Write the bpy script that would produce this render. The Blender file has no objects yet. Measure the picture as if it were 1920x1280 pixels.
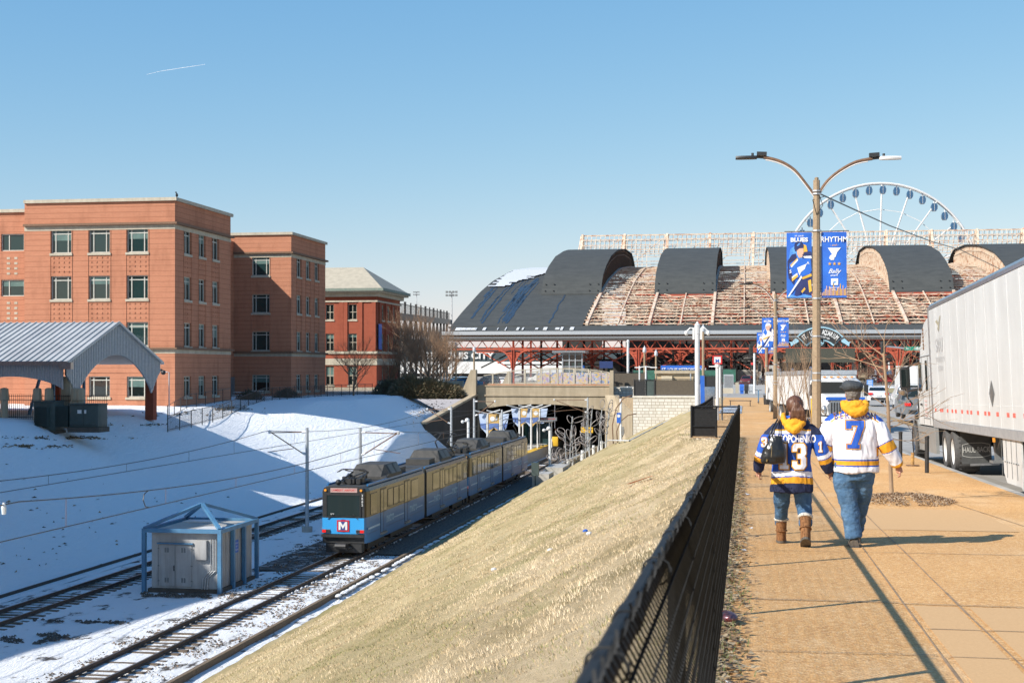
import bpy, bmesh, math, random
from mathutils import Vector, Matrix, noise
import numpy as np
SC = bpy.context.scene
COL = SC.collection
R = math.radians
V = Vector
# ---------------------------------------------------------------- camera
ANG = math.atan(440/2667); SA, CA = math.sin(ANG), math.cos(ANG); F = 2666.67
cam = bpy.data.cameras.new('camera'); camo = bpy.data.objects.new('camera', cam); COL.objects.link(camo)
cam.lens = 50; cam.sensor_width = 36; cam.shift_y = 50/1920; cam.clip_start = .1; cam.clip_end = 20000
camo.location = (0, 0, 0); camo.rotation_euler = (R(90), 0, ANG)
cam.dof.use_dof = True; cam.dof.focus_distance = 28; cam.dof.aperture_fstop = 8
SC.camera = camo
# ---------------------------------------------------------------- light
SUN_AZ = R(42); SUN_EL = R(35.5)      # shadows fall towards +X +Y
sv = V((-math.cos(SUN_AZ)*math.cos(SUN_EL), -math.sin(SUN_AZ)*math.cos(SUN_EL), math.sin(SUN_EL)))
w = bpy.data.worlds.new('World'); SC.world = w; w.use_nodes = True
nt = w.node_tree; bg = nt.nodes['Background']; sky = nt.nodes.new('ShaderNodeTexSky')
sky.sky_type = 'NISHITA'; sky.sun_disc = False; sky.sun_elevation = SUN_EL
sky.sun_rotation = math.atan2(sv.x, sv.y); sky.altitude = 100; sky.air_density = 1.0; sky.dust_density = .35; sky.ozone_density = 1.5
sp0 = nt.nodes.new('ShaderNodeSeparateColor'); cb0 = nt.nodes.new('ShaderNodeCombineColor'); nt.links.new(sky.outputs[0], sp0.inputs[0])
for i_, (g_, k_) in enumerate(((1.15, .485), (.71, 1.02), (.36, 2.12))):      # colour balance of the clear winter sky
    pw = nt.nodes.new('ShaderNodeMath'); pw.operation = 'POWER'; pw.inputs[1].default_value = g_; ml = nt.nodes.new('ShaderNodeMath'); ml.operation = 'MULTIPLY'; ml.inputs[1].default_value = k_
    nt.links.new(sp0.outputs[i_], pw.inputs[0]); nt.links.new(pw.outputs[0], ml.inputs[0]); nt.links.new(ml.outputs[0], cb0.inputs[i_])
nt.links.new(cb0.outputs[0], bg.inputs[0]); bg.inputs[1].default_value = .14
sl = bpy.data.lights.new('sun', 'SUN'); sl.energy = 5.0; sl.angle = R(.5); sl.color = (1, .95, .87)
so = bpy.data.objects.new('sun', sl); COL.objects.link(so); so.rotation_euler = sv.to_track_quat('Z', 'Y').to_euler()
SC.view_settings.view_transform = 'Standard'; SC.view_settings.look = 'None'; SC.view_settings.exposure = .54; SC.view_settings.gamma = 1
SC.cycles.max_bounces = 6; SC.cycles.transparent_max_bounces = 12
# ---------------------------------------------------------------- pixel helpers (1920 x 1280 photograph)
def W(x, y, d):
    r = (x-960)/F*d; return V((r*CA-d*SA, r*SA+d*CA, (690-y)/F*d))
def fx(x): return (x-960)/F*CA-SA
def fy(x): return (x-960)/F*SA+CA
def WX(x, y, X): return W(x, y, X/fx(x))
def WY(x, y, Y): return W(x, y, Y/fy(x))
def WZ(x, y, Z): return W(x, y, Z*F/(690-y))
def ss(a, b, t):
    t = min(1, max(0, (t-a)/(b-a))); return t*t*(3-2*t)
def lerp(a, b, t): return a+(b-a)*t
def zs(Y):                            # street level below the eye
    if Y < 62: return -1.65-.0197*Y
    return -2.871-.229*(1-math.exp(-(Y-62)*.086))
def interp(pts, t):
    if t <= pts[0][0]: return pts[0][1]
    for (a, va), (b, vb) in zip(pts, pts[1:]):
        if t <= b: return va+(vb-va)*(t-a)/(b-a)
    return pts[-1][1]
# ---------------------------------------------------------------- materials
def nodes(name):
    m = bpy.data.materials.new(name); m.use_nodes = True; n = m.node_tree
    return m, n, n.nodes['Principled BSDF']
def c4(c): return (c[0], c[1], c[2], 1)
def N(n, t, **k):
    o = n.nodes.new(t)
    for a, b in k.items():
        if a.startswith('i_'): o.inputs[int(a[2:])].default_value = b
        else: setattr(o, a, b)
    return o
def L(n, a, b): n.links.new(a, b)
def ramp(n, fac, stops):
    r = N(n, 'ShaderNodeValToRGB'); e = r.color_ramp.elements
    e[0].position, e[0].color = stops[0][0], c4(stops[0][1]); e[1].position, e[1].color = stops[-1][0], c4(stops[-1][1])
    for p, c in stops[1:-1]: x = e.new(p); x.color = c4(c)
    L(n, fac, r.inputs[0]); return r.outputs[0]
def mixc(n, f, a, b, mode='MIX'):
    m = N(n, 'ShaderNodeMix', data_type='RGBA', blend_type=mode)
    for s, v in ((0, f), (6, a), (7, b)):
        if hasattr(v, 'is_output'): L(n, v, m.inputs[s])
        else: m.inputs[s].default_value = v if s == 0 else c4(v)
    return m.outputs[2]
def math_(n, op, a, b=0, c=None):
    m = N(n, 'ShaderNodeMath', operation=op)
    for s, v in ((0, a), (1, b)) + (((2, c),) if c is not None else ()):
        if hasattr(v, 'is_output'): L(n, v, m.inputs[s])
        else: m.inputs[s].default_value = v
    return m.outputs[0]
def pos(n, sc=(1, 1, 1), obj=False):
    g = N(n, 'ShaderNodeTexCoord') if obj else N(n, 'ShaderNodeNewGeometry')
    mp = N(n, 'ShaderNodeMapping'); L(n, g.outputs['Object' if obj else 'Position'], mp.inputs[0]); mp.inputs[3].default_value = sc
    return mp.outputs[0]
def noi(n, vec, scale, detail=4, rough=.6):
    t = N(n, 'ShaderNodeTexNoise'); t.inputs['Scale'].default_value = scale; t.inputs['Detail'].default_value = detail
    t.inputs['Roughness'].default_value = rough; L(n, vec, t.inputs['Vector']); return t.outputs[0]
def bump(n, b, h, s, dist=.02):
    u = N(n, 'ShaderNodeBump'); u.inputs[0].default_value = s; u.inputs[1].default_value = dist
    L(n, h, u.inputs['Height']); L(n, u.outputs[0], b.inputs['Normal'])
def M(name, c1, c2=None, scale=4, rough=.7, metal=0, bm=0, bs=40, sc=(1, 1, 1), emit=0, lo=.35, hi=.65, obj=False, spec=.5):
    m, n, b = nodes(name); p = pos(n, sc, obj)
    if c2 is None: c2 = tuple(x*.82 for x in c1)
    col = ramp(n, noi(n, p, scale), [(lo, c1), (hi, c2)]); L(n, col, b.inputs['Base Color'])
    b.inputs['Roughness'].default_value = rough; b.inputs['Metallic'].default_value = metal
    b.inputs['Specular IOR Level'].default_value = spec
    if bm: bump(n, b, noi(n, p, bs), bm)
    if emit: L(n, col, b.inputs['Emission Color']); b.inputs['Emission Strength'].default_value = emit
    return m
def glass(name, c, rough=.03):
    m, n, b = nodes(name); p = pos(n); b.inputs['Base Color'].default_value = c4(c); b.inputs['Roughness'].default_value = rough
    b.inputs['Specular IOR Level'].default_value = .6
    bump(n, b, noi(n, p, .7, 2), .12, .05); return m
def streaky(name, c1, c2, rough=.8, vs=.25, hs=3, bm=.1, spec=.25):          # vertical streaks of dirt
    m, n, b = nodes(name); p = pos(n, (hs, hs, vs)); q = pos(n)
    a = ramp(n, noi(n, p, 1, 5), [(.35, c1), (.7, c2)])
    k = mixc(n, .35, a, ramp(n, noi(n, q, .8, 6), [(.35, c2), (.65, c1)])); L(n, k, b.inputs['Base Color'])
    b.inputs['Roughness'].default_value = rough; b.inputs['Specular IOR Level'].default_value = spec; bump(n, b, noi(n, q, 30), bm); return m
def brickmat(name, c1, c2, mortar, groove=0, bw=.22, bh=.075):
    m, n, b = nodes(name); g = N(n, 'ShaderNodeNewGeometry'); s = N(n, 'ShaderNodeSeparateXYZ'); L(n, g.outputs['Position'], s.inputs[0])
    u = math_(n, 'ADD', s.outputs[0], s.outputs[1]); cb = N(n, 'ShaderNodeCombineXYZ'); L(n, u, cb.inputs[0]); L(n, s.outputs[2], cb.inputs[1])
    t = N(n, 'ShaderNodeTexBrick'); L(n, cb.outputs[0], t.inputs[0]); t.inputs['Color1'].default_value = c4(c1); t.inputs['Color2'].default_value = c4(c2)
    t.inputs['Mortar'].default_value = c4(mortar); t.inputs['Scale'].default_value = 1; t.inputs['Brick Width'].default_value = bw
    t.inputs['Row Height'].default_value = bh; t.inputs['Mortar Size'].default_value = .008
    col = mixc(n, .55, t.outputs[0], ramp(n, noi(n, pos(n, (1, 1, 6)), .5, 6), [(.3, c1), (.7, c2)]))
    if groove:
        f = math_(n, 'FRACT', math_(n, 'DIVIDE', s.outputs[2], groove)); k = math_(n, 'LESS_THAN', f, .09)
        col = mixc(n, math_(n, 'MULTIPLY', k, .6), col, tuple(x*.35 for x in c1))
    col = mixc(n, ramp(n, noi(n, pos(n, (.9, .9, .22)), .8, 7, .7), [(.5, (0, 0, 0)), (.72, (.42, .42, .42))]), col, tuple(x*.5 for x in c2))
    L(n, col, b.inputs['Base Color']); b.inputs['Roughness'].default_value = .9; b.inputs['Specular IOR Level'].default_value = .12; return m
MT = {}
MT['brick'] = brickmat('orange_brick', (.47, .20, .117), (.385, .155, .09), (.42, .28, .19), .49)
MT['brick_red'] = brickmat('red_brick', (.31, .08, .045), (.25, .06, .035), (.28, .15, .1))
MT['limestone'] = streaky('limestone', (.48, .43, .34), (.33, .29, .22))
MT['conc'] = streaky('concrete_warm', (.42, .35, .25), (.27, .22, .15), hs=1.3, vs=.2)
MT['conc_dark'] = streaky('concrete_stained_shaded', (.1, .085, .07), (.06, .05, .042))
MT['conc_grey'] = M('concrete_grey', (.42, .4, .36), (.33, .31, .28), 3, bm=.1)
MT['white'] = M('white_paint', (.66, .66, .65), (.58, .58, .57), 2, .4)
MT['whitet'] = streaky('trailer_white', (.6, .615, .61), (.47, .475, .465), .4, .22, 1.6, .03)
MT['galv'] = M('galvanised', (.5, .52, .53), (.4, .42, .44), 8, .45, .5)
MT['alu'] = M('aluminium', (.5, .5, .5), (.35, .35, .35), 10, .3, .85)
MT['greyp'] = M('grey_plastic', (.17, .18, .18), (.13, .135, .14), 6, .5)
MT['black'] = M('black_paint', (.018, .018, .019), (.03, .03, .03), 8, .45)
MT['vinyl'] = M('black_vinyl', (.008, .009, .01), (.016, .017, .018), 20, .65, spec=.25)
MT['rubber'] = M('rubber', (.05, .05, .05), (.075, .072, .07), 20, .8, bm=.2, bs=60)
MT['membrane'] = streaky('roof_membrane', (.07, .074, .072), (.046, .05, .05), .85, 3, .3, .1, .2)
MT['cream_steel'] = M('peeling_cream_steel', (.62, .5, .38), (.36, .17, .09), .9, .8, lo=.48, hi=.65)
MT['red_steel'] = M('red_steel', (.44, .085, .04), (.33, .06, .03), .6, .6)
MT['rust'] = M('rusty_steel', (.2, .11, .06), (.12, .07, .045), 12, .8)
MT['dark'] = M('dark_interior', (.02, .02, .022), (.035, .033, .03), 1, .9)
MT['wood'] = M('weathered_timber', (.13, .09, .055), (.2, .15, .1), 6, .9, sc=(6, 1, 6), bm=.3)
MT['tie'] = M('timber_tie', (.09, .065, .045), (.16, .12, .085), 5, .9, bm=.3)
MT['rail'] = M('rail_steel', (.055, .038, .028), (.09, .06, .045), 8, .7)
MT['railtop'] = M('rail_head', (.3, .28, .26), (.2, .18, .16), 3, .35, .8)
MT['glassd'] = glass('window_glass', (.008, .014, .014))
MT['glassg'] = glass('green_window_glass', (.012, .035, .035))
MT['winframe'] = M('window_frame_grey', (.48, .48, .42), (.4, .4, .36), 3, .5)
MT['asphalt'] = M('road_surface', (.36, .335, .3), (.28, .26, .235), .6, .9, bm=.2, bs=80)
MT['roadc'] = M('gutter_concrete', (.3, .27, .23), (.23, .21, .18), 1.2, .9, bm=.15)
MT['yellowline'] = M('yellow_marking', (.55, .3, .05), (.4, .25, .08), 3)
MT['whiteline'] = M('white_marking', (.6, .58, .54), (.4, .38, .35), 3)
MT['pole'] = M('tan_concrete_pole', (.33, .24, .15), (.26, .19, .12), 14, .85, bm=.1)
MT['bark'] = M('bark', (.22, .15, .1), (.13, .09, .06), 8, .9)
MT['bark_dark'] = M('dark_bark', (.075, .055, .045), (.12, .085, .06), 3, .9)
MT['twig'] = M('pale_twig', (.34, .23, .14), (.2, .13, .08), 2, .9)
MT['mulch'] = M('wood_mulch', (.16, .09, .05), (.3, .2, .12), 40, .95, bm=.5, bs=60)
MT['blueframe'] = M('blue_steel', (.075, .21, .35), (.06, .15, .26), 2, .5)
MT['shedmetal'] = streaky('weathered_metal', (.42, .42, .42), (.25, .24, .23), .6)
MT['metroof'] = M('pale_metal_roof', (.55, .55, .53), (.45, .45, .44), .5, .45, .3)
MT['greybox'] = M('green_grey_cabinet', (.04, .06, .055), (.055, .075, .07), 2, .6)
MT['gold'] = M('gold_cloth', (.72, .33, .012), (.6, .26, .01), 9, .85, obj=True)
MT['yellow'] = M('yellow_paint', (.75, .45, .03), (.65, .38, .03), 3, .5)
MT['blue'] = M('royal_blue_cloth', (.012, .085, .42), (.01, .06, .33), 9, .8, obj=True)
MT['navy'] = M('navy_cloth', (.008, .012, .04), (.012, .018, .055), 9, .85, obj=True)
MT['whitec'] = M('white_cloth', (.78, .75, .77), (.72, .69, .71), 5, .85, obj=True)
MT['red'] = M('red_paint', (.55, .02, .02), (.45, .02, .02), 3, .4)
MT['signgreen'] = M('sign_green', (.0, .22, .14), None, 3, .5)
MT['signblue'] = M('sign_blue', (.02, .12, .5), None, 3, .5)
MT['orange'] = M('orange_lamp', (.8, .3, .02), None, 3, .4)
MT['skin'] = M('skin', (.5, .26, .17), (.43, .2, .13), 20, .6, obj=True)
MT['blind'] = M('window_blind', (.1, .17, .15), (.06, .11, .1), 1, .4)
# snow
def snowmat(name, dirt, lo, hi, sc=(1, 1, 1), s=1.2, base=(.9, .91, .92)):
    m, n, b = nodes(name); p = pos(n, sc); q = pos(n)
    k = ramp(n, noi(n, p, s, 9, .68), [(lo, (0, 0, 0)), (hi, (1, 1, 1))])
    d = ramp(n, noi(n, q, 9, 5), [(.35, dirt), (.65, tuple(x*2 for x in dirt))])
    L(n, mixc(n, k, base, d), b.inputs['Base Color']); b.inputs['Roughness'].default_value = .75
    h = math_(n, 'ADD', noi(n, pos(n, (2.2, .5, 2.2)), 2.2, 9, .75), math_(n, 'MULTIPLY', k, -.4)); bump(n, b, h, .9, .3)
    return m
MT['snow'] = snowmat('slope_snow', (.2, .14, .07), .73, .78)
MT['snowthin'] = snowmat('patchy_snow', (.2, .14, .07), .56, .64, (.35, 1, 1), .9)
MT['snowtrack'] = snowmat('track_bed_snow', (.055, .045, .038), .57, .64, (1, .5, 1), 1.1)
MT['ballast'] = M('ballast', (.02, .018, .016), (.17, .145, .12), 9, .95, bm=.8, bs=18)
# grass
m, n, b = nodes('straw_turf'); q = pos(n)
c = ramp(n, noi(n, pos(n, (1, .55, 1)), .55, 9, .7), [(.34, (.27, .22, .11)), (.46, (.47, .37, .22)), (.56, (.62, .49, .31)), (.7, (.7, .57, .38))])
c = mixc(n, ramp(n, noi(n, q, 14, 6, .75), [(.3, (0, 0, 0)), (.75, (1, 1, 1))]), mixc(n, .45, c, (.2, .13, .06)), c)
c = mixc(n, ramp(n, noi(n, pos(n, (1, .7, 1)), .33, 5, .6), [(.6, (0, 0, 0)), (.72, (.5, .5, .5))]), c, (.22, .24, .07))
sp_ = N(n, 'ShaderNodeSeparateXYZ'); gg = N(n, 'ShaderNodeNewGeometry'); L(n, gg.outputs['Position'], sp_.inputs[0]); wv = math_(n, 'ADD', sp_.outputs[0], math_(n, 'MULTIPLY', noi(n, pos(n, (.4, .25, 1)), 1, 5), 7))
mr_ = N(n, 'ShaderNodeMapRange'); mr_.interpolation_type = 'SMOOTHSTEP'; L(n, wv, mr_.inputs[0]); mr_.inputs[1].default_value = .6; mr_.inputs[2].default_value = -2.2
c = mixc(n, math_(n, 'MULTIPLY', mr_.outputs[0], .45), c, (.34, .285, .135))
L(n, c, b.inputs['Base Color']); b.inputs['Roughness'].default_value = .95; b.inputs['Specular IOR Level'].default_value = .1
bump(n, b, noi(n, q, 11, 8, .8), .9, .06); MT['turf'] = m
m, n, b = nodes('straw_blades'); at = N(n, 'ShaderNodeAttribute', attribute_name='shade')
L(n, ramp(n, at.outputs['Fac'], [(0, (.26, .26, .11)), (.12, (.42, .31, .18)), (.5, (.58, .46, .29)), (1, (.7, .58, .41))]), b.inputs['Base Color'])
b.inputs['Roughness'].default_value = .9; b.inputs['Specular IOR Level'].default_value = .1; MT['blades'] = m
# exposed aggregate paving
m, n, b = nodes('exposed_aggregate'); q = pos(n)
v = N(n, 'ShaderNodeTexVoronoi'); v.inputs['Scale'].default_value = 55; L(n, q, v.inputs['Vector'])
sp = N(n, 'ShaderNodeSeparateColor'); L(n, v.outputs['Color'], sp.inputs[0])
c = ramp(n, sp.outputs[0], [(0, (.3, .13, .045)), (.35, (.52, .27, .09)), (.7, (.62, .36, .135)), (1, (.8, .58, .33))])
c = mixc(n, .5, c, ramp(n, noi(n, q, .7, 8, .65), [(.35, (.6, .33, .12)), (.65, (.47, .25, .085))]))
c = mixc(n, ramp(n, noi(n, pos(n, (1, .6, 1)), 1.7, 9, .7), [(.64, (0, 0, 0)), (.8, (.3, .3, .3))]), c, (.2, .12, .06))
c = mixc(n, ramp(n, noi(n, pos(n, (.8, .35, 1)), .9, 8, .65), [(.52, (0, 0, 0)), (.7, (.4, .4, .4))]), c, (.68, .5, .3))
L(n, c, b.inputs['Base Color']); b.inputs['Roughness'].default_value = .85; bump(n, b, v.outputs['Distance'], .5, .01); MT['agg'] = m
MT['aggpale'] = M('worn_tan_concrete', (.56, .345, .16), (.5, .3, .135), 40, .85, bm=.15, lo=.25, hi=.75)
# white split-face block wall
m, n, b = nodes('white_block'); g = N(n, 'ShaderNodeNewGeometry'); s = N(n, 'ShaderNodeSeparateXYZ'); L(n, g.outputs['Position'], s.inputs[0])
cb = N(n, 'ShaderNodeCombineXYZ'); L(n, math_(n, 'ADD', s.outputs[0], s.outputs[1]), cb.inputs[0]); L(n, s.outputs[2], cb.inputs[1])
t = N(n, 'ShaderNodeTexBrick'); L(n, cb.outputs[0], t.inputs[0]); t.offset = .37; t.squash = .62; t.squash_frequency = 3
t.inputs['Color1'].default_value = (.6, .58, .53, 1); t.inputs['Color2'].default_value = (.5, .475, .42, 1); t.inputs['Mortar'].default_value = (.3, .25, .19, 1)
t.inputs['Scale'].default_value = 1; t.inputs['Brick Width'].default_value = .72; t.inputs['Row Height'].default_value = .34; t.inputs['Mortar Size'].default_value = .028
L(n, t.outputs[0], b.inputs['Base Color']); b.inputs['Roughness'].default_value = .9; bump(n, b, noi(n, pos(n), 5), .4, .05); MT['block'] = m
# train paints
m, n, b = nodes('train_blue_shaded'); b.inputs['Base Color'].default_value = (.013, .125, .31, 1); b.inputs['Roughness'].default_value = .45  # the nose blue darkened, shade of the sides put into the colour
b.inputs['Coat Weight'].default_value = .1; bump(n, b, noi(n, pos(n), 1.2, 2), .05, .05); MT['tblue'] = m
m, n, b = nodes('train_bronze_band'); b.inputs['Base Color'].default_value = (.035, .028, .02, 1); b.inputs['Roughness'].default_value = .2
b.inputs['Metallic'].default_value = .6; bump(n, b, noi(n, pos(n), .9, 2), .12, .05); MT['tbronze'] = m
m, n, b = nodes('train_window'); b.inputs['Base Color'].default_value = (.06, .052, .04, 1); b.inputs['Roughness'].default_value = .06
b.inputs['Metallic'].default_value = .7; bump(n, b, noi(n, pos(n), 1.4, 2), .1, .05); MT['twin'] = m
MT['troof'] = M('train_roof', (.035, .035, .033), (.055, .052, .048), 3, .7)
m, n, b = nodes('denim'); q = pos(n, (1, 1, 1), True)
L(n, ramp(n, noi(n, q, 9, 6, .7), [(.3, (.03, .075, .145)), (.5, (.055, .125, .225)), (.75, (.12, .21, .32))]), b.inputs['Base Color'])
b.inputs['Roughness'].default_value = .9; bump(n, b, noi(n, pos(n, (1, 1, .7), True), 14, 4), .6, .02); MT['denim'] = m
# ---------------------------------------------------------------- mesh builder
class MB:
    def __init__(s): s.v = []; s.f = []; s.m = []
    def add(s, vs, fs, m=0):
        o = len(s.v); s.v += [tuple(x) for x in vs]; s.f += [tuple(i+o for i in f) for f in fs]; s.m += [m]*len(fs); return s
    def box(s, x0, x1, y0, y1, z0, z1, m=0):
        v = [(x, y, z) for x in (x0, x1) for y in (y0, y1) for z in (z0, z1)]
        return s.add(v, [(0, 1, 3, 2), (4, 6, 7, 5), (0, 4, 5, 1), (2, 3, 7, 6), (0, 2, 6, 4), (1, 5, 7, 3)], m)
    def cbox(s, c, sz, m=0, rot=None):
        v = [V((x*sz[0]/2, y*sz[1]/2, z*sz[2]/2)) for x in (-1, 1) for y in (-1, 1) for z in (-1, 1)]
        if rot is not None: v = [rot @ p for p in v]
        return s.add([p+V(c) for p in v], [(0, 1, 3, 2), (4, 6, 7, 5), (0, 4, 5, 1), (2, 3, 7, 6), (0, 2, 6, 4), (1, 5, 7, 3)], m)
    def beam(s, p, q, w, h=None, m=0):
        p, q = V(p), V(q); d = q-p; l = d.length
        if l < 1e-6: return s
        h = h or w; d /= l; up = V((0, 0, 1)) if abs(d.z) < .95 else V((0, 1, 0)); a = d.cross(up).normalized(); b = a.cross(d)
        v = [e+a*i*w/2+b*j*h/2 for e in (p, q) for i, j in ((-1, -1), (1, -1), (1, 1), (-1, 1))]
        return s.add(v, [(0, 3, 2, 1), (4, 5, 6, 7), (0, 1, 5, 4), (1, 2, 6, 5), (2, 3, 7, 6), (3, 0, 4, 7)], m)
    def tube(s, pts, r, n=8, m=0, caps=True):
        pts = [V(p) for p in pts]; k = len(pts); rs = r if isinstance(r, (list, tuple)) else [r]*k
        vs = []; a = None
        for i, p in enumerate(pts):
            d = (pts[min(i+1, k-1)]-pts[max(i-1, 0)])
            d = d.normalized() if d.length > 1e-9 else V((0, 0, 1))
            if a is None: a = d.orthogonal().normalized()
            a = (a-d*a.dot(d)); a = a.normalized() if a.length > 1e-6 else d.orthogonal().normalized()
            b = d.cross(a)
            vs += [p+(a*math.cos(t)+b*math.sin(t))*rs[i] for t in [2*math.pi*j/n for j in range(n)]]
        fs = [(i*n+j, i*n+(j+1) % n, (i+1)*n+(j+1) % n, (i+1)*n+j) for i in range(k-1) for j in range(n)]
        if caps: fs += [tuple(range(n-1, -1, -1)), tuple((k-1)*n+j for j in range(n))]
        return s.add(vs, fs, m)
    def loft(s, rings, m=0, caps=True, closed=True):
        n = len(rings[0]); vs = [p for r in rings for p in r]; k = len(rings)
        fs = [(i*n+j, i*n+(j+1) % n, (i+1)*n+(j+1) % n, (i+1)*n+j) for i in range(k-1) for j in range(n if closed else n-1)]
        if caps: fs += [tuple(range(n-1, -1, -1)), tuple((k-1)*n+j for j in range(n))]
        return s.add(vs, fs, m)
    def prism(s, pts, ax, a, b, m=0):          # polygon in the plane across axis ax, pulled from a to b
        def e(p, t): return {'x': (t, p[0], p[1]), 'y': (p[0], t, p[1]), 'z': (p[0], p[1], t)}[ax]
        n = len(pts); v = [e(p, a) for p in pts]+[e(p, b) for p in pts]
        f = [tuple(range(n-1, -1, -1)), tuple(range(n, 2*n))]+[(i, (i+1) % n, n+(i+1) % n, n+i) for i in range(n)]
        return s.add(v, f, m)
    def disc(s, c, r, ax, m=0, n=24, t=.01):
        c = V(c); d = {'x': V((1, 0, 0)), 'y': V((0, 1, 0)), 'z': V((0, 0, 1))}[ax]*t/2; return s.tube([c-d, c+d], r, n, m)
    def ellip(s, c, r, m=0, n=14, k=9, rot=None):
        rings = []
        for i in range(k+1):
            t = math.pi*(i+.02)/(k+.04); z = -math.cos(t); q = math.sin(t)
            ring = [V((q*math.cos(u)*r[0], q*math.sin(u)*r[1], z*r[2])) for u in [2*math.pi*j/n for j in range(n)]]
            if rot is not None: ring = [rot @ p for p in ring]
            rings.append([p+V(c) for p in ring])
        return s.loft(rings, m)
    def grid(s, f, nu, nv, m=0):
        vs = [f(i/nu, j/nv) for i in range(nu+1) for j in range(nv+1)]; w_ = nv+1
        return s.add(vs, [(i*w_+j, (i+1)*w_+j, (i+1)*w_+j+1, i*w_+j+1) for i in range(nu) for j in range(nv)], m)
    def build(s, name, mats, parent=None, smooth=False, fix=True, bev=0):
        me = bpy.data.meshes.new(name); me.from_pydata(s.v, [], s.f)
        for x in (mats if isinstance(mats, (list, tuple)) else [mats]): me.materials.append(MT[x] if isinstance(x, str) else x)
        me.polygons.foreach_set('material_index', s.m)
        if smooth: me.polygons.foreach_set('use_smooth', [True]*len(s.f))
        me.update()
        if fix and len(s.f) < 60000:
            bm = bmesh.new(); bm.from_mesh(me); bmesh.ops.recalc_face_normals(bm, faces=bm.faces)
            if bev: bmesh.ops.bevel(bm, geom=[e for e in bm.edges if len(e.link_faces) == 2 and e.calc_face_angle(0) > .5], offset=bev, segments=2, affect='EDGES', profile=.5)
            bm.to_mesh(me); bm.free()
        o = bpy.data.objects.new(name, me); COL.objects.link(o)
        if parent is not None: o.parent = parent
        if smooth == 'auto' or bev:
            try:
                me.polygons.foreach_set('use_smooth', [True]*len(me.polygons)); me.set_sharp_from_angle(angle=R(35))
            except Exception: pass
        return o
def tag(o, label, cat, group=None, kind=None):
    if label: o['label'] = label
    if cat: o['category'] = cat
    if group: o['group'] = group
    if kind: o['kind'] = kind
    return o
def empty(name, loc, label, cat, group=None, rz=0):
    o = bpy.data.objects.new(name, None); COL.objects.link(o); o.location = loc; o.rotation_euler.z = rz; o.empty_display_size = .2
    return tag(o, label, cat, group)
def struct(o): o['kind'] = 'structure'; return o
def dup(root, loc, rz=None, label=None, group=None, scale=None):
    def cp(o, par):
        c = o.copy(); COL.objects.link(c)
        if par is not None: c.parent = par
        for ch in [k for k in kids.get(o.name, [])]: cp(ch, c)
        return c
    kids = {}
    def walk(o):
        kids[o.name] = list(o.children)
        for ch in o.children: walk(ch)
    walk(root); c = cp(root, None); c.location = loc
    if rz is not None: c.rotation_euler.z = rz
    if scale: c.scale = (scale,)*3
    if label: c['label'] = label
    if group: c['group'] = group
    return c
_tc = {}
def text2d(s, size, bold=0, align='CENTER', shear=0):
    k = (s, bold, align, shear)
    if k not in _tc:
        cu = bpy.data.curves.new('t', 'FONT'); cu.body = s; cu.size = 1; cu.align_x = align; cu.align_y = 'CENTER'; cu.offset = bold; cu.shear = shear; cu.resolution_u = 3
        o = bpy.data.objects.new('t', cu); COL.objects.link(o); bpy.context.view_layer.update()
        me = bpy.data.meshes.new_from_object(o.evaluated_get(bpy.context.evaluated_depsgraph_get()))
        _tc[k] = ([tuple(v.co) for v in me.vertices], [tuple(p.vertices) for p in me.polygons])
        bpy.data.objects.remove(o); bpy.data.curves.remove(cu); bpy.data.meshes.remove(me)
    v, f = _tc[k]; return [(x*size, y*size) for x, y, z in v], f
def put_text(mb, s, size, org, ux, uy, m=0, bold=0, sx=1, shear=0, align='CENTER'):
    v, f = text2d(s, size, bold, align, shear); org, ux, uy = V(org), V(ux), V(uy)
    mb.add([org+ux*x*sx+uy*y for x, y in v], f, m); return mb
# wall with openings: axis 'x' lies across X at Y = c facing -Y, axis 'y' lies across Y at X = c facing +X
def facade(mb, ax, c, a0, a1, z0, z1, holes, depth, m=0, mr=None):
    mr = m if mr is None else mr; us = sorted({a0, a1} | {h[0] for h in holes} | {h[1] for h in holes}); zz = sorted({z0, z1} | {h[2] for h in holes} | {h[3] for h in holes})
    def P(u, z, k=0): return (u, c+k, z) if ax == 'x' else (c-k, u, z)
    for u, v in zip(us, us[1:]):
        for a, b in zip(zz, zz[1:]):
            mu, mz = (u+v)/2, (a+b)/2
            if any(h[0] < mu < h[1] and h[2] < mz < h[3] for h in holes): continue
            mb.add([P(u, a), P(v, a), P(v, b), P(u, b)], [(0, 1, 2, 3)], m)
    for h in holes:
        for p, q in (((h[0], h[2]), (h[1], h[2])), ((h[1], h[2]), (h[1], h[3])), ((h[1], h[3]), (h[0], h[3])), ((h[0], h[3]), (h[0], h[2]))):
            mb.add([P(*p), P(*q), P(*q, depth), P(*p, depth)], [(0, 1, 2, 3)], mr)
WN = [0]
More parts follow.
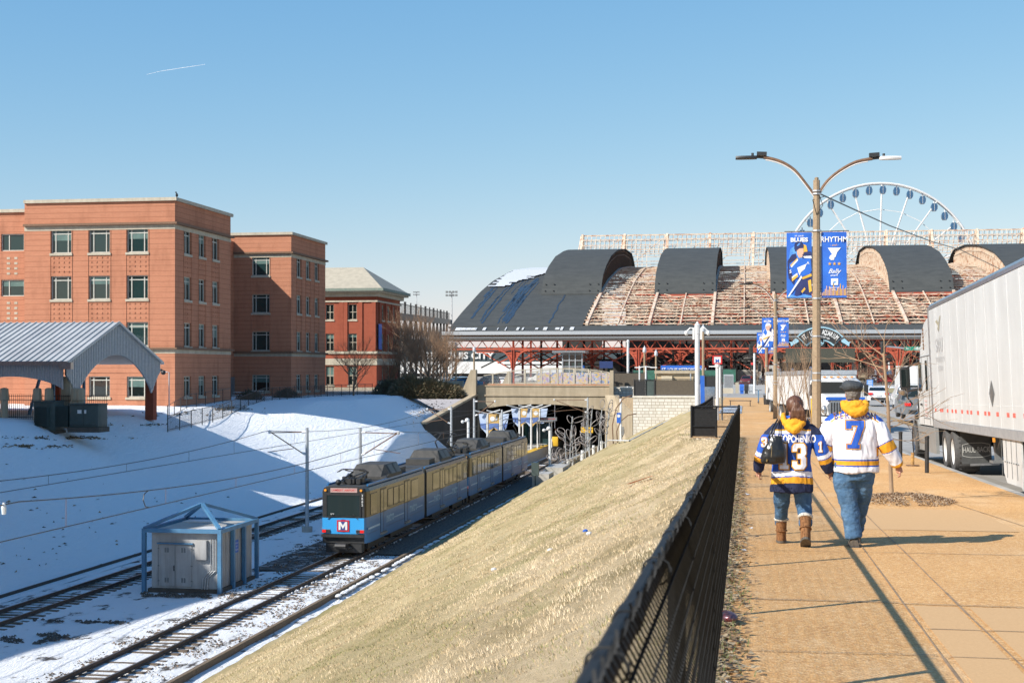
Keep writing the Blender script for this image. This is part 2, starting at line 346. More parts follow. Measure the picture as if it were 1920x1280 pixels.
def window(parent, ax, c, h, depth, frame='winframe', pane='glassd', vs=(.2, .8), hs=(.82,), t=.09, sill=None):
    a0, a1, z0, z1 = h; mb = MB(); k = depth-.06
    def B(u0, u1, w0, w1, k0, k1, M_): 
        if ax == 'x': M_.box(u0, u1, c+k0, c+k1, w0, w1)
        else: M_.box(c-k1, c-k0, u0, u1, w0, w1)
    B(a0, a1, z0, z0+t, k-.06, k+.06, mb); B(a0, a1, z1-t, z1, k-.06, k+.06, mb)
    B(a0, a0+t, z0+t, z1-t, k-.06, k+.06, mb); B(a1-t, a1, z0+t, z1-t, k-.06, k+.06, mb)
    for v in vs: u = lerp(a0, a1, v); B(u-t/2, u+t/2, z0+t, z1-t, k-.05, k+.05, mb)
    for v in hs: u = lerp(z0, z1, v); B(a0+t, a1-t, u-t/2, u+t/2, k-.045, k+.045, mb)
    o = mb.build('window', frame, parent)
    WN[0] += 1; q_ = (WN[0]*37 % 100)/100
    if q_ < .55: bl = MB(); zb = lerp(z1, z0, .2+q_*.7); B(a0+t, a1-t, zb, z1-t, k-.012, k+.004, bl); bl.build('blind', 'blind', o)
    p = MB(); B(a0, a1, z0, z1, k+.01, k+.04, p); p.build('pane', pane, o)
    if sill: s_ = MB(); B(a0-.1, a1+.1, z0-.22, z0-.003, -.1, .05, s_); s_.build('sill', sill, o)
    return o
def bare_tree(mb, mb2, base, h, seed, spread=.5, lv=5, r0=.1, lean=(0, 0), n0=5, twig_up=.3, first=.35):
    rnd = random.Random(seed)
    def grow(p, d, l, r, k):
        pts = [p]; rr = [r]; q = V(p); dd = V(d)
        for i in range(3):
            dd = (dd+V((rnd.uniform(-1, 1), rnd.uniform(-1, 1), rnd.uniform(-.6, 1)))*.13).normalized(); q = q+dd*l/3; pts.append(q.copy()); rr.append(r*(1-.16*(i+1)))
        (mb if k >= lv-1 else mb2).tube(pts, rr, 6 if k >= lv-1 else 3, caps=False)
        if k <= 0: return
        for i in range(rnd.randint(2, 3) if k < lv else n0):
            t = rnd.uniform(.35, 1) if k < lv else rnd.uniform(first, 1); j = min(2, int(t*3)); s0 = pts[j].lerp(pts[j+1], t*3-j)
            ax = V((rnd.uniform(-1, 1), rnd.uniform(-1, 1), rnd.uniform(-.2, .6))); nd = (dd+ax*spread*1.6).normalized(); nd.z += twig_up*.3; nd.normalize()
            grow(s0, nd, l*rnd.uniform(.55, .8), r*.52, k-1)
        grow(pts[-1], dd, l*.65, r*.5, k-1)
    grow(V(base), V((lean[0], lean[1], 1)).normalized(), h*.42, r0, lv)
# ---------------------------------------------------------------- ground
def sheet(name, f, nu, nv, mat, smooth=True, parent=None):
    mb = MB(); mb.grid(f, nu, nv); o = mb.build(name, mat, parent, smooth, fix=False); return struct(o) if parent is None else o
def xcurb(Y): return interp([(50, 4.55), (94, 2.1), (128, 2.15)], Y)
def nz(x, y, s=1.0, a=1.0, z=0): return (noise.noise(V((x*s, y*s, z))))*a
# far ground to the horizon
mb = MB(); mb.add([(-9000, 171, -3.16), (9000, 171, -3.16), (9000, 16000, -3.16), (-9000, 16000, -3.16)], [(0, 1, 2, 3)])
mb.add([(16, -200, -5.2), (9000, -200, -5.2), (9000, 171, -3.16), (16, 171, -3.16)], [(0, 1, 2, 3)])
mb.add([(-9000, -200, -10.9), (16, -200, -10.9), (16, 171, -10.9), (-9000, 171, -10.9)], [(0, 1, 2, 3)])
mb.add([(-36, 170, -10.42), (-14, 170, -10.42), (-14, 245, -10.42), (-36, 245, -10.42)], [(0, 1, 2, 3)])
struct(mb.build('ground', M('city_ground', (.3, .27, .22), (.24, .22, .19), .05, .95), fix=False))
# sidewalk and road
sheet('sidewalk', lambda u, v: (lerp(-.12 if v*160-8 < 57 else -2.2, xcurb(v*160-8), u), v*160-8, zs(v*160-8)+nz(u*4, v*160, .5, .006)), 6, 320, 'agg')
def xroadc(Y): return xcurb(Y)+.45
mb = MB(); Ys = [-8+i*2 for i in range(81)]
mb.loft([[(xcurb(y), y, zs(y)+.002), (xcurb(y)+.15, y, zs(y)+.002), (xcurb(y)+.16, y, zs(y)-.2), (xcurb(y), y, zs(y)-.2)] for y in Ys]); struct(mb.build('kerb', 'conc_grey'))
sheet('road', lambda u, v: (lerp(xcurb(v*163-8)+.1, 18, u), v*163-8, zs(v*163-8)-.13+.03*u), 4, 160, 'asphalt')
sheet('gutter_strip', lambda u, v: (lerp(xcurb(v*136-8)+.16, xcurb(v*136-8)+.75, u), v*136-8, zs(v*136-8)-.124), 1, 130, 'roadc')
mb = MB(); mb.grid(lambda u, v: (lerp(-2.2, 60, u), lerp(152, 178, v), -3.12), 4, 2); struct(mb.build('cross_street', 'asphalt', fix=False))
def marking(name, X0, w, y0, y1, mat, dash=0):
    mb = MB(); y = y0
    while y < y1:
        e = min(y1, y+(dash or 4)); mb.add([(X0+nz(0, y, .3, .05), y, zs(y)-.118+.03*X0/13.5), (X0+w, y, zs(y)-.118+.03*X0/13.5), (X0+w, e, zs(e)-.118+.03*X0/13.5), (X0+nz(0, e, .3, .05), e, zs(e)-.118+.03*X0/13.5)], [(0, 1, 2, 3)]); y = e+(dash*2 if dash else 0)
    struct(mb.build(name, mat, fix=False))
marking('yellow_centre_line', 8.9, .12, 20, 112, 'yellowline'); marking('yellow_centre_line', 9.2, .12, 20, 112, 'yellowline')
marking('white_lane_line', 6.25, .12, 46, 92, 'whiteline'); marking('white_lane_line', 11.9, .1, 60, 120, 'whiteline', 3)
# sidewalk joints and smoother panels
mb = MB()
def jline(x0, y0, x1, y1, w=.02):
    k = max(1, int(abs(y1-y0)/1.2)+int(abs(x1-x0)/.7))
    for i in range(k):
        a, b = i/k, (i+1)/k; p = V((lerp(x0, x1, a)+nz(i, x0, .9, .012), lerp(y0, y1, a)+nz(i, y0+5, .9, .012), 0)); q = V((lerp(x0, x1, b)+nz(i+1, x0, .9, .012), lerp(y0, y1, b)+nz(i+1, y0+5, .9, .012), 0))
        d = (q-p).normalized(); n_ = V((-d.y, d.x, 0))*w/2*(1+nz(i, x0+y0, 2.1, .8)); mb.add([(e.x, e.y, zs(e.y)+.0085) for e in (p-n_, q-n_, q+n_, p+n_)], [(0, 1, 2, 3)])
jline(1.2, 2, 1.28, 24, .016); jline(1.28, 24, 1.5, 60, .02); jline(1.67, 4, 1.62, 40, .016); jline(-.1, 11.75, 1.2, 11.75, .02); jline(1.2, 11.7, 2.4, 11.65, .025); jline(-.1, 9.35, 1.2, 9.4, .014); jline(1.25, 9.35, 3.4, 9.3, .014); jline(1.25, 10.45, 4.5, 10.4, .012)
for i, y in enumerate([15.5, 19.2, 23.1, 27, 31, 35, 39, 43, 47, 52, 57, 63, 70, 78, 88]): jline(-.1 if y < 57 else -2, y, 1.3 if i % 2 else xcurb(y), y+.02, .016)
jline(3.5, 19, 2.9, 26, .015)
struct(mb.build('pavement_joints', M('joint_dirt', (.2, .13, .07), (.34, .22, .12), 8), fix=False))
mb = MB()
def panel(x0, x1, y0, y1):
    k = max(1, int((y1-y0)/1.0))
    for i in range(k):
        a, b = lerp(y0, y1, i/k), lerp(y0, y1, (i+1)/k); mb.add([(x0, a, zs(a)+.0045), (x1, a, zs(a)+.0045), (x1, b, zs(b)+.0045), (x0, b, zs(b)+.0045)], [(0, 1, 2, 3)])
panel(1.29, 1.63, 4, 11.6); panel(1.72, 2.15, 5, 11.6); panel(1.24, 3.3, 18.2, 21.6); panel(-.1, 1.2, 22.8, 23.6); panel(-.1, 1.28, 26.5, 27.4); panel(-.1, 4.4, 46.5, 47.5); panel(-2, 4, 60, 61.2); panel(-2, 2.1, 100, 104)
struct(mb.build('smooth_paving_panels', 'aggpale', fix=False))
for i, (x, y, l) in enumerate([(.35, 37, .75), (.75, 46, .5), (.3, 30, .3), (1.1, 55, .6)]):
    mb = MB(); mb.grid(lambda u, v: (x+l*(u-.5), y+.12*(v-.5)*(1+nz(u*9, i, 1, 1.2)), zs(y)+.012), 6, 1); struct(mb.build('dark_paving_stain', M('tar', (.09, .06, .04), None, 9), fix=False))
# grass embankment
def xtop(Y): return lerp(-.95, -2.9, ss(50, 62, Y))
def xtoe(Y): return lerp(-17.5, -18.4, ss(60, 110, Y))
def zemb(X, Y):
    a, b = xtoe(Y), xtop(Y); z1 = zs(Y)-.03; z0 = -10.37
    if X >= b: return z1+nz(X, Y, .8, .03)
    t = max(0, (X-a)/(b-a)); k = lerp(z0, z1, t); k += .25*math.sin(math.pi*min(1, t*1.0))*(1-t)
    return k+nz(X, Y, .22, .22)*math.sin(math.pi*t)+nz(X, Y, 1.1, .07)+nz(X*1.0, Y*.22, 2.0, .08)*ss(0, .2, t)
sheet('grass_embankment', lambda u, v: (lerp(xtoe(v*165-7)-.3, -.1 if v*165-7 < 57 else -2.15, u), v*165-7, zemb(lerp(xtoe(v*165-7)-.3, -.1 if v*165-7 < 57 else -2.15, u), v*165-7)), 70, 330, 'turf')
# grass blades as one mass
rng = np.random.default_rng(3); n_ = 260000
Yb = 3.2*np.exp(rng.random(n_)*math.log(95/3.2)); Xb = -0.15-17.3*rng.random(n_)**1.0
cl = rng.random(n_); P0 = np.empty((n_, 3)); ok = np.ones(n_, bool)
sx = (Xb*CA+Yb*SA)/(Yb*CA-Xb*SA)*F+960; ok &= (sx > -20) & (sx < 1500)
Xb, Yb = Xb[ok], Yb[ok]; n_ = len(Xb); Zb = np.array([zemb(x, y) for x, y in zip(Xb.tolist(), Yb.tolist())])
D = np.hypot(Xb, Yb); patch = np.array([noise.noise(V((x*.35, y*.2, 7))) for x, y in zip(Xb.tolist(), Yb.tolist())])
h = (.016+.022*rng.random(n_))*(1+.6*patch)*(1+D/110); wd = .0025+.0002*D; a = rng.random(n_)*2*math.pi
ln = (rng.random((n_, 2))-.5)*1.5*h[:, None]; ln[:, 0] -= .3*h
b0 = np.stack([Xb-np.cos(a)*wd, Yb-np.sin(a)*wd, Zb-.01], 1); b1 = np.stack([Xb+np.cos(a)*wd, Yb+np.sin(a)*wd, Zb-.01], 1); b2 = np.stack([Xb+ln[:, 0], Yb+ln[:, 1], Zb+h], 1)
vv = np.stack([b0, b1, b2], 1).reshape(-1, 3); me = bpy.data.meshes.new('dry_grass'); me.vertices.add(3*n_); me.vertices.foreach_set('co', vv.ravel()); me.loops.add(3*n_); me.loops.foreach_set('vertex_index', np.arange(3*n_)); me.polygons.add(n_); me.polygons.foreach_set('loop_start', np.arange(n_)*3); me.polygons.foreach_set('loop_total', np.full(n_, 3))
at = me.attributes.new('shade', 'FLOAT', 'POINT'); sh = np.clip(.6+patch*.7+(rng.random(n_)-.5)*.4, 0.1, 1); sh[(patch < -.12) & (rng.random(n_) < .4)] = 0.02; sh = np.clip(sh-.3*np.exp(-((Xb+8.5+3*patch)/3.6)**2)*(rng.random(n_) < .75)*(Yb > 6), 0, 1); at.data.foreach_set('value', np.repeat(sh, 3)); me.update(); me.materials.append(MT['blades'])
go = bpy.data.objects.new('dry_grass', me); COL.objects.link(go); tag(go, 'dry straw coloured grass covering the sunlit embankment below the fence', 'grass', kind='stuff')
# weeds and litter along the fence foot
mb = MB(); rnd = random.Random(5)
for i in range(5200):
    y = 4.5*math.exp(rnd.random()*math.log(58/4.5)); x = -.2+rnd.gauss(.04, .085); z = zs(y); s = rnd.uniform(.012, .035)*(1+y/30); a = rnd.uniform(0, 6.28); t = rnd.choice([0, 0, 0, 1, 1, 2, 3]) if rnd.random() < .99 else 4
    if t == 2: mb.add([(x-.004, y, z), (x+.004, y, z), (x+rnd.uniform(-.05, .07), y+rnd.uniform(-.05, .05), z+rnd.uniform(.03, .1))], [(0, 1, 2)], 2)
    else: mb.add([(x+math.cos(a+k)*s, y+math.sin(a+k)*s*.8, z+.012+rnd.uniform(0, .025)) for k in (0, 2.1, 4.2)], [(0, 1, 2)], t)
go = mb.build('leaf_litter', [M('leaf_brown', (.2, .11, .05), (.3, .2, .1), 30), M('leaf_pale', (.4, .31, .19), (.25, .18, .1), 30), M('weed_green', (.1, .15, .04), (.2, .2, .08), 10), M('leaf_dark', (.05, .035, .02), (.09, .06, .04), 20), 'white'], fix=False)
tag(go, 'dead leaves and weeds along the foot of the black fence', 'leaf litter', kind='stuff')
for (px, py, c, lab) in [(1105, 1003, 'white', 'crumpled white can lying on the dry grass slope'), (1098, 998, 'signblue', 'blue wrapper scrap on the grass beside the crumpled can'), (1032, 1034, 'white', 'small white paper scrap low on the grass slope'), (926, 1070, 'white', 'pale crushed cup at the left end of the grass litter')]:
    d = 20
    for k in range(60):
        p = W(px, py, d)
        if p.z < zemb(p.x, p.y): break
        d += .25*(1+k*.05)
    mb = MB(); mb.ellip(p+V((0, 0, .03)), (.07, .05, .045), 0, 7, 4, Matrix.Rotation(.7, 3, 'Z')); tag(mb.build('litter_scrap', c), lab, 'litter')
mb = MB(); p, q = W(1178, 912, 31), W(1218, 898, 33)
def onemb(x, y):
    d = 15
    while d < 170:
        p = W(x, y, d)
        if p.z < zemb(p.x, p.y): return p
        d += .2
    return p
p, q = onemb(1178, 914), onemb(1224, 899); k = V((.05, .1, 0)); z = V((0, 0, .13)); mb.add([p-k*1.6+z, q-k*.5+z, q+k*.5+z, p+k*1.6+z], [(0, 1, 2, 3)]); tag(mb.build('paint_stripe', M('orange_spray', (.85, .16, .04), None, 30), fix=False), 'orange spray paint stripe across the dry grass', 'paint mark')
# track bed, snow slope
sheet('track_bed', lambda u, v: (lerp(-35, -17, u), lerp(-6, 176, v), -10.44+.05*math.exp(-((lerp(-35, -17, u)+21.6)/1.6)**2)+.05*math.exp(-((lerp(-35, -17, u)+30.4)/1.6)**2)+nz(u*18, v*180, .5, .05)), 60, 260, 'snowtrack')
def zsl(X, Y):
    k = ss(116, 138, Y); e = ss(140, 157, Y)
    A = [(-400, -3.4), (-52, -3.45), (-48.8, -3.75), (-41.5, -7.05), (-34.2, -10.42), (0, -10.42)]
    B = [(-400, -3.2), (-46, -3.25), (-42.4+3*e, -3.3), (-33.4, -6.5), (-32.6, -10.42), (0, -10.42)]; Cc = [(-400, -3.2), (-46, -3.25), (-41, -3.3), (-36.8, -5.4), (-35.4, -7.4), (-33.6, -10.42), (0, -10.42)]
    return lerp(lerp(interp(A, X), interp(B, X), k), interp(Cc, X), e)+(nz(X, Y, .3, .1)+nz(X, Y, 1.1, .03) if X < -33.5 else 0)
def fsl(u, v):
    Y = lerp(-6, 170.5, v); X = -32.6-(u*27 if u < .7 else 18.9+(u-.7)*300); return (X, Y, zsl(X, Y))
sheet('snow_slope', fsl, 70, 240, 'snow')
def onsl(x, y):
    d = 60
    while d < 190:
        p = W(x, y, d)
        if p.z < zsl(p.x, p.y): return p
        d += .2
    return p
mb = MB(); rnd = random.Random(21)
for cx, cy, rx, ry, n_ in [(430, 768, 55, 7, 420), (330, 778, 70, 4, 260), (120, 822, 110, 3, 330), (60, 838, 70, 3, 240), (260, 797, 70, 3, 200), (810, 770, 40, 22, 500), (150, 1000, 500, 120, 260)]:
    for i in range(n_):
        px, py = cx+rnd.gauss(0, rx*.5), cy+rnd.gauss(0, ry*.5)
        if px < -20 or px > 850 or py < 745: continue
        if noise.noise(V((px*.03, py*.12, 2))) < -.05: continue
        p = onsl(px, py); z = zsl(p.x, p.y); s_ = rnd.uniform(.05, .16); a = rnd.uniform(0, 3.14); mb.add([(p.x-math.cos(a)*s_, p.y-math.sin(a)*s_*2, z+.01), (p.x+math.cos(a)*s_, p.y+math.sin(a)*s_*2, z+.01), (p.x+rnd.uniform(-.05, .05), p.y+rnd.uniform(-.1, .1), z+rnd.uniform(.03, .12))], [(0, 1, 2)], rnd.randrange(2))
tag(mb.build('grass_tufts', [M('dead_tuft', (.3, .21, .1), (.2, .13, .06), 3), M('dark_tuft', (.09, .065, .04), None, 3)], fix=False), 'dead grass tufts poking through the thin snow near the crest of the slope', 'grass', kind='stuff')
mb = MB(); mb.grid(lambda u, v: (lerp(-25.2, -22.5, u), lerp(70, 86, v), -10.36+.02*nz(u*9, v*30, 1, 1)), 8, 30); struct(mb.build('bare_ballast', snowmat('ballast_half_snow', (.05, .038, .03), .3, .5), fix=False))
mb = MB(); mb.grid(lambda u, v: (lerp(-20.7, -18.75, u), lerp(77, 175, v), -10.36), 2, 30); struct(mb.build('ballast_strip', 'ballast', fix=False))
# ---------------------------------------------------------------- railway tracks
def track(cx, y0, y1, label, bedx):
    t = empty('railway_track', (cx, y0, -10.2), label, 'railway track', 'railway tracks in the cutting')
    for s in (-1, 1):
        mb = MB(); x = s*.75
        prof = [(x-.07, -.16), (x+.07, -.16), (x+.07, -.14), (x+.012, -.12), (x+.012, -.04), (x+.036, -.03), (x+.036, 0), (x-.036, 0), (x-.036, -.03), (x-.012, -.04), (x-.012, -.12), (x-.07, -.14)]
        mb.prism(prof, 'y', 0, y1-y0); mb.box(x-.034, x+.034, 0, y1-y0, .001, .004, 1); mb.build('rail', ['rail', 'railtop'], t)
    me = None; rnd = random.Random(int(cx)); n_ = int((y1-y0)/.62); rest = MB()
    for i in range(n_):
        y = i*.62
        if i < 100:
            if me is None: mb = MB(); mb.box(-1.28, 1.28, -.11, .11, -.32, -.165); o = mb.build('tie', 'tie', t); me = o.data
            else: o = bpy.data.objects.new('tie', me); COL.objects.link(o); o.parent = t
            o.location = (rnd.uniform(-.04, .04), y, rnd.uniform(-.035, .012)); o.rotation_euler.z = rnd.uniform(-.02, .02)
        else: rest.box(-1.28, 1.28, y-.11, y+.11, -.32, -.165)
    o = rest.build('tie_row', 'tie', t); o['kind'] = 'stuff'
track(-21.6, 41, 190, 'near railway track with snowy timber ties under the blue train', 0)
track(-30.4, 52, 190, 'far railway track along the foot of the snow slope', 0)
for x, y0, y1, mat, lab, wd in [(-18.55, 38, 150, 'wood', 'tan timber kerb along the foot of the grass embankment', .16), (-33.4, 50, 168, 'rail', 'thin dark kerb line along the foot of the snow slope', .1)]:
    mb = MB(); y = y0
    while y < y1: mb.box(x-wd/2, x+wd/2, y+.01, y+3.99, -10.5, -10.2 if wd > .12 else -10.28); y += 4
    tag(mb.build('track_kerb', mat), lab, 'kerb')
# ---------------------------------------------------------------- chain link fence
def xf(Y): return -.212-.0018*max(0, Y-10)
YE = 56.5; fe = empty('chain_link_fence', (-.19, 0, zs(0)), 'long black chain link fence with top rail beside the sidewalk', 'fence')
def fl(p): return V(p)-V((-.19, 0, zs(0)))
mb = MB(); mb.tube([fl((xf(y), y, zs(y)+1.245)) for y in [-3+i*2.5 for i in range(24)]+[YE]], .024, 10)
for k in range(-1, 10): y = 1.0+k*1.52 if k < 4 else 1.0+4*1.52+(k-4)*6; mb.tube([fl((xf(y), y, zs(y)+1.245)), fl((xf(y), y+.14, zs(y)+1.242))], .0275, 10)
mb.build('top_rail', 'vinyl', fe, 'auto')
pm = None
for k in range(-1, 19):
    y = 1.6+3.05*k
    if y > YE: break
    if pm is None: mb = MB(); mb.tube([(0, 0, -.15), (0, 0, 1.18)], .03, 10); mb.tube([(0, 0, 1.14), (0, 0, 1.215)], .034, 10); o = mb.build('post', 'vinyl', fe, 'auto'); pm = o.data
    else: o = bpy.data.objects.new('post', pm); COL.objects.link(o); o.parent = fe
    o.location = fl((xf(y)-.012, y, zs(y)))
mb = MB(); mb.tube([(0, 0, -.15), (0, 0, 1.3)], .045, 12); mb.ellip((0, 0, 1.3), (.048, .048, .03)); o = mb.build('end_post', 'vinyl', fe, 'auto'); o.location = fl((xf(YE), YE, zs(YE)))
def chain(P, L_, h, off=.0, cell=.052, r=.0026, top=.06, fine=18):
    mb = MB(); n_ = int(L_/cell); kz = int((h+top)/cell)
    for i in range(n_):
        s0 = i*cell; rs = r if s0 < fine else r*1.25
        pts = [P(s0+(k % 2)*cell*1.08, .03+k*cell, off+(.009 if k % 2 else -.009)) for k in range(kz+1)]
        e = pts[-1]; pts.append(e+V((random.uniform(-.006, .006), random.uniform(-.02, .02), .022))); mb.tube(pts, rs, 3, caps=False)
    return mb
random.seed(4)
mb = chain(lambda s, z, o: fl((xf(s-2)+.032+o, s-2, zs(s-2)+z)), YE+2, 1.2, r=.0034, top=.055); mb.build('chain_mesh', 'vinyl', fe, fix=False)
tmz = None
for i in range(46):
    mb = MB(); y = .9+i*1.2; c = fl((xf(y)+.006, y, zs(y)+1.245)); mb.tube([c+V((.034*math.cos(t), .004*t, .034*math.sin(t))) for t in [j*.65 for j in range(11)]], .003, 4); mb.build('wire_tie', 'vinyl', fe, fix=False)

# fence return and ramp fence
fr = empty('fence_return', (-.3, YE, zs(YE)), 'short black chain link fence turning left from the end of the long fence', 'fence')
def f2(p): return V(p)-V((-.3, YE, zs(YE)))
z = zs(YE); YR = YE+1.2; mb = MB(); mb.tube([f2((-2.18, YR, z+1.22)), f2((-.32, YR, z+1.22))], .03, 8); mb.tube([f2((-2.18, YR, z+.42)), f2((-.32, YR, z+.42))], .022, 8); mb.build('rail', 'vinyl', fr, 'auto')
for x in (-2.18, -1.2, -.32): mb = MB(); mb.tube([f2((x, YR, z-.1)), f2((x, YR, z+1.26))], .04, 10); mb.build('post', 'vinyl', fr, 'auto')
mb = chain(lambda s, zz, o: f2((-2.18+s, YR+.03+o, z+zz)), 1.0, 1.2, r=.006, top=0); mb.build('chain_mesh', 'vinyl', fr, fix=False)
mb = MB(); mb.box(-2.18+.3, -1.2+.3, YR+.05-YE, YR+.06-YE, .02, 1.15); mb.build('windscreen', 'black', fr)
rf = empty('ramp_fence', (-2.2, YR, z), 'black chain link fence running back from the fence return to the pylon', 'fence')
def f3(p): return V(p)-V((-2.2, YR, z))
ys = [YR+3.3*i for i in range(12)]
for y in ys: mb = MB(); mb.tube([f3((-2.2, y, zs(y)-.1)), f3((-2.2, y, zs(y)+1.25))], .035, 8); mb.build('post', 'vinyl', rf, 'auto')
mb = MB(); mb.tube([f3((-2.2, y, zs(y)+1.22)) for y in ys], .03, 8); mb.build('top_rail', 'vinyl', rf)
mb = chain(lambda s, zz, o: f3((-2.17+o, YR+s, zs(YR+s)+zz)), 36, 1.2, cell=.07, r=.006, top=.02); mb.build('chain_mesh', 'vinyl', rf, fix=False)
# ---------------------------------------------------------------- brick office building
XS = WY(328, 700, 122.3).x; Y1 = 122.3; ZB = -4.0
ob = empty('brick_office_building', (XS, Y1, -3.5), 'four storey orange brick office building with two stepped wings and green windows', 'office building')
def lo(mb, name, mat, par=ob, sm=False):
    o = mb.build(name, mat, par, sm); return o
def rel(o, root): 
    o.matrix_parent_inverse = Matrix.Translation(-root.location); return o
ROWS = [(10.55, 12.72), (6.3, 8.45), (2.0, 4.2), (-2.65, -.75)]; ZC, ZT, ZBAND = 13.05, 15.2, 1.72
def wing(Yf, Yb, cols, scols, xl, nm):
    hs = [(WY(a, 700, Yf).x, WY(b, 700, Yf).x, z0, z1) for a, b in cols for z0, z1 in ROWS]
    mb = MB(); facade(mb, 'x', Yf, xl, XS, ZB, ZT, hs, .28)
    hs2 = [(WX(a, 700, XS).y, WX(b, 700, XS).y, z0, z1) for a, b in scols for z0, z1 in ROWS]
    facade(mb, 'y', XS, Yf, Yb, ZB, ZT, hs2, .28)
    mb.add([(XS, Yb, ZB), (XS, Yb, ZT), (xl, Yb, ZT), (xl, Yb, ZB)], [(0, 1, 2, 3)]); mb.add([(xl, Yf, ZT-.3), (XS, Yf, ZT-.3), (XS, Yb, ZT-.3), (xl, Yb, ZT-.3)], [(0, 1, 2, 3)])
    o = rel(mb.build('brick_wall', 'brick', ob, fix=False), ob)
    for h in hs: rel(window(ob, 'x', Yf, h, .28, sill='limestone', pane='glassg' if h[3] > 3 else 'glassd'), ob)
    for h in hs2: rel(window(ob, 'y', XS, h, .28, vs=(.5,), hs=(.8,), sill='limestone', pane='glassg'), ob)
    def band(name, z0, z1, out, mat):
        m2 = MB(); m2.box(xl, XS+out, Yf-out, Yf+.0-.002, z0, z1); m2.box(XS+.002, XS+out, Yf, Yb+out, z0, z1); rel(m2.build(name, mat, ob), ob)
    band('coping', ZT-.02, ZT+.28, .22, 'limestone'); band('dark_cornice', ZC, ZC+.2, .32, 'rust'); band('stone_band', ZC-.42, ZC-.02, .03, 'limestone')
    band('dark_ledge', ZBAND, ZBAND+.16, .3, 'rust'); band('stone_band', ZBAND-.38, ZBAND-.02, .035, 'limestone')
    # recessed brick bays' projecting bricks
    m3 = MB()
    for a, b in cols:
        x0, x1 = WY(a, 700, Yf).x, WY(b, 700, Yf).x
        for zc in (9.5, 5.25):
            for i in range(4):
                for j in range(4): x = lerp(x0+.25, x1-.25, i/3); zz = zc+(j-1.5)*.42; m3.box(x-.06, x+.06, Yf-.05, Yf-.001, zz-.06, zz+.06)
        for sx_ in (x0-.06, x1+.06): m3.box(sx_-.03, sx_+.03, Yf-.04, Yf-.001, ZBAND+.2, ZC-.45)
    for a, b in scols:
        y0, y1 = WX(a, 700, XS).y, WX(b, 700, XS).y
        for zc in (9.5, 5.25):
            for i in range(3):
                for j in range(4): y = lerp(y0+.25, y1-.25, i/2); zz = zc+(j-1.5)*.42; m3.box(XS+.001, XS+.05, y-.06, y+.06, zz-.06, zz+.06)
        for sy in (y0-.1, y1+.1): m3.box(XS+.001, XS+.04, sy-.04, sy+.04, ZBAND+.2, ZC-.45)
    rel(m3.build('projecting_bricks', 'brick', ob), ob)
wing(Y1, 136.4, [(95.6, 134), (166.5, 206), (237.7, 277.5)], [(345, 358.5), (372.5, 385), (398, 410)], WY(46, 700, Y1).x, 'a')
wing(WX(546, 700, XS).y, WX(610, 700, XS).y, [(472.5, 505.5)], [(556, 565), (573.5, 581.3), (589.8, 597.5)], -75, 'b')
xl = WY(46, 700, Y1).x
mb = MB(); Yr = 124.2; hs = [(WY(-75, 700, Yr).x, WY(-30, 700, Yr).x, a, b) for a, b in ((11.0, 12.6), (6.75, 8.3))]+[(WY(2, 700, Yr).x, WY(45, 700, Yr).x, a, b) for a, b in ((11.0, 12.6), (6.75, 8.3))]
facade(mb, 'x', Yr, -95, xl, ZB, 14.6, hs, .25); mb.add([(xl, Y1, ZB), (xl, Yr, ZB), (xl, Yr, ZT), (xl, Y1, ZT)], [(0, 1, 2, 3)]); mb.add([(-95, Yr, 14.5), (xl, Yr, 14.5), (xl, 171, 14.5), (-95, 171, 14.5)], [(0, 1, 2, 3)])
mb.add([(-58, 136, ZB), (-58, 157, ZB), (-58, 157, 14.5), (-58, 136, 14.5)], [(0, 1, 2, 3)])
rel(mb.build('brick_wall', 'brick', ob, fix=False), ob)
mb = MB()
for a in (16, 30):
    for zc in (9.6, 5.4):
        for j in range(4): x = WY(a, 700, Yr).x; mb.box(x-.16, x+.16, Yr-.03, Yr-.001, zc+(j-1.5)*.48-.1, zc+(j-1.5)*.48+.1)
rel(mb.build('pale_brick_insets', 'limestone', ob), ob)
for h in hs: rel(window(ob, 'x', Yr, h, .25, vs=(.33,), hs=(), pane='glassg'), ob)
mb = MB(); mb.box(-95, xl-.003, Yr-.25, Yr-.002, 14.6, 14.9); rel(mb.build('coping', 'limestone', ob), ob)
mb = MB(); p = WX(438, 738, -58); mb.box(-57.99, -57.9, p.y-1, p.y+1.1, -3.4, -1); rel(mb.build('steel_door', 'greyp', ob), ob)
mb = MB(); p = WY(528, 692, 156.2); mb.cbox(p+V((0, -.2, 0)), (.35, .5, .3)); rel(mb.build('floodlight', 'white', ob), ob)
mb = MB(); p = W(330, 370, 125); mb.ellip((XS+.1, Y1+.2, ZT+.5), (.1, .2, .18)); mb.ellip((XS+.1, Y1, ZT+.72), (.07, .1, .08)); tag(mb.build('bird', 'black', smooth=True), 'small dark bird perched on the corner of the orange brick roof', 'bird')
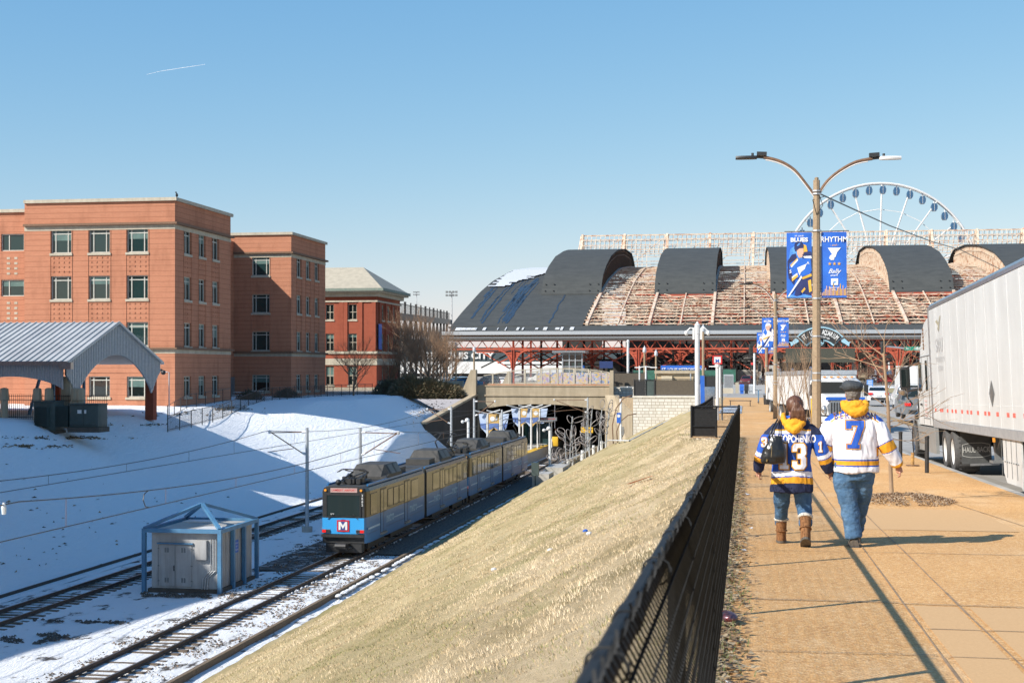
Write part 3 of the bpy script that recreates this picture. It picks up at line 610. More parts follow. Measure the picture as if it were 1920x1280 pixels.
# ---------------------------------------------------------------- old red brick building with hipped roof
Y3 = 199.0; X3 = WY(706, 700, Y3).x; Y3b = WX(750, 700, X3).y; xl3 = -84
rb = empty('old_brick_building', (X3, Y3, -3.4), 'old red brick building with pale hipped roof and stone cornice behind the office wings', 'building')
def z3(y): return (690-y)/F*Y3/fy(700)
rows = [(z3(599), z3(570)), (z3(658), z3(625)), (z3(722), z3(686))]
hs = [(WY(a, 700, Y3).x, WY(b, 700, Y3).x, z0, z1) for a, b in ((652.6, 669), (610.5, 626), (570, 586), (530, 546)) for z0, z1 in rows]
hs2 = [(WX(a, 700, X3).y, WX(b, 700, X3).y, z0, z1) for a, b in ((716, 720.5), (726.5, 731.5), (737, 741.5)) for z0, z1 in rows]
mb = MB(); facade(mb, 'x', Y3, xl3, X3, -4, z3(548), hs, .3); facade(mb, 'y', X3, Y3, Y3b, -4, z3(548), hs2, .3); mb.add([(X3, Y3b, -4), (X3, Y3b, 11), (xl3, Y3b, 11), (xl3, Y3b, -4)], [(0, 1, 2, 3)])
rel(mb.build('brick_wall', 'brick_red', rb, fix=False), rb)
for h in hs: rel(window(rb, 'x', Y3, h, .3, vs=(.5,), hs=(.5,), sill='limestone', frame='limestone', pane='glassd'), rb)
for h in hs2: rel(window(rb, 'y', X3, h, .3, vs=(), hs=(.5,), sill='limestone', frame='limestone', pane='glassd'), rb)
def band3(name, z0, z1, out, mat):
    m2 = MB(); m2.box(xl3, X3+out, Y3-out, Y3-.002, z0, z1); m2.box(X3+.002, X3+out, Y3, Y3b+out, z0, z1); rel(m2.build(name, mat, rb), rb)
band3('cornice', z3(549), z3(543), 1.1, 'limestone'); band3('frieze', z3(556), z3(549), .5, 'limestone'); band3('stone_band', z3(566), z3(563), .2, 'limestone')
band3('stone_band', z3(663), z3(658.5), .2, 'limestone'); band3('stone_band', z3(684), z3(672), .12, 'limestone'); band3('plinth', -4, z3(726), .1, 'limestone')
mb = MB()
for a in (640, 648, 676, 701): x = WY(a, 700, Y3).x; mb.box(x-.3, x+.3, Y3-.16, Y3-.003, z3(658), z3(566)); 
for a in (711, 722.5, 734, 746): y = WX(a, 700, X3).y; mb.box(X3+.003, X3+.2, y-.4, y+.4, z3(658), z3(566))
rel(mb.build('pilaster_row', 'brick_red', rb), rb)
ze, zr = z3(542), z3(502)+.6; e = 1.25; ym = (Y3+Y3b)/2; hw = (Y3b-Y3)/2+e
mb = MB(); mb.add([(xl3, Y3-e, ze), (X3+e, Y3-e, ze), (X3+e, Y3b+e, ze), (xl3, Y3b+e, ze), (xl3, ym, zr), (X3+e-hw*.62, ym, zr)], [(0, 1, 5, 4), (1, 2, 5), (2, 3, 4, 5), (0, 3, 2, 1)])
rel(mb.build('roof', M('slate_roof', (.42, .37, .28), (.34, .3, .23), 1.5, .8, bm=.2, bs=6), rb), rb)
mb = MB(); mb.box(xl3, X3+e+.1, Y3-e-.12, Y3-e, ze-.3, ze+.1); mb.box(X3+e, X3+e+.12, Y3-e, Y3b+e, ze-.3, ze+.1); rel(mb.build('gutter', M('copper_gutter', (.12, .17, .14), (.2, .22, .18), 3), rb), rb)
mb = MB(); p0 = WY(709, 607, Y3-.2); p1 = WY(716, 655, Y3-.2); mb.box(X3+.25, X3+.3, Y3+.2, Y3+1.9, p1.z, p0.z); rel(mb.build('vertical_banner', 'signblue', rb), rb)
# ---------------------------------------------------------------- metal roofed pavilion
XP = -47.3; ya, yb = WX(122, 700, XP).y, WX(298, 700, XP).y; ym = (ya+yb)/2
pv = empty('metal_roof_pavilion', (XP, ym, -3.6), 'open pavilion with pale ribbed metal roof and arched grey gable by the brick offices', 'pavilion')
zev, zrd = .42, WX(215, 604, XP).z
mb = MB(); xl = -86
for (y0, y1) in ((ya-.25, ym), (yb+.25, ym)):
    mb.add([(XP+.35, y0, zev), (xl, y0, zev), (xl, y1, zrd), (XP+.35, y1, zrd), (XP+.35, y0, zev-.12), (xl, y0, zev-.12), (xl, y1, zrd-.12), (XP+.35, y1, zrd-.12)], [(0, 1, 2, 3), (4, 7, 6, 5), (0, 4, 5, 1), (2, 6, 7, 3), (0, 3, 7, 4)])
    x = XP+.3
    while x > xl: mb.beam((x, y0, zev+.04), (x, y1, zrd+.04), .05, .09); x -= .52
rel(mb.build('roof', 'metroof', pv), pv)
def arch_gable(x, wd, nseg=24):
    mb = MB(); top = [(ya, zev), (ym, zrd-.12), (yb, zev)]
    def zt(y): return interp(top, y)
    def zb(y):
        t = (y-ya)/(yb-ya); 
        if t < .1: return lerp(-.5, -2.05, min(1, t/.1)**1.3) if t < .1 else 0
        if t > .9: return lerp(-.35, -2.0, min(1, (1-t)/.1)**1.3)
        return -2.0+3.0*math.sin(math.pi*(t-.1)/.8)**.75
    ys = [lerp(ya, yb, i/60) for i in range(61)]
    for a, b in zip(ys, ys[1:]):
        mb.add([(x, a, zb(a)), (x, b, zb(b)), (x, b, zt(b)), (x, a, zt(a)), (x-wd, a, zb(a)), (x-wd, b, zb(b)), (x-wd, b, zt(b)), (x-wd, a, zt(a))], [(0, 1, 2, 3), (4, 7, 6, 5), (0, 4, 5, 1), (3, 2, 6, 7)])
    y = ya+.1
    while y < yb-.1:
        k = max(zb(y), zb(y+.1)); mb.box(x+.001, x+.05, y, y+.09, k, zt(y)-.02); y += .27
    return mb
rel(arch_gable(XP+.1, .12).build('gable_panel', 'galv', pv), pv)
mb = MB(); x = XP-.2
def zfa(x): t = ((XP-x) % 8.2)/8.2; return -1.75+1.15*math.sin(math.pi*t)**.6
while x > xl: mb.add([(x, ya+.1, zfa(x)), (x-.2, ya+.1, zfa(x-.2)), (x-.2, ya+.1, zev-.1), (x, ya+.1, zev-.1), (x, ya+.16, zfa(x)), (x-.2, ya+.16, zfa(x-.2)), (x-.2, ya+.16, zev-.1), (x, ya+.16, zev-.1)], [(0, 1, 2, 3), (4, 7, 6, 5), (0, 4, 5, 1)]); mb.box(x-.06, x, ya+.05, ya+.098, zfa(x)+.02, zev-.1); x -= .2
rel(mb.build('side_fascia', 'galv', pv), pv)
mb = MB(); mb.cbox((XP+.2, ya-.25, zev-.25), (.9, .4, .5)); mb.box(xl, XP+.35, ya-.42, ya-.26, zev-.22, zev+.06); rel(mb.build('gutter', 'alu', pv), pv)
mb = MB(); mb.add([(XP-.5, ya+.5, -.4), (xl, ya+.5, -.4), (xl, yb-.5, -.4), (XP-.5, yb-.5, -.4)], [(0, 1, 2, 3)]); rel(mb.build('ceiling', 'dark', pv, fix=False), pv)
for x, y, c in [(XP-.3, yb-.9, 'rust'), (XP-.3, ya+1.0, 'conc'), (XP-8.4, ya+1.0, 'conc'), (XP-8.4, yb-.9, 'rust')]:
    mb = MB(); mb.box(x-.35, x+.35, y-.35, y+.35, -4.2, -.6); rel(mb.build('column', 'brick_red' if c == 'rust' else c, pv), pv)
mb = MB()
for x in (XP-3, XP-5.5): mb.beam((x, ya+5, -3.8), (x+1.2, ya+5, .0), .18); mb.beam((x, ya+9, -3.8), (x, ya+9, .0), .18)
rel(mb.build('blue_brace', 'blueframe', pv), pv)
# concrete posts and black picket fence in front of the pavilion
pf = empty('picket_fence', (-46, 96, -3.6), 'black steel picket fence between concrete posts in front of the pavilion', 'fence')
mb = MB(); yF = 94.2
for i in range(150): x = -44.5-i*.16; mb.box(x-.012, x+.012, yF-.012, yF+.012, -3.8, -1.85)
for z in (-3.5, -2.3, -2.0): mb.box(-69, -44.4, yF-.02, yF+.02, z, z+.04)
rel(mb.build('pickets', 'black', pf), pf)
for px in (-20, 8, 70, 92, 141, 151):
    p = WY(px, 700, yF-.4); mb = MB(); mb.tube([(p.x, p.y, -3.9), (p.x, p.y, -2.3), (p.x, p.y, -2.25), (p.x, p.y, -1.5)], [.28, .28, .34, .3], 8); mb.ellip((p.x, p.y, -1.5), (.3, .3, .12), 0, 8, 5); rel(mb.build('concrete_post', 'conc', pf, 'auto'), pf)
def railfence(name, pts, h, label, mat='black', every=2.4, pick=0, r=.025):
    o = V(pts[0]); root = empty(name, o, label, 'fence'); L_ = []; 
    mb = MB(); mp = MB(); mk = MB()
    for a, b in zip(pts, pts[1:]):
        a, b = V(a)-o, V(b)-o; n_ = max(1, int((b-a).length/every))
        for z in (h, .15): mb.tube([a+V((0, 0, z)), b+V((0, 0, z))], r, 5)
        for i in range(n_+(1 if (b+o-V(pts[-1])).length < 1e-4 else 0)):
            q = a.lerp(b, i/n_)
            if root.get('pm') is None: pm_ = MB(); pm_.tube([(0, 0, -.3), (0, 0, h+.05)], r*1.5, 6); pO = pm_.build('post', mat, root); root['pm'] = 1; pM = pO.data
            else: pO = bpy.data.objects.new('post', pM); COL.objects.link(pO); pO.parent = root
            pO.location = q
        if pick:
            k = int((b-a).length/pick)
            for i in range(k): q = a.lerp(b, i/k); mk.tube([q, q+V((0, 0, h))], r*.35, 3, caps=False)
    mb.build('rail', mat, root); del root['pm']
    if pick: mk.build('infill', mat, root, fix=False)
    return root
def on(X, Y): return V((X, Y, zsl(X, Y)))
railfence('perimeter_fence', [on(-45.8, 108), on(-46.5, 122), on(-47.5, 136), on(-47.5, 160), on(-46, 172)], 1.3, 'low black chain link fence along the crest of the snow slope', pick=.14)
railfence('lawn_fence', [on(-47.5, 112), on(-49.5, 121), on(-50.6, 135)], 1.25, 'thin grey fence between the pavilion and the brick offices', 'black')
def bushblob(name, c, r, n_, seed, mat, label, cat, ln=.35, th=.012, group=None):
    rnd = random.Random(seed); mb = MB(); c = V(c)
    for i in range(n_):
        a, b = rnd.uniform(0, 6.28), rnd.uniform(0, 1.45); k = rnd.random()**.45
        p = c+V((math.cos(a)*math.cos(b)*r[0]*k, math.sin(a)*math.cos(b)*r[1]*k, math.sin(b)*r[2]*k*(1+.3*noise.noise(V((a*2, b*2, seed))))))
        d = (p-c).normalized()+V((rnd.uniform(-1, 1), rnd.uniform(-1, 1), rnd.uniform(-.3, 1)))*.7; q = p+d.normalized()*ln*rnd.uniform(.5, 1.3); s = d.orthogonal().normalized()*th*rnd.uniform(.6, 1.6)
        mb.add([p-s, p+s, q], [(0, 1, 2)], rnd.choice([0, 0, 1]))
    return tag(mb.build(name, mat, fix=False), label, cat, group)
for x, y, lab in [(-49.8, 150, 'dark round shrub at the foot of the second brick wing'), (-50, 139, 'low dark shrub between the two brick wings')]:
    bushblob('shrub', (x, y, -3.7), (1.6, 1.6, 1.3), 2500, int(y), ['bark_dark', M('evergreen', (.03, .04, .015), (.05, .06, .025))], lab, 'shrub', .3, .03)
for i, (px, d, lab) in enumerate([(478, 155, 'snowy picnic table nearest the dark shrub'), (455, 150, 'snowy picnic table beside the lawn fence')]):
    p = W(px, 742, d); t = empty('picnic_table', (p.x, p.y, zsl(p.x, p.y)), lab, 'table'); mb = MB(); mb.box(-.9, .9, -.35, .35, .7, .76); mb.build('table_top', 'white', t); mb = MB()
    for s in (-.7, .7): mb = MB(); mb.box(-.9, .9, s-.13, s+.13, .42, .46); mb.build('bench', 'white', t)
    mb = MB(); mb.beam((-.6, -.6, 0), (-.6, .5, .7), .06); mb.beam((-.6, .6, 0), (-.6, -.5, .7), .06); mb.beam((.6, -.6, 0), (.6, .5, .7), .06); mb.beam((.6, .6, 0), (.6, -.5, .7), .06); mb.build('leg_frame', 'black', t)
# cctv pole by the pavilion
t = empty('camera_pole', W(317, 770, 118), 'thin grey pole with cameras between the pavilion and the brick offices', 'camera pole'); t.location.z = -3.9; mb = MB(); mb.tube([(0, 0, 0), (0, 0, 3.55), (-.35, 0, 3.6)], .05, 6); mb.build('pole', 'galv', t)
mb = MB(); mb.ellip((-.5, 0, 3.55), (.22, .18, .2)); mb.ellip((-.75, 0, 3.75), (.2, .12, .1)); mb.build('camera_head', 'black', t)
# transformer cabinets
def cabinet(p, sx, sy, sz, lab, fins):
    t = empty('transformer_cabinet', p, lab, 'transformer cabinet', 'transformer cabinets on the crest')
    mb = MB(); mb.box(-sx/2, sx/2, -sy/2, sy/2, 0, sz); mb.build('housing', 'greybox', t, bev=.03)
    mb = MB(); mb.box(-sx/2-.04, sx/2+.04, -sy/2-.04, sy/2+.04, sz+.002, sz+.08); mb.build('lid', 'greybox', t)
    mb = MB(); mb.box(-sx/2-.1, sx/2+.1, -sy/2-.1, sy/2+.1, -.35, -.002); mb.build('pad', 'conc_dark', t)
    if fins:
        mb = MB()
        for i in range(12): x = sx/2+.02+i*.075; mb.box(x, x+.03, -sy/2+.1, sy/2-.1, .25, sz-.25)
        for i in range(12): x = -sx/2+.3+i*.08; mb.box(x, x+.03, -sy/2-.45, -sy/2-.005, .3, sz-.3)
        mb.build('cooling_fins', 'greybox', t)
    else:
        mb = MB(); mb.box(-.01, .01, -sy/2-.012, -sy/2-.002, .1, sz-.1); mb.box(-sx/2+.1, sx/2-.1, -sy/2-.012, -sy/2-.002, .15, .17); mb.build('door_seam', 'black', t)
        mb = MB(); mb.box(-.45, -.15, -sy/2-.015, -sy/2-.003, .95, 1.2); mb.box(.05, .2, -sy/2-.015, -sy/2-.003, .95, 1.2); mb.build('warning_label', 'white', t)
cabinet(WY(92, 806, 92.6), 1.55, 1.4, 1.95, 'dark green transformer with cooling fins left of the plain one', True)
cabinet(WY(166, 800, 92.8), 2.1, 1.5, 1.55, 'plain dark green cabinet with white warning labels', False)

# the brick block left of the picture whose shadow crosses the snow
mb = MB(); mb.prism([(-56, 5), (-54.8, 22), (-50, 50), (-51, 78), (-76, 78), (-76, 5)], 'z', -4, 16.5); r = empty('brick_block', (-60, 40, -4), 'tall orange brick block whose long shadow crosses the snow and the tracks', 'office building')
rel(mb.build('brick_wall', 'brick', r), r); mb = MB(); mb.prism([(-55.8, 4.8), (-54.6, 22), (-49.8, 50), (-50.8, 78.2), (-76.2, 78.2), (-76.2, 4.8)], 'z', 16.503, 16.8); rel(mb.build('coping', 'limestone', r), r)
# ---------------------------------------------------------------- train shed station
YS0 = 280.0; GS = -3.16
st = empty('train_shed', (0, YS0, GS), 'huge train shed with dark roof monitors above a peeling cream steel roof frame', 'train shed')
def S(mb, name, mat, sm=False, fix=True): return rel(mb.build(name, mat, st, sm, fix), st)
RP = [(280, 8.4), (290, 11.3), (312, 17.0), (328, 20.4), (355, 24.6), (385, 27.2), (402, 28.3), (430, 28.6), (470, 25)]
MP = [(308, 16.2), (309.5, 18.2), (312, 20.4), (319, 23.0), (331, 26.2), (350, 29.3), (372, 31.2), (392, 31.6)]
def sm_interp(P, t): return (interp(P, t-2)+2*interp(P, t)+interp(P, t+2))/4
def zr(Y): return sm_interp(RP, Y) if Y > 283 else interp(RP, Y)
XL = WY(845, 612, 280).x; XC = WY(1092, 610, 280).x; MW, MPT = 13.1, 24.65; MX = [-44.3+MPT*i for i in range(6)]
def roofsheet(x0, x1, y0, y1, th=.25, dz=0, n_=30):
    mb = MB(); ys = [lerp(y0, y1, i/n_) for i in range(n_+1)]
    mb.loft([[(x0, y, zr(y)+dz), (x1, y, zr(y)+dz), (x1, y, zr(y)-th+dz), (x0, y, zr(y)-th+dz)] for y in ys]); return mb
S(roofsheet(XL, XC, 280, 308), 'lower_roof_cladding', 'membrane', 'auto'); S(roofsheet(XL, MX[0], 308.01, 440), 'upper_roof_cladding', 'membrane', 'auto')
mb = MB()
for i in range(60):            # snow lying on the top of the left roof
    a = i/60; Y = lerp(318, 410, a); x0 = XL+.6+(3.5-3*a)*abs(noise.noise(V((i*.35, 1, 0)))); x1 = XL+lerp(4.5, 20, a**.8)+noise.noise(V((i*.5, 3, 0)))*3.2
    Y2 = lerp(318, 410, (i+1)/60); mb.add([(x0, Y, zr(Y)+.3), (x1, Y, zr(Y)+.3), (x1-.1, Y2, zr(Y2)+.3), (x0, Y2, zr(Y2)+.3)], [(0, 1, 2, 3)])
S(mb, 'roof_snow', 'white', fix=False)
mb = MB(); rnd = random.Random(8)
for i in range(26):            # wet meltwater streaks
    x = XL+rnd.gauss(9, 4.2); x = min(max(x, XL+2), XL+20); a = rnd.uniform(.3, 1); y1 = lerp(300, 345, rnd.random()); y0 = max(282, y1-rnd.uniform(14, 50)); w_ = rnd.uniform(.08, .28); k = 12
    for j in range(k): A, B = lerp(y0, y1, j/k), lerp(y0, y1, (j+1)/k); o1, o2 = nz(x, j, .7, .35), nz(x, j+1, .7, .35); mb.add([(x+o1-w_, A, zr(A)+.04), (x+o1+w_, A, zr(A)+.04), (x+o2+w_, B, zr(B)+.04), (x+o2-w_, B, zr(B)+.04)], [(0, 1, 2, 3)])
wet, wn, wb = nodes('wet_membrane'); wb.inputs['Base Color'].default_value = (.025, .04, .062, 1); wb.inputs['Roughness'].default_value = .45; wb.inputs['Specular IOR Level'].default_value = .5
S(mb, 'meltwater_streaks', wet, fix=False)
mb = MB(); mb.box(XL-.5, 75, 280.02, 282.5, 8.0, 8.35); S(mb, 'lean_to_roof', 'membrane')
mb = MB(); mb.add([(XL+.5, 276.4, 7.2), (75, 276.4, 7.2), (75, 280.6, 8.45), (XL, 280.6, 8.45)], [(0, 1, 2, 3)]); S(mb, 'roof_apron', 'membrane')
mb = MB()
for i in range(15): x = XL+2+(i*1.0 if i < 4 else 4+(i-4)*1.9+rnd.uniform(-.8, .8)); l = (1.15 if i < 4 else rnd.uniform(.15, .8)); mb.cbox((x, 278+nz(i, 3, 1, .6), 7.80), (l, rnd.uniform(1, 2.2), .1), rot=Matrix.Rotation(.29, 3, 'X'))
S(mb, 'apron_snow', 'white')
for z0, z1, yf, mat, nm in [(6.55, 7.25, 276.0, 'galv', 'gutter'), (6.2, 6.53, 276.5, 'rust', 'fascia'), (5.85, 6.18, 276.2, 'alu', 'fascia'), (5.45, 5.83, 276.7, 'conc_grey', 'fascia')]:
    mb = MB(); mb.box(XL-1, 75, yf, 279.9, z0, z1); S(mb, nm, mat)
# front truss, columns and curved brackets
mb = MB(); x = XL+2; zt, zb = 5.4, 3.75; yT = 277.5
mb.box(XL+1, 75, yT-.12, yT+.12, zt-.1, zt+.12); mb.box(XL+1, 75, yT-.14, yT+.14, zb-.16, zb+.16)
while x < 74: mb.beam((x, yT, zt), (x+1.23, yT, zb), .16); mb.beam((x+1.23, yT, zb), (x+2.46, yT, zt), .13); x += 2.46
S(mb, 'front_truss', 'red_steel')
CX = [WY(962, 700, yT).x+12.33*k for k in range(0, 10, 1)]
def column(x, y, w_=.55, br=True, z1=3.7, mat='red_steel'):
    mb = MB(); mb.box(x-w_/2, x-w_/2+.1, y-.3, y+.3, GS, z1); mb.box(x+w_/2-.1, x+w_/2, y-.3, y+.3, GS, z1); mb.box(x-w_/2+.1, x+w_/2-.1, y-.06, y+.06, GS, z1)
    if br:
        for s in (-1, 1):
            pts = [(x+s*w_/2, 3.6), (x+s*3.1, 3.6)]+[(x+s*(w_/2+2.75*(1-math.sin(t))), 3.35-3.6*(1-math.cos(t))) for t in [math.pi/2*j/10 for j in range(0, 11)]]
            cv = [(x+s*(w_/2+2.6*(1-math.cos(t))), .1+3.4*math.sin(t)) for t in [math.pi/2*j/10 for j in range(11)]]
            for a, b in zip(cv, cv[1:]): mb.beam((a[0], y, a[1]), (b[0], y, b[1]), .3, .32)
            mb.beam((x+s*.3, y, 2.9), (cv[6][0], y, cv[6][1]), .12); mb.beam((x+s*.3, y, 3.6), (cv[8][0], y, cv[8][1]), .1); mb.beam((x+s*1.3, y, 3.6), (cv[8][0], y, cv[8][1]), .1)
            mb.add([(x+s*.3, y+.02, 1.4), (cv[5][0], y+.02, cv[5][1]), (cv[7][0]-s*.4, y+.02, cv[7][1]-.1), (x+s*.3, y+.02, 3.2)], [(0, 1, 2, 3)])
    return S(mb, 'column', mat)
for i, x in enumerate(CX): column(x, yT, .55 if i % 2 == 0 else .42, i % 2 == 0)
for yy in (292, 312, 340):
    for x in [CX[0]-18.5+6.16*k for k in range(0, 20)]:
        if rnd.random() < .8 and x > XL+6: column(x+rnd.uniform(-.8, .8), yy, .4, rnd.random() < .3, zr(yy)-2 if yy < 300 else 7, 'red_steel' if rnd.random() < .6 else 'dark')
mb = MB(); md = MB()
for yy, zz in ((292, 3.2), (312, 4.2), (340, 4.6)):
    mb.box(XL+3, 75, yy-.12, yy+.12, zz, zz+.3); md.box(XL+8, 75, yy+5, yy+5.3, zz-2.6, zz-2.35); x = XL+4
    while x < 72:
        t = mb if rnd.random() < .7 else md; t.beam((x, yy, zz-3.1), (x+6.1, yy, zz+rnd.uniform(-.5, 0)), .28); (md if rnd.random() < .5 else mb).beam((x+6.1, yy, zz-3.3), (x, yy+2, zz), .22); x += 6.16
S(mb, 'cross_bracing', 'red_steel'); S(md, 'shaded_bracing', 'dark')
mb = MB()
for yy in (300, 325, 350, 380):
    x = XC
    while x < 75:
        zz = zr(yy)-3; mb.beam((x, yy, zz), (x+6.1, yy, zz-3.4), .3); mb.beam((x+6.1, yy, zz-3.4), (x+12.3, yy, zz), .3); x += 12.33
    mb.box(XC-10, 75, yy-.15, yy+.15, zr(yy)-3.2, zr(yy)-2.9); mb.box(XC-10, 75, yy-.15, yy+.15, zr(yy)-6.9, zr(yy)-6.6)
for x in [XC+6.16*k for k in range(18)]:
    for a, b in ((283, 300), (300, 325), (325, 350), (350, 380)): mb.beam((x, a, zr(a)-1.2), (x, b, zr(b)-3.2), .28); mb.beam((x, a, zr(a)-4.6 if a > 290 else 6), (x, b, zr(b)-6.7), .24)
S(mb, 'interior_trusses', 'red_steel')
# the peeling cream purlins and diagonals of the stripped roof
mb = MB(); rnd = random.Random(12); XR = 78
Y = 281.5; rows = []
while Y < 404: rows.append(Y); Y += 2.55+.012*(Y-281)
mr = MB()
for i, Y in enumerate(rows):
    x = XC if Y < 308 else MX[0]+MW-1; c = 0; dY = (rows[i+1]-Y if i+1 < len(rows) else 3)
    while x < XR:
        e = min(XR, x+6.16); j1, j2 = rnd.uniform(-.09, .09), rnd.uniform(-.09, .09)
        if rnd.random() < .95: mb.beam((x, Y, zr(Y)+j1), (e, Y, zr(Y)+j2), .19)
        t = mr if rnd.random() < .4 else mb; t.beam((x, Y+.3, zr(Y)-.8), (e, Y+.3, zr(Y)-.8+rnd.choice([0, 0, .15])), .12)
        for q in range(3):
            a_, b_ = x+q*2.05, x+q*2.05+1.03
            if b_+1 < XR and rnd.random() < .8: mb.beam((a_, Y, zr(Y)), (b_, Y+.3, zr(Y)-.8), .085); mb.beam((b_, Y+.3, zr(Y)-.8), (b_+1.03, Y, zr(Y)), .085)
        if rnd.random() < .55: mb.beam((x, Y, zr(Y)-.1), (e, Y+dY, zr(Y+dY)-.15), .11)
        if rnd.random() < .3: mb.beam((e, Y, zr(Y)-.1), (x, Y+dY, zr(Y+dY)-.15), .1)
        if rnd.random() < .3: mb.beam((x+rnd.uniform(1, 5), Y, zr(Y)), (x+rnd.uniform(1, 5), Y+dY, zr(Y+dY)), .14)
        x = e
S(mr, 'lower_purlin_chords', 'red_steel')
S(mb, 'roof_purlins', 'cream_steel')
for k in range(-1, 16):
    mb = MB()
    x = -31.3+6.16*k; main = k % 2 == 0
    if x > XR-2: break
    if x < XC-.1: continue
    ys = [280.6+i*6 for i in range(21)]; w_ = .55 if main else .22
    for a, b in zip(ys, ys[1:]):
        if x < MX[0]+MW-1 and a > 306: continue
        mb.beam((x, a, zr(a)+.1), (x, b, zr(b)+.1), w_, .5 if main else .3)
    S(mb, 'roof_rib', 'cream_steel')
# monitors
def zm(Y): return interp(MP, Y)
for i, x0 in enumerate(MX):
    x1 = x0+MW; mb = MB(); ys = [308, 308.6, 309.5, 311, 313, 316, 320, 325, 331, 338, 346, 355, 364, 373, 382, 392]
    mb.loft([[(x0, y, zm(y)), (x1, y, zm(y)), (x1, y, zm(y)-.3), (x0, y, zm(y)-.3)] for y in ys])
    mb.loft([[(x0, y, z), (x1, y, z), (x1, y, z-.3), (x0, y, z-.3)] for y, z in ((392, 31.6), (398, 30.6), (404, 28.5))])
    o = S(mb, 'roof_monitor', 'membrane', 'auto')
    for xs, sg in ((x0, -1), (x1, 1)):
        m2 = MB(); md = MB()
        for a, b in zip(ys, ys[1:]):
            xx = xs-sg*.8; md.add([(xx, a, zr(a)-.3), (xx, b, zr(b)-.3), (xx, b, zm(b)-.3), (xx, a, zm(a)-.3)], [(0, 1, 2, 3)])
        y = 310
        while y < 396:
            t = min(y, 392); z_ = zm(t)-.1 if y < 392 else 31-.3*(y-392); m2.box(xs-sg*.5-.1, xs-sg*.5+.1, y, y+.22, zr(y)-.2, z_-.25); y += 1.35
        for dz in (.55, 1.6): 
            yy = [309+i_*5 for i_ in range(18)]
            for a, b in zip(yy, yy[1:]): m2.beam((xs-sg*.45, a, max(zm(min(a, 392))-dz, zr(a))), (xs-sg*.45, b, max(zm(min(b, 392))-dz, zr(b))), .2)
        S(m2, 'louvre_posts', 'cream_steel' if sg < 0 else 'rust'); S(md, 'louvre_backing', M('louvre_shade', (.09, .06, .045), (.05, .035, .03), 1) if i == 0 and sg > 0 else 'rust', fix=False)  # right ends coloured darker for their shade, left posts pale as in sun
    m3 = MB(); m3.box(x0, x1, 307.9, 308.3, 15.2, 15.9); S(m3, 'monitor_beam', 'red_steel')
    m3 = MB()
    for u in (.06, .2, .8, .94):
        for y_, z_ in ((308.55, 16.9), (309.6, 18.4)): m3.cbox((lerp(x0, x1, u), y_-.2, z_), (.22, .25, .22))
    S(m3, 'vent_stubs', 'black')
# ridge lattice
yL = 408; zA, zB = 28.6, 38.6; mb = MB(); xa = WY(1083, 470, yL).x; x = xa
for k, (z, dy) in enumerate([(38.7, 6), (37.2, 4.8), (35.6, 3.8), (34.2, 2.8), (32.8, 2), (30.6, 1), (28.8, 0)]):
    if k < 5: mb.beam((xa+(z-30)*.12, yL+dy, z), (100, yL+dy, z), .2 if k not in (1, 3) else .26)
    elif k > 4: mb.beam((xa+12, yL+dy, z), (100, yL+dy, z), .18)
    mb.beam((xa+1, yL+14-dy, z), (100, yL+14-dy, z), .16)
while x < 98:
    mb.beam((x+.6, yL+2, 33), (x+.9, yL+6, 38.7), .11); mb.beam((x+.2, yL+12, 33), (x+.6, yL+8, 38.7), .1); x += 1.32
    if rnd.random() < .4: mb.beam((x, yL+1, 29), (x, yL+2, 33), .13)
for k in range(12):
    x = xa+.5+12.33*k; mb.beam((x, yL, 28.5), (x+.3, yL+6, 38.9), .6); mb.beam((x, yL+14, 28), (x+.3, yL+8, 38.9), .45); mb.beam((x-1.2, yL, 28), (x-.2, yL+6, 38.5), .2)
    mb.beam((x+1, yL+6, 29), (x+11.5, yL+4, 37.5), .14); mb.beam((x-.6, yL+7, 29.5), (x+3.5, yL+7, 37), .12)
S(mb, 'ridge_lattice', 'cream_steel')
# dark covers and floor clutter under the shed
mb = MB(); mb.box(XL+2, MX[0], 440, 441, GS, 20); mb.box(XC-4, 75, 430, 431, 1.8, 25.5); S(mb, 'dark_backdrop', 'dark')  # near-black backdrop, added height makes the roof gaps look shaded
# buildings seen under the shed
def block(name, px0, px1, py0, py1, Y, dep, mat, label, cat='building', wins=None, base=GS):
    a, b = WY(px0, py1, Y), WY(px1, py0, Y); z1 = WY((px0+px1)/2, py0, Y).z; z0 = base if py1 is None or py1 > 712 else WY((px0+px1)/2, py1, Y).z
    root = empty(name, ((a.x+b.x)/2, Y, z0), label, cat); mb = MB(); w_ = (b.x-a.x)/2; mb.box(-w_, w_, 0, dep, 0, z1-z0); mb.build('wall', mat, root)
    return root, w_, z1-z0
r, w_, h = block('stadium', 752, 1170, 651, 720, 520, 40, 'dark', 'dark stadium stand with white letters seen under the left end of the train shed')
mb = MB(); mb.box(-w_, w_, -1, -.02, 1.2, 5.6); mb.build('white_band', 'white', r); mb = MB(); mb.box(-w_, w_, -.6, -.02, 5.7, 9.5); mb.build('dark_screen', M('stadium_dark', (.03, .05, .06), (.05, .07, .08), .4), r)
mb = MB(); k = WY(880, 667, 519).x-r.location.x; put_text(mb, 'ST. LOUIS CITY', 3.4, (k-4, -1.2, WY(880, 667, 519).z-r.location.z), (1, 0, 0), (0, 0, 1), bold=.03, sx=1.15); mb.build('lettering', 'white', r, fix=False)
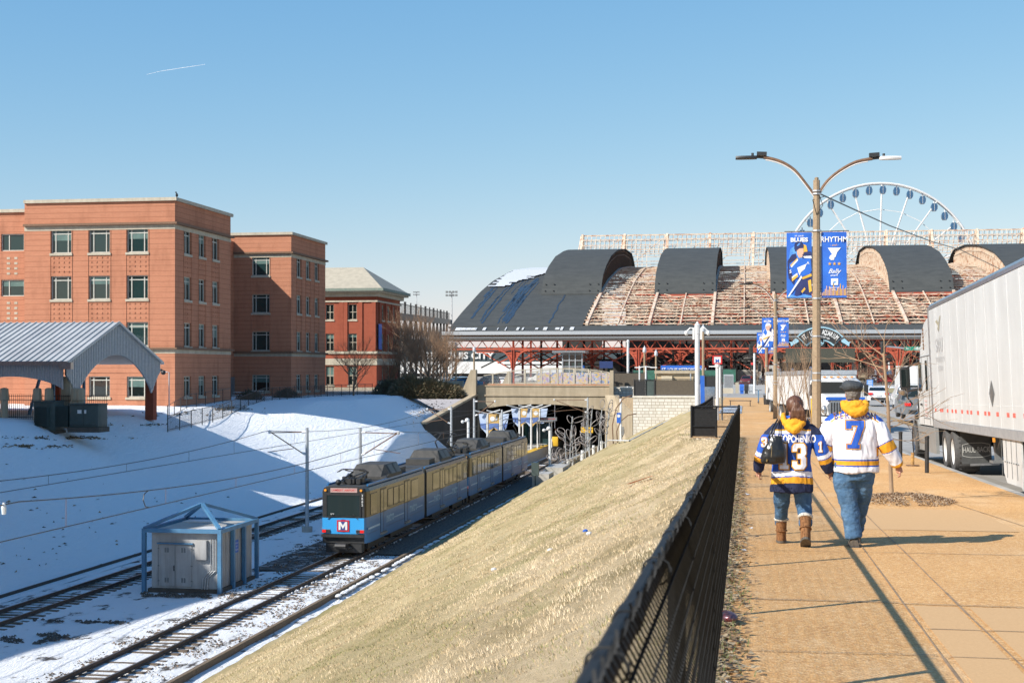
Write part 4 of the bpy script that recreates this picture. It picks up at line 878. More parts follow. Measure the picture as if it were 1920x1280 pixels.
for i, (a, b, y0, mat, lab) in enumerate([(1300, 1424, 668, 'conc_grey', 'pale low building with square windows behind the shed columns'), (1500, 1560, 672, 'black', 'black arched shopfront behind the electronic sign'), (1562, 1640, 660, 'conc', 'tan building wing under the shed right of the black shopfront'), (1684, 1730, 664, 'greybox', 'dark grey metal clad hall under the right end of the shed'), (1100, 1300, 676, 'dark', 'long dark low hall behind the police banner')]):
    r, w_, h = block('shed_building', a, b, y0, 720, 372 if i != 1 else 300, 12, mat, lab)
    mb = MB()
    if i == 0:
        for k in range(12): x = lerp(-w_+1, w_-1, k/11); mb.box(x-.9, x+.9, -.05, -.01, h*.45, h*.8)
    elif i == 1:
        for k in range(2): x = -w_/2+k*w_; mb.tube([(x, -.03, h*.4), (x, -.01, h*.4)], 2.1, 20)
    elif i == 3: 
        for k in range(8): x = lerp(-w_, w_, (k+.5)/8); mb.box(x-.04, x+.04, -.04, -.01, .2, h-.2)
    else: 
        for k in range(6): x = lerp(-w_+1, w_-1, k/5); mb.box(x-.7, x+.7, -.05, -.01, h*.3, h*.7)
    mb.build('window_band', 'glassd' if i != 1 else 'dark', r)
r, w_, h = block('black_storefront', 1462, 1562, 679, 720, 283.5, 5, 'black', 'black arched storefront right under the electronic screen')
mb = MB()
for k in (-.45, .25): mb.tube([(k*w_*1.3, -.06, 2.2), (k*w_*1.3, -.02, 2.2)], 1.9, 24); mb.box(k*w_*1.3-1.9, k*w_*1.3+1.9, -.06, -.02, 0, 2.2)
mb.build('archway', 'dark', r)
# ---------------------------------------------------------------- observation wheel
C = WY(1648, 529, 470); Rw = 176/F*470*1.02
wh = empty('observation_wheel', (C.x, C.y, GS), 'tall white observation wheel with dark blue cabins rising behind the train shed', 'ferris wheel')
def wp(t, r, dy=0): return V((math.sin(t)*r*.97, dy, math.cos(t)*r))+V((0, 0, C.z-GS))
mb = MB()
for dy in (-.9, .9): mb.tube([wp(2*math.pi*i/96, Rw, dy) for i in range(97)], .36, 6)
for i in range(96): mb.tube([wp(2*math.pi*i/96, Rw, -.9), wp(2*math.pi*(i+1)/96, Rw, .9)], .1, 4)
mb.build('rim', 'white', wh)
for i in range(21): mb = MB(); t = 2*math.pi*(i+.1)/21; mb.tube([wp(t, 1.5, -.8), wp(t, Rw, -.8)], .24, 5); mb.tube([wp(t, 1.5, .8), wp(t, Rw, .8)], .2, 5); mb.build('spoke', 'white', wh)
mb = MB(); mb.tube([wp(2*math.pi*i/21, Rw*.74, 0) for i in range(22)], .14, 4); mb.tube([wp(2*math.pi*i/21, Rw*.42, 0) for i in range(22)], .14, 4); mb.tube([wp(0, 0, -3), wp(0, 0, 3)], 1.6, 12); mb.build('bracing_ring', 'white', wh)
for s in (-1, 1): mb = MB(); mb.beam(wp(0, 0, -3), (s*12, -6, 0), .9); mb.beam(wp(0, 0, 3), (s*12, 6, 0), .9); mb.build('leg', 'white', wh)
cm = None
for i in range(42):
    p = wp(2*math.pi*(i+.28)/42, Rw-2.1)
    if cm is None:
        mb = MB(); mb.loft([[(x*1.0, y, z) for x, z in ((-.7*k, 1.2), (.7*k, 1.2), (1.05*k, .3), (1.0*k, -.5), (.6*k, -1.2), (-.6*k, -1.2), (-1.0*k, -.5), (-1.05*k, .3))] for y, k in ((-1.1, .85), (-.7, 1), (.7, 1), (1.1, .85))]); o = mb.build('cabin', M('cabin_glass', (.03, .08, .16), (.05, .12, .22), 1, .15), wh); cm = o.data
        m2 = MB(); m2.loft([[(x, y, z) for x, z in ((-.75, 1.22), (.75, 1.22), (1.12, .3), (1.06, -.5), (.64, -1.25), (-.64, -1.25), (-1.06, -.5), (-1.12, .3))] for y in (-1.14, -1.0)], caps=False); m2.tube([(0, -1.13, 1.2), (0, -1.13, -1.2)], .06, 4); m2.tube([(0, 0, 1.2), (0, 0, 2.1)], .2, 6); f_ = m2.build('frame', 'white', o); fm = f_.data
    else: o = bpy.data.objects.new('cabin', cm); COL.objects.link(o); o.parent = wh; f_ = bpy.data.objects.new('frame', fm); COL.objects.link(f_); f_.parent = o
    o.location = p
# ---------------------------------------------------------------- left background: trestle, masts, filler
tr = empty('steel_trestle', W(790, 700, 300), 'black steel trestle with railing between the old brick building and the train shed', 'trestle'); o0 = tr.location
mb = MB(); mr = MB()
a, b = W(735, 592, 270), W(838, 603, 420)
for k in range(13):
    p = a.lerp(b, k/12); q = a.lerp(b, (k+1)/12); z0 = GS; mb.beam(p-o0, q-o0, 1.2, 1.4); mb.beam(p-o0, V((p.x, p.y, z0))-o0, .5)
    if k < 12: mb.beam(p-o0, V((q.x, q.y, z0+6))-o0, .3); mb.beam(V((p.x, p.y, z0+6))-o0, q-o0, .3); mb.beam(V((p.x, p.y, z0+6))-o0, V((q.x, q.y, z0+6))-o0, .35)
    mr.tube([p-o0+V((0, 0, .6)), p-o0+V((0, 0, 3.2))], .18 if k % 2 else .3, 4); mr.beam(p-o0+V((0, 0, 2.6)), q-o0+V((0, 0, 2.6)), .15)
    for j in range(6): u = p.lerp(q, j/6)-o0; mr.beam(u+V((0, 0, .6)), u+V((0, 0, 2.6)), .08)
mb.build('girder', 'black', tr); mr.build('railing', 'black', tr)
for px, y0, d, lab, k in [(781, 548, 560, 'thin far floodlight mast above the black trestle', .7), (847, 548, 430, 'taller floodlight mast beside the train shed roof', 1)]:
    p = W(px, y0, d); t = empty('floodlight_mast', (p.x, p.y, GS), lab, 'light mast', 'floodlight masts'); H = p.z-GS; mb = MB(); mb.tube([(0, 0, 0), (0, 0, H)], [.35, .16], 6); mb.build('mast', 'galv', t)
    mb = MB()
    for zz in (0, -1):
        mb.box(-1.7*k, 1.7*k, -.1, .1, H+zz, H+zz+.12)
        for x in (-1.5, -.5, .5, 1.5): mb.cbox((x*k, -.3, H+zz+.1), (.6*k, .4, .6*k))
    mb.build('lamp_bank', 'greyp', t)
for i, (a, b, y0, d, mat) in enumerate([(742, 800, 672, 640, 'greybox'), (800, 860, 678, 600, 'conc_grey'), (756, 790, 640, 700, 'greybox'), (1120, 1320, 664, 640, 'conc'), (1560, 1800, 668, 640, 'brick_red'), (1380, 1460, 655, 620, 'conc_grey')]):
    r, w_, h = block('far_building', a, b, y0, 730, d, 20, mat, ['dark far building low between the bare trees', 'grey far building behind the bare tree by the shed', 'dark far block under the black trestle', 'tan far building under the middle of the shed', 'red brick far building under the right of the shed', 'grey far building behind the shed above the red car'][i])
    mb = MB()
    for k in range(int(w_/1.6)):
        for j in range(2): x = -w_+1.5+k*3.1; mb.box(x, x+1.4, -.05, -.01, 1.2+j*3.4, 2.9+j*3.4)
    mb.build('window_rows', 'glassd', r)
# ---------------------------------------------------------------- bridge over the tracks
YB = 170.0
def XB(px): return WY(px, 740, YB).x
def ZBp(py): return (690-py)/F*YB/fy(1000)
br = empty('concrete_bridge', (-24, YB, -10.4), 'weathered tan concrete bridge over the tracks with arched railing', 'bridge')
def Bd(mb, name, mat, sm=False, fix=True): return rel(mb.build(name, mat, br, sm, fix), br)
xl_, xr_ = XB(897), XB(1135); xw = XB(1150)
pts = [(XB(893), ZBp(724)), (xw, ZBp(724)), (xw, -10.6), (xr_, -10.6), (xr_, ZBp(769))]+[(XB(x), ZBp(y)) for x, y in ((1110, 765), (1075, 760.5), (1040, 758), (1000, 757.3), (965, 758.5), (940, 761), (918, 764.5))]+[(xl_, ZBp(768)), (xl_, -10.6), (XB(880), -10.6), (XB(880), ZBp(740))]
mb = MB(); mb.prism(pts, 'y', YB, YB+.9); Bd(mb, 'portal_face', 'conc')
mb = MB(); mb.box(XB(895), xw-.1, YB-.14, YB-.003, ZBp(742.5), ZBp(739.5)); mb.box(XB(896), xw, YB-.1, YB+.9, ZBp(724)+.005, ZBp(722)); Bd(mb, 'ledge', 'conc')
mb = MB(); mb.box(XB(893), xw, YB+.9, YB+9, ZBp(757), ZBp(724)); Bd(mb, 'deck', 'conc')
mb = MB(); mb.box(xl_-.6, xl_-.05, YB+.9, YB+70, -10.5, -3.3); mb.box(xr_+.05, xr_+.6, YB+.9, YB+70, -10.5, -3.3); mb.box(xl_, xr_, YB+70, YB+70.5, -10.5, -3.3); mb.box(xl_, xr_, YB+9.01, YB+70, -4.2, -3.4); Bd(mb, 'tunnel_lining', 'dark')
for i in range(6):
    mb = MB(); x = XB(1085); mb.box(x-.2, x+.2, YB+6+i*8, YB+6.5+i*8, -10.5, -4.2); Bd(mb, 'tunnel_column', 'conc_grey')
# left wing wall and pylons
a, b = W(797, 795, 160), V((xl_-.1, YB, 0))
mb = MB(); p0 = V((a.x, a.y, WZ(797, 796, -6).z)); 
za = (690-795)/F*160
mb.add([(a.x, a.y, -10.6), (b.x, b.y, -10.6), (b.x, b.y, ZBp(740)), (a.x, a.y, za), (a.x-.5, a.y+.3, -10.6), (b.x-.5, b.y+.3, -10.6), (b.x-.5, b.y+.3, ZBp(740)), (a.x-.5, a.y+.3, za)], [(0, 1, 2, 3), (4, 7, 6, 5), (3, 2, 6, 7), (0, 3, 7, 4)]); Bd(mb, 'wing_wall', 'conc_dark')  # dark concrete here carries the shade on this wall in its colour
mb = MB(); mb.beam((a.x-.2, a.y+.1, za+.1), (b.x-.2, b.y+.1, ZBp(740)+.1), .75, .25); Bd(mb, 'wing_wall_coping', 'conc')
def pylon(x0, x1, top, slope, y, zb, nm='pylon'):
    mb = MB(); mb.prism([(x0, zb), (x1, zb), (x1, top), (x1-(x1-x0)*slope, top)], 'y', y-.9, y); Bd(mb, nm, 'conc')
pylon(XB(866), XB(895), ZBp(693), .33, YB-.05, ZBp(741)); pylon(XB(1143), XB(1151.5), ZBp(694), .75, YB-.05, ZBp(741)); pylon(WY(941, 720, YB+9).x, WY(958, 720, YB+9).x, ZBp(698), .4, YB+9.9, ZBp(722)); pylon(WY(1108, 720, YB+9).x, WY(1122, 720, YB+9).x, ZBp(698), .7, YB+9.9, ZBp(722))
# right wing wall
mb = MB(); x0, x1 = xr_+.05, XB(1186)+1.2; P1, P2 = V((x0, YB-.9, 0)), V((WY(1186, 760, 158.6).x, 158.6, 0))
mb.add([(P1.x, P1.y, -10.6), (P2.x, P2.y, -10.6), (P2.x, P2.y, -5.0), (P1.x+1.2, P1.y-1.2, -3.2), (P1.x, P1.y, -3.2)]+[(P1.x+.5, P1.y+.5, -10.6), (P2.x+.5, P2.y+.5, -10.6), (P2.x+.5, P2.y+.5, -5.0), (P1.x+1.7, P1.y-.7, -3.2), (P1.x+.5, P1.y+.5, -3.2)], [(0, 1, 2, 3, 4), (5, 9, 8, 7, 6), (4, 3, 8, 9), (3, 2, 7, 8), (0, 4, 9, 5)]); Bd(mb, 'wing_wall', 'conc')
# bridge railings
for yy, nm, g in ((YB+.3, 'front_railing', 0), (YB+8.6, 'rear_railing', 1)):
    mb = MB(); x0, x1 = XB(905 if not g else 945), xw-.2; zb = ZBp(721.5)
    def tz(x): t = (x-x0)/(x1-x0); return zb+lerp(1.1, 2.0, math.sin(math.pi*min(1, max(0, t))*.94))
    n_ = 40
    for i in range(n_): u, v = lerp(x0, x1, i/n_), lerp(x0, x1, (i+1)/n_); mb.beam((u, yy, tz(u)), (v, yy, tz(v)), .1)
    for i in range(8): x = lerp(x0+1.2, x1, i/7.3); mb.box(x-.09, x+.09, yy-.1, yy+.1, zb, tz(x)+.05)
    mb.box(x0, x1, yy-.04, yy+.04, zb+.12, zb+.2); mw = MB(); i = 0
    while x0+i*.16 < x1: x = x0+i*.16; mw.tube([(x, yy, zb+.2), (x, yy, tz(x))], .011, 3, caps=False); i += 1
    z_ = zb+.3
    while z_ < zb+1.9: mw.beam((x0+1, yy, z_), (x1, yy, z_), .018) if z_ < zb+1.2 else mw.beam((x0+(x1-x0)*.2, yy, z_), (x1-(x1-x0)*.2, yy, z_), .018); z_ += .17
    Bd(mb, nm, 'limestone'); Bd(mw, 'wire_infill', 'galv', fix=False)
    if not g: m2 = MB(); m2.box(x0, x1, yy-.16, yy-.1, zb-.02, zb+.09); Bd(m2, 'rusty_kerb_angle', M('orange_rust', (.5, .16, .05), (.35, .2, .12), 3))
mm, mn, mbb = nodes('mosaic_mural'); vv_ = N(mn, 'ShaderNodeTexVoronoi'); vv_.inputs['Scale'].default_value = 4.5; L(mn, pos(mn), vv_.inputs['Vector'])
sp_ = N(mn, 'ShaderNodeSeparateColor'); L(mn, vv_.outputs['Color'], sp_.inputs[0]); L(mn, ramp(mn, sp_.outputs[0], [(0, (.08, .13, .3)), (.2, (.35, .38, .45)), (.4, (.5, .34, .08)), (.6, (.5, .4, .34)), (.8, (.3, .2, .36)), (1, (.5, .48, .4))]), mbb.inputs['Base Color'])
mb = MB(); x = XB(990)
while x < XB(1140): mb.box(x, x+1.5, YB+8.2, YB+8.25, ZBp(720), ZBp(699)); x += 1.62
t = tag(mb.build('mural_panel', mm), 'colourful mosaic panels along the far railing of the bridge', 'mural')
# white block walls, top fences, police banner building
YW = 158.0
def wallbox(name, x0, x1, y0, y1, z0, z1, label):
    r = empty(name, ((x0+x1)/2, y0, z0), label, 'wall'); mb = MB(); w_ = (x1-x0)/2; mb.box(-w_, w_, 0, y1-y0, 0, z1-z0); mb.build('block_face', 'block', r); mb = MB(); mb.box(-w_-.06, w_+.06, -.08, y1-y0, z1-z0+.003, z1-z0+.18); mb.build('coping', M('wall_cap', (.66, .62, .54), (.56, .52, .44), 3), r); return r
xa, xb = WY(1187, 760, YW).x, WY(1303, 760, YW).x
wallbox('block_retaining_wall', xa, xb, YW, YW+.6, -10.5, WY(1250, 742, YW).z-.18, 'white split block retaining wall at the head of the grass slope')
wallbox('block_retaining_wall', WY(1150, 760, 171).x, WY(1200, 760, 171).x, 171, 171.6, -6.5, WY(1170, 726, 171).z-.18, 'smaller upper white block wall right of the bridge')
wallbox('block_retaining_wall', WY(1303, 760, YW+4).x, WY(1343, 760, YW+4).x, YW+4, YW+4.6, -6.5, WY(1330, 743, YW+4).z, 'short white block wall behind the blue pylon')
mb = MB(); mb.add([(xa, YW+.6, -3.1), (-2.2, YW+.6, -3.1), (-2.2, 171.2, -3.1), (xa, 171.2, -3.1)], [(0, 1, 2, 3)]); mb.add([(-14, 171, -3.1), (60, 171, -3.1), (60, 276, -3.1), (-14, 276, -3.1)], [(0, 1, 2, 3)]); struct(mb.build('plaza', 'conc_grey', fix=False))
mb = MB(); mb.add([(WY(1149, 700, YB).x, YB+.2, -3.3), (xa, YW+1.0, -3.3), (xa, YW+.7, -5.2), (WY(1149, 700, YB).x+1, YB-2, -5)], [(0, 1, 2, 3)]); struct(mb.build('dirt_bank', M('dirt', (.36, .27, .17), (.25, .19, .12), 2, .95), fix=False))
def screenfence(px0, px1, py0, py1, Y, label, mat='black', every=2.4):
    a, b = WY(px0, py1, Y), WY(px1, py1, Y); h = (py1-py0)/F*Y/fy(px0); r = empty('screened_fence', (a.x, Y, a.z), label, 'fence', 'screened fences beside the bridge'); mb = MB(); w_ = b.x-a.x; mb.box(0, w_, .05, .07, 0, h-.08); mb.build('windscreen', mat, r)
    mb = MB(); mb.tube([(0, 0, h), (w_, 0, h)], .04, 6); mb.build('rail', 'black', r); k = max(1, int(w_/every)); pm_ = None
    for i in range(k+1):
        if pm_ is None: mb = MB(); mb.tube([(0, 0, 0), (0, 0, h+.1)], .06, 6); o = mb.build('post', 'black', r); pm_ = o.data
        else: o = bpy.data.objects.new('post', pm_); COL.objects.link(o); o.parent = r
        o.location.x = w_*i/k
    return r
MT['screen_brown'] = M('brown_screen', (.1, .08, .055), (.07, .055, .04), 8); MT['screen_green'] = M('green_screen', (.03, .13, .09), (.02, .08, .055), 1.5)
screenfence(1150, 1213, 698, 724, 171.3, 'dark screened fence on the upper block wall right of the bridge', 'screen_brown'); screenfence(1189, 1209, 712, 742, YW+.3, 'black screened fence corner beside the tan kiosk', 'black')
screenfence(1211, 1227, 712, 742, YW+.35, 'see-through black fence length left of the brown screen', 'greybox'); screenfence(1228, 1302, 711, 741, YW+.35, 'brown screened fence below the tan kiosk', 'screen_brown')
screenfence(1186, 1345, 693, 712, 240, 'long dark green screened fence in front of the train shed', 'screen_green', 4); screenfence(1352, 1380, 691, 716, 236, 'green screened gate left of the dark red car', 'screen_green', 3)
screenfence(1322, 1342, 704, 742, YW+3, 'black screened fence behind the blue pylon', 'black')
YK = 176; kx0, kx1 = WY(1232, 720, YK).x, WY(1300, 720, YK).x; r = empty('tan_kiosk', ((kx0+kx1)/2, YK, -3.1), 'low tan flat roofed kiosk behind the brown screened fence', 'kiosk'); w_ = (kx1-kx0)/2
h = WY(1265, 700, YK).z+3.1; mb = MB(); mb.box(-w_, w_, 0, 6, 0, h); mb.build('wall', M('tan_render', (.42, .33, .21), (.36, .28, .18), 2), r); mb = MB(); mb.box(-w_-.3, w_+.3, -.35, 6.2, h+.003, h+.35); mb.build('roof', 'conc', r); mb = MB(); mb.box(-w_+.6, -w_+1.9, -1.2, -.003, h-1.3, h-.3); mb.build('wall_box', M('tan2', (.55, .46, .32), None, 2), r)
YP = 262; a, b = WY(1239, 697, YP), WY(1318, 685, YP); r = empty('blue_banner_canopy', ((a.x+b.x)/2, YP, GS), 'long bright blue banner with white lettering hung under the train shed', 'banner'); w_ = (b.x-a.x)/2; mb = MB(); mb.box(-w_, w_, 0, .1, a.z-GS, b.z-GS); mb.build('cloth', 'signblue', r)
mb = MB(); put_text(mb, 'ST. LOUIS METROPOLITAN', .78, (w_*.1, -.03, a.z-GS+.42), (1, 0, 0), (0, 0, 1), bold=.02, sx=.86); mb.build('lettering', 'white', r, fix=False)
mb = MB(); mb.tube([(-w_, .2, 0), (-w_, .2, b.z-GS)], .1, 6); mb.tube([(w_, .2, 0), (w_, .2, b.z-GS)], .1, 6); mb.build('support_post', 'black', r)
a, b = WY(1124, 690, 275), WY(1149, 680, 275); mb = MB(); mb.box(a.x, b.x, 275, 275.2, a.z, b.z+.3); tag(mb.build('blue_awning', M('navy_awning', (.01, .03, .12), None, 2)), 'small dark blue awning under the shed above the mosaic panels', 'awning')
# white tower kiosk behind the bridge
r = empty('lift_tower', WY(1073, 718, 188), 'grey glazed lift tower with flat overhanging roof behind the bridge', 'lift tower'); r.location.z = -3.1; k = 188/F; mb = MB(); H = (690-657)*k+3.1
mb.box(-1.35, 1.35, 0, 3, 0, H*.38); mb.build('base', 'conc_grey', r); mb = MB(); 
for x in (-1.3, -.4, .4, 1.3): mb.box(x-.07, x+.07, -.05, .1, H*.38, H-.3)
for z in (.45, .6, .75, .9): mb.box(-1.35, 1.35, -.04, .08, H*z, H*z+.1)
mb.build('steel_frame', 'galv', r); mb = MB(); mb.box(-1.3, 1.3, .15, 2.9, H*.385, H-.3); mb.build('glazing', 'glassg', r); mb = MB(); mb.box(-2.6, 1.8, -.8, 3.6, H-.28, H); mb.build('roof', 'alu', r)
mb = MB(); mb.prism([(-1.6, 0), (1.5, 0), (-1.2, 2.6)], 'y', -2.4, -2.0); mb.build('stair_wall', 'limestone', r)
# ---------------------------------------------------------------- light rail train
HL = 14.3
def ring(y, w_, z0, z1, bl=.28):
    pts = [(-w_, z0), (-w_, 2.1), (-w_, z1-bl), (-w_+bl*.3, z1-bl*.35), (-w_+bl, z1), (w_-bl, z1), (w_-bl*.3, z1-bl*.35), (w_, z1-bl), (w_, 2.1), (w_, z0)]
    return [V((x, y, z)) for x, z in pts]
def half(root, y0, face, sgn, letters, pant):
    # y runs away from the viewer; face = y of the cab face or None
    def Y(y): return y0+(y if sgn > 0 else HL-y)
    def b(mb, nm, mat, sm=False, par=None): return mb.build(nm, mat, par or root, sm)
    mb = MB(); ys = [(0, 1.17, .72), (.18, 1.24, .7), (.7, 1.3, .7), (HL-.35, 1.3, .68)]
    rs = [ring(Y(y), w_, zb, 3.78) for y, w_, zb in ys]; n_ = len(rs[0])
    for i in range(len(rs)-1):
        for j in range(n_):
            k = (j+1) % n_; low = (j, k) in ((0, 1), (8, 9)); top = j in (3, 4, 5)
            mb.add([rs[i][j], rs[i][k], rs[i+1][k], rs[i+1][j]], [(0, 1, 2, 3)], 0 if low or j == 9 else 2 if top else 1)
    mb.add(rs[0], [tuple(range(n_))], 3); mb.add(rs[-1], [tuple(range(n_))], 2)
    b(mb, 'body_shell', ['tblue', 'tbronze', 'troof', 'black'])
    if face:
        f = Y(0)-sgn*.012
        def bx(mb, x0, x1, z0, z1, t=.03, m=0): mb.box(x0, x1, min(f, f-sgn*t), max(f, f-sgn*t), z0, z1, m)
        mb = MB(); bx(mb, -1.17, 1.17, 1.22, 2.08, .04); b(mb, 'front_panel', 'tfront')
        mb = MB(); bx(mb, -.92, .92, 2.16, 3.3, .02); ws = b(mb, 'windscreen', 'twscreen'); 
        mb = MB(); bx(mb, -.98, .98, 2.1, 2.155, .045); bx(mb, -.98, .98, 3.305, 3.36, .045); bx(mb, -.98, -.925, 2.16, 3.3, .045); bx(mb, .925, .98, 2.16, 3.3, .045); b(mb, 'windscreen_frame', 'black')
        mb = MB(); bx(mb, -.72, .78, 3.46, 3.7, .03); sg = b(mb, 'destination_sign', M('led_panel', (.45, .3, .27), (.38, .25, .23), 9, .4))
        if sgn > 0: mb = MB(); put_text(mb, 'LAMBERT AIRPORT', .16, (.03, f-.034, 3.58), (1, 0, 0), (0, 0, 1), bold=.012); mb.build('lettering', 'red', sg, fix=False)
        mb = MB(); mb.box(-1.18, 1.18, min(f, f-sgn*.22), max(f, f-sgn*.22), 1.05, 1.2); b(mb, 'bumper', 'black')
        mb = MB(); mb.box(-1.0, 1.0, Y(.35)-.3, Y(.35)+.3, .2, .95); mb.box(-.35, .35, min(Y(-.5), Y(.5)), max(Y(-.5), Y(.5)), .42, .72); mb.tube([(-.3, Y(-.55), .62), (.3, Y(-.55), .62)], .14, 8); mb.tube([(-.5, Y(-.2), .5), (.5, Y(-.2), .5)], .07, 6); b(mb, 'coupler', 'black')
        for s in (-1, 1):
            mb = MB(); bx(mb, s*.95-.23, s*.95+.23, 1.26, 1.46, .06, 0); lh = b(mb, 'lamp_housing', 'alu')
            mb = MB(); mb.box(s*1.06-.1, s*1.06+.1, f-sgn*.09-.02, f-sgn*.09+.02, 1.29, 1.43); mb.build('tail_lamp', 'redlamp', lh)
            mb = MB(); mb.box(s*.84-.1, s*.84+.1, f-sgn*.09-.02, f-sgn*.09+.02, 1.29, 1.43); mb.build('headlamp', 'black', lh)
            mb = MB(); mb.tube([(s*1.0, f-sgn*.03, 3.58), (s*1.0, f-sgn*.07, 3.58)], .07, 10); b(mb, 'marker_lamp', 'orange')
            mb = MB(); mb.beam((s*.85, f-sgn*.07, 2.0), (s*.55, f-sgn*.08, 2.3), .03); mb.beam((s*.7, f-sgn*.075, 2.15), (s*.2, f-sgn*.08, 2.2), .025); b(mb, 'wiper', 'black')
        if sgn > 0:
            mb = MB(); mb.tube([(0, f-.045, 1.66), (0, f-.06, 1.66)], .35, 28); lg = b(mb, 'logo_disc', M('logo_blue', (.02, .03, .16), None, 3))
            mb = MB(); mb.box(-.34, .34, f-.08, f-.062, 1.35, 1.97); mb.build('logo_border', 'red', lg)
            mb = MB(); mb.box(-.27, .27, f-.09, f-.082, 1.42, 1.90); mb.build('logo_field', M('logo_navy', (.03, .05, .2), None, 3), lg)
            mb = MB(); mb.prism([(-.24, 1.44), (-.13, 1.44), (-.13, 1.7), (0, 1.5), (.13, 1.7), (.13, 1.44), (.24, 1.44), (.24, 1.88), (.13, 1.88), (0, 1.68), (-.13, 1.88), (-.24, 1.88)], 'y', f-.1, f-.092); mb.build('logo_letter', 'white', lg)
            mb = MB()
            for i, c in enumerate('3002'): put_text(mb, c, .17, (1.07, f-.06, 3.3-i*.17), (1, 0, 0), (0, 0, 1), bold=.02)
            put_text(mb, '104', .14, (-.62, f-.04, 2.28), (1, 0, 0), (0, 0, 1), bold=.01); b(mb, 'car_number', 'white')
            mb = MB(); mb.box(.25, .85, f+.1, f+.4, 2.2, 2.4); mb.ellip((.35, f+.5, 2.75), (.18, .16, .24)); b(mb, 'cab_interior', 'dark')
    for s in (-1, 1):
        x = s*1.3; o_ = s*.012
        def pane(a, c, z0, z1, nm='side_window'):
            mb = MB(); mb.box(min(x, x+o_), max(x, x+o_), min(Y(a), Y(c)), max(Y(a), Y(c)), z0, z1); fr_ = b(mb, nm, 'black'); g = .045
            mb = MB(); mb.box(min(x+o_, x+o_*1.7), max(x+o_, x+o_*1.7), min(Y(a), Y(c))+g, max(Y(a), Y(c))-g, z0+g, z1-g); mb.build('pane', 'twin', fr_)
        pane(.75, 2.1, 2.15, 3.35, 'cab_window')
        def door(a):
            mb = MB(); mb.box(min(x, x+o_), max(x, x+o_), min(Y(a), Y(a+1.35)), max(Y(a), Y(a+1.35)), .95, 3.45); dr = b(mb, 'door', 'black')
            for k in (0, .69):
                for z0, z1, mt in ((2.15, 3.35, 'twin'), (1.0, 2.08, 'tblue')):
                    mb = MB(); mb.box(min(x+o_, x+o_*1.8), max(x+o_, x+o_*1.8), min(Y(a+k+.04), Y(a+k+.62)), max(Y(a+k+.04), Y(a+k+.62)), z0, z1); mb.build('door_leaf' if mt == 'tblue' else 'pane', mt, dr)
            mb = MB(); mb.box(min(x, x+s*.09), max(x, x+s*.09), min(Y(a), Y(a+1.35)), max(Y(a), Y(a+1.35)), .86, .94); mb.build('door_step', 'alu', dr)
        door(2.9); door(8.6)
        for a in (4.55, 5.9, 7.25): pane(a, a+1.15, 2.25, 3.3)
        pane(10.3, 12.2, 2.2, 3.35)
        mb = MB(); mb.box(min(x, x+o_*.6), max(x, x+o_*.6), min(Y(.2), Y(HL-.4)), max(Y(.2), Y(HL-.4)), 1.2, 1.215); 
        mb.box(min(x, x+o_), max(x, x+o_), min(Y(.02+.3), Y(2.8)), max(Y(.02+.3), Y(2.8)), 1.42, 1.52, 1); mb.box(min(x, x+o_), max(x, x+o_), min(Y(5.9), Y(8.5)), max(Y(5.9), Y(8.5)), 1.5, 1.56, 1); mb.box(min(x, x+o_), max(x, x+o_), min(Y(11.8), Y(13.4)), max(Y(11.8), Y(13.4)), 1.5, 1.56, 1)
        b(mb, 'side_stripe', ['black', M('pale_stripe', (.35, .48, .58), None, 3)])
        mb = MB()
        for a in (5.0, 10.9): put_text(mb, 'metro', .78, (x+o_*1.2, Y(a), 1.66), (0, s*1, 0), (0, 0, 1), bold=.03)
        b(mb, 'lettering', M('pale_letter', (.3, .45, .58), None, 3))
    for yy in ((1.7, 3.6) if not sgn else (2.2, 4.1)):
        for s in (-1, 1): mb = MB(); mb.tube([(s*.82, Y(yy), .33), (s*.72, Y(yy), .33)], .33, 16); b(mb, 'wheel', 'rail')
    mb = MB(); mb.box(-1.05, 1.05, min(Y(1.2), Y(4.7)), max(Y(1.2), Y(4.7)), .28, .69); mb.box(-1.1, 1.1, min(Y(6), Y(11.5)), max(Y(6), Y(11.5)), .35, .68); b(mb, 'undercarriage', 'black')
    # roof equipment
    a, c = (5.0, 8.9); mb = MB()
    def rr(y, w_, z): return [V((x*w_, Y(y), zz)) for x, zz in ((-1, 3.79), (-1, 3.79+(z-3.79)*.35), (-.72, z), (.72, z), (1, 3.79+(z-3.79)*.35), (1, 3.79))]
    mb.loft([rr(a, 1.08, 3.95), rr(a+.6, 1.14, 4.6), rr(c-.4, 1.14, 4.6), rr(c, 1.08, 3.95)]); sh_ = b(mb, 'roof_shroud', 'troof')
    mb = MB()
    for k in (0, 1.3): mb.add([V((1.17, Y(c-2.9+k), 4.06)), V((1.17, Y(c-1.8+k), 4.06)), V((.88, Y(c-1.8+k), 4.57)), V((.88, Y(c-2.9+k), 4.57))], [(0, 1, 2, 3)])
    mb.build('grille', 'black', sh_)
    mb = MB(); mb.box(-.8, .8, min(Y(9.3), Y(11)), max(Y(9.3), Y(11)), 3.79, 4.15); b(mb, 'roof_box', 'troof')
    for s in (-1, 1): mb = MB(); mb.box(s*1.12-.04, s*1.12+.04, min(Y(.8), Y(HL-.4)), max(Y(.8), Y(HL-.4)), 3.75, 3.86); b(mb, 'gutter_rail', 'tblue')
    mb = MB(); p = 1.6
    mb.box(-.6, .6, min(Y(p), Y(p+2)), max(Y(p), Y(p+2)), 3.83, 3.95)
    for s in (-1, 1):
        up = .22 if not pant else .8
        mb.beam((s*.55, Y(p), 4.0), (s*.45, Y(p+1.9), 4.1+up), .07); mb.beam((s*.45, Y(p+1.9), 4.1+up), (s*.4, Y(p+.2), 4.2+up*1.5), .05)
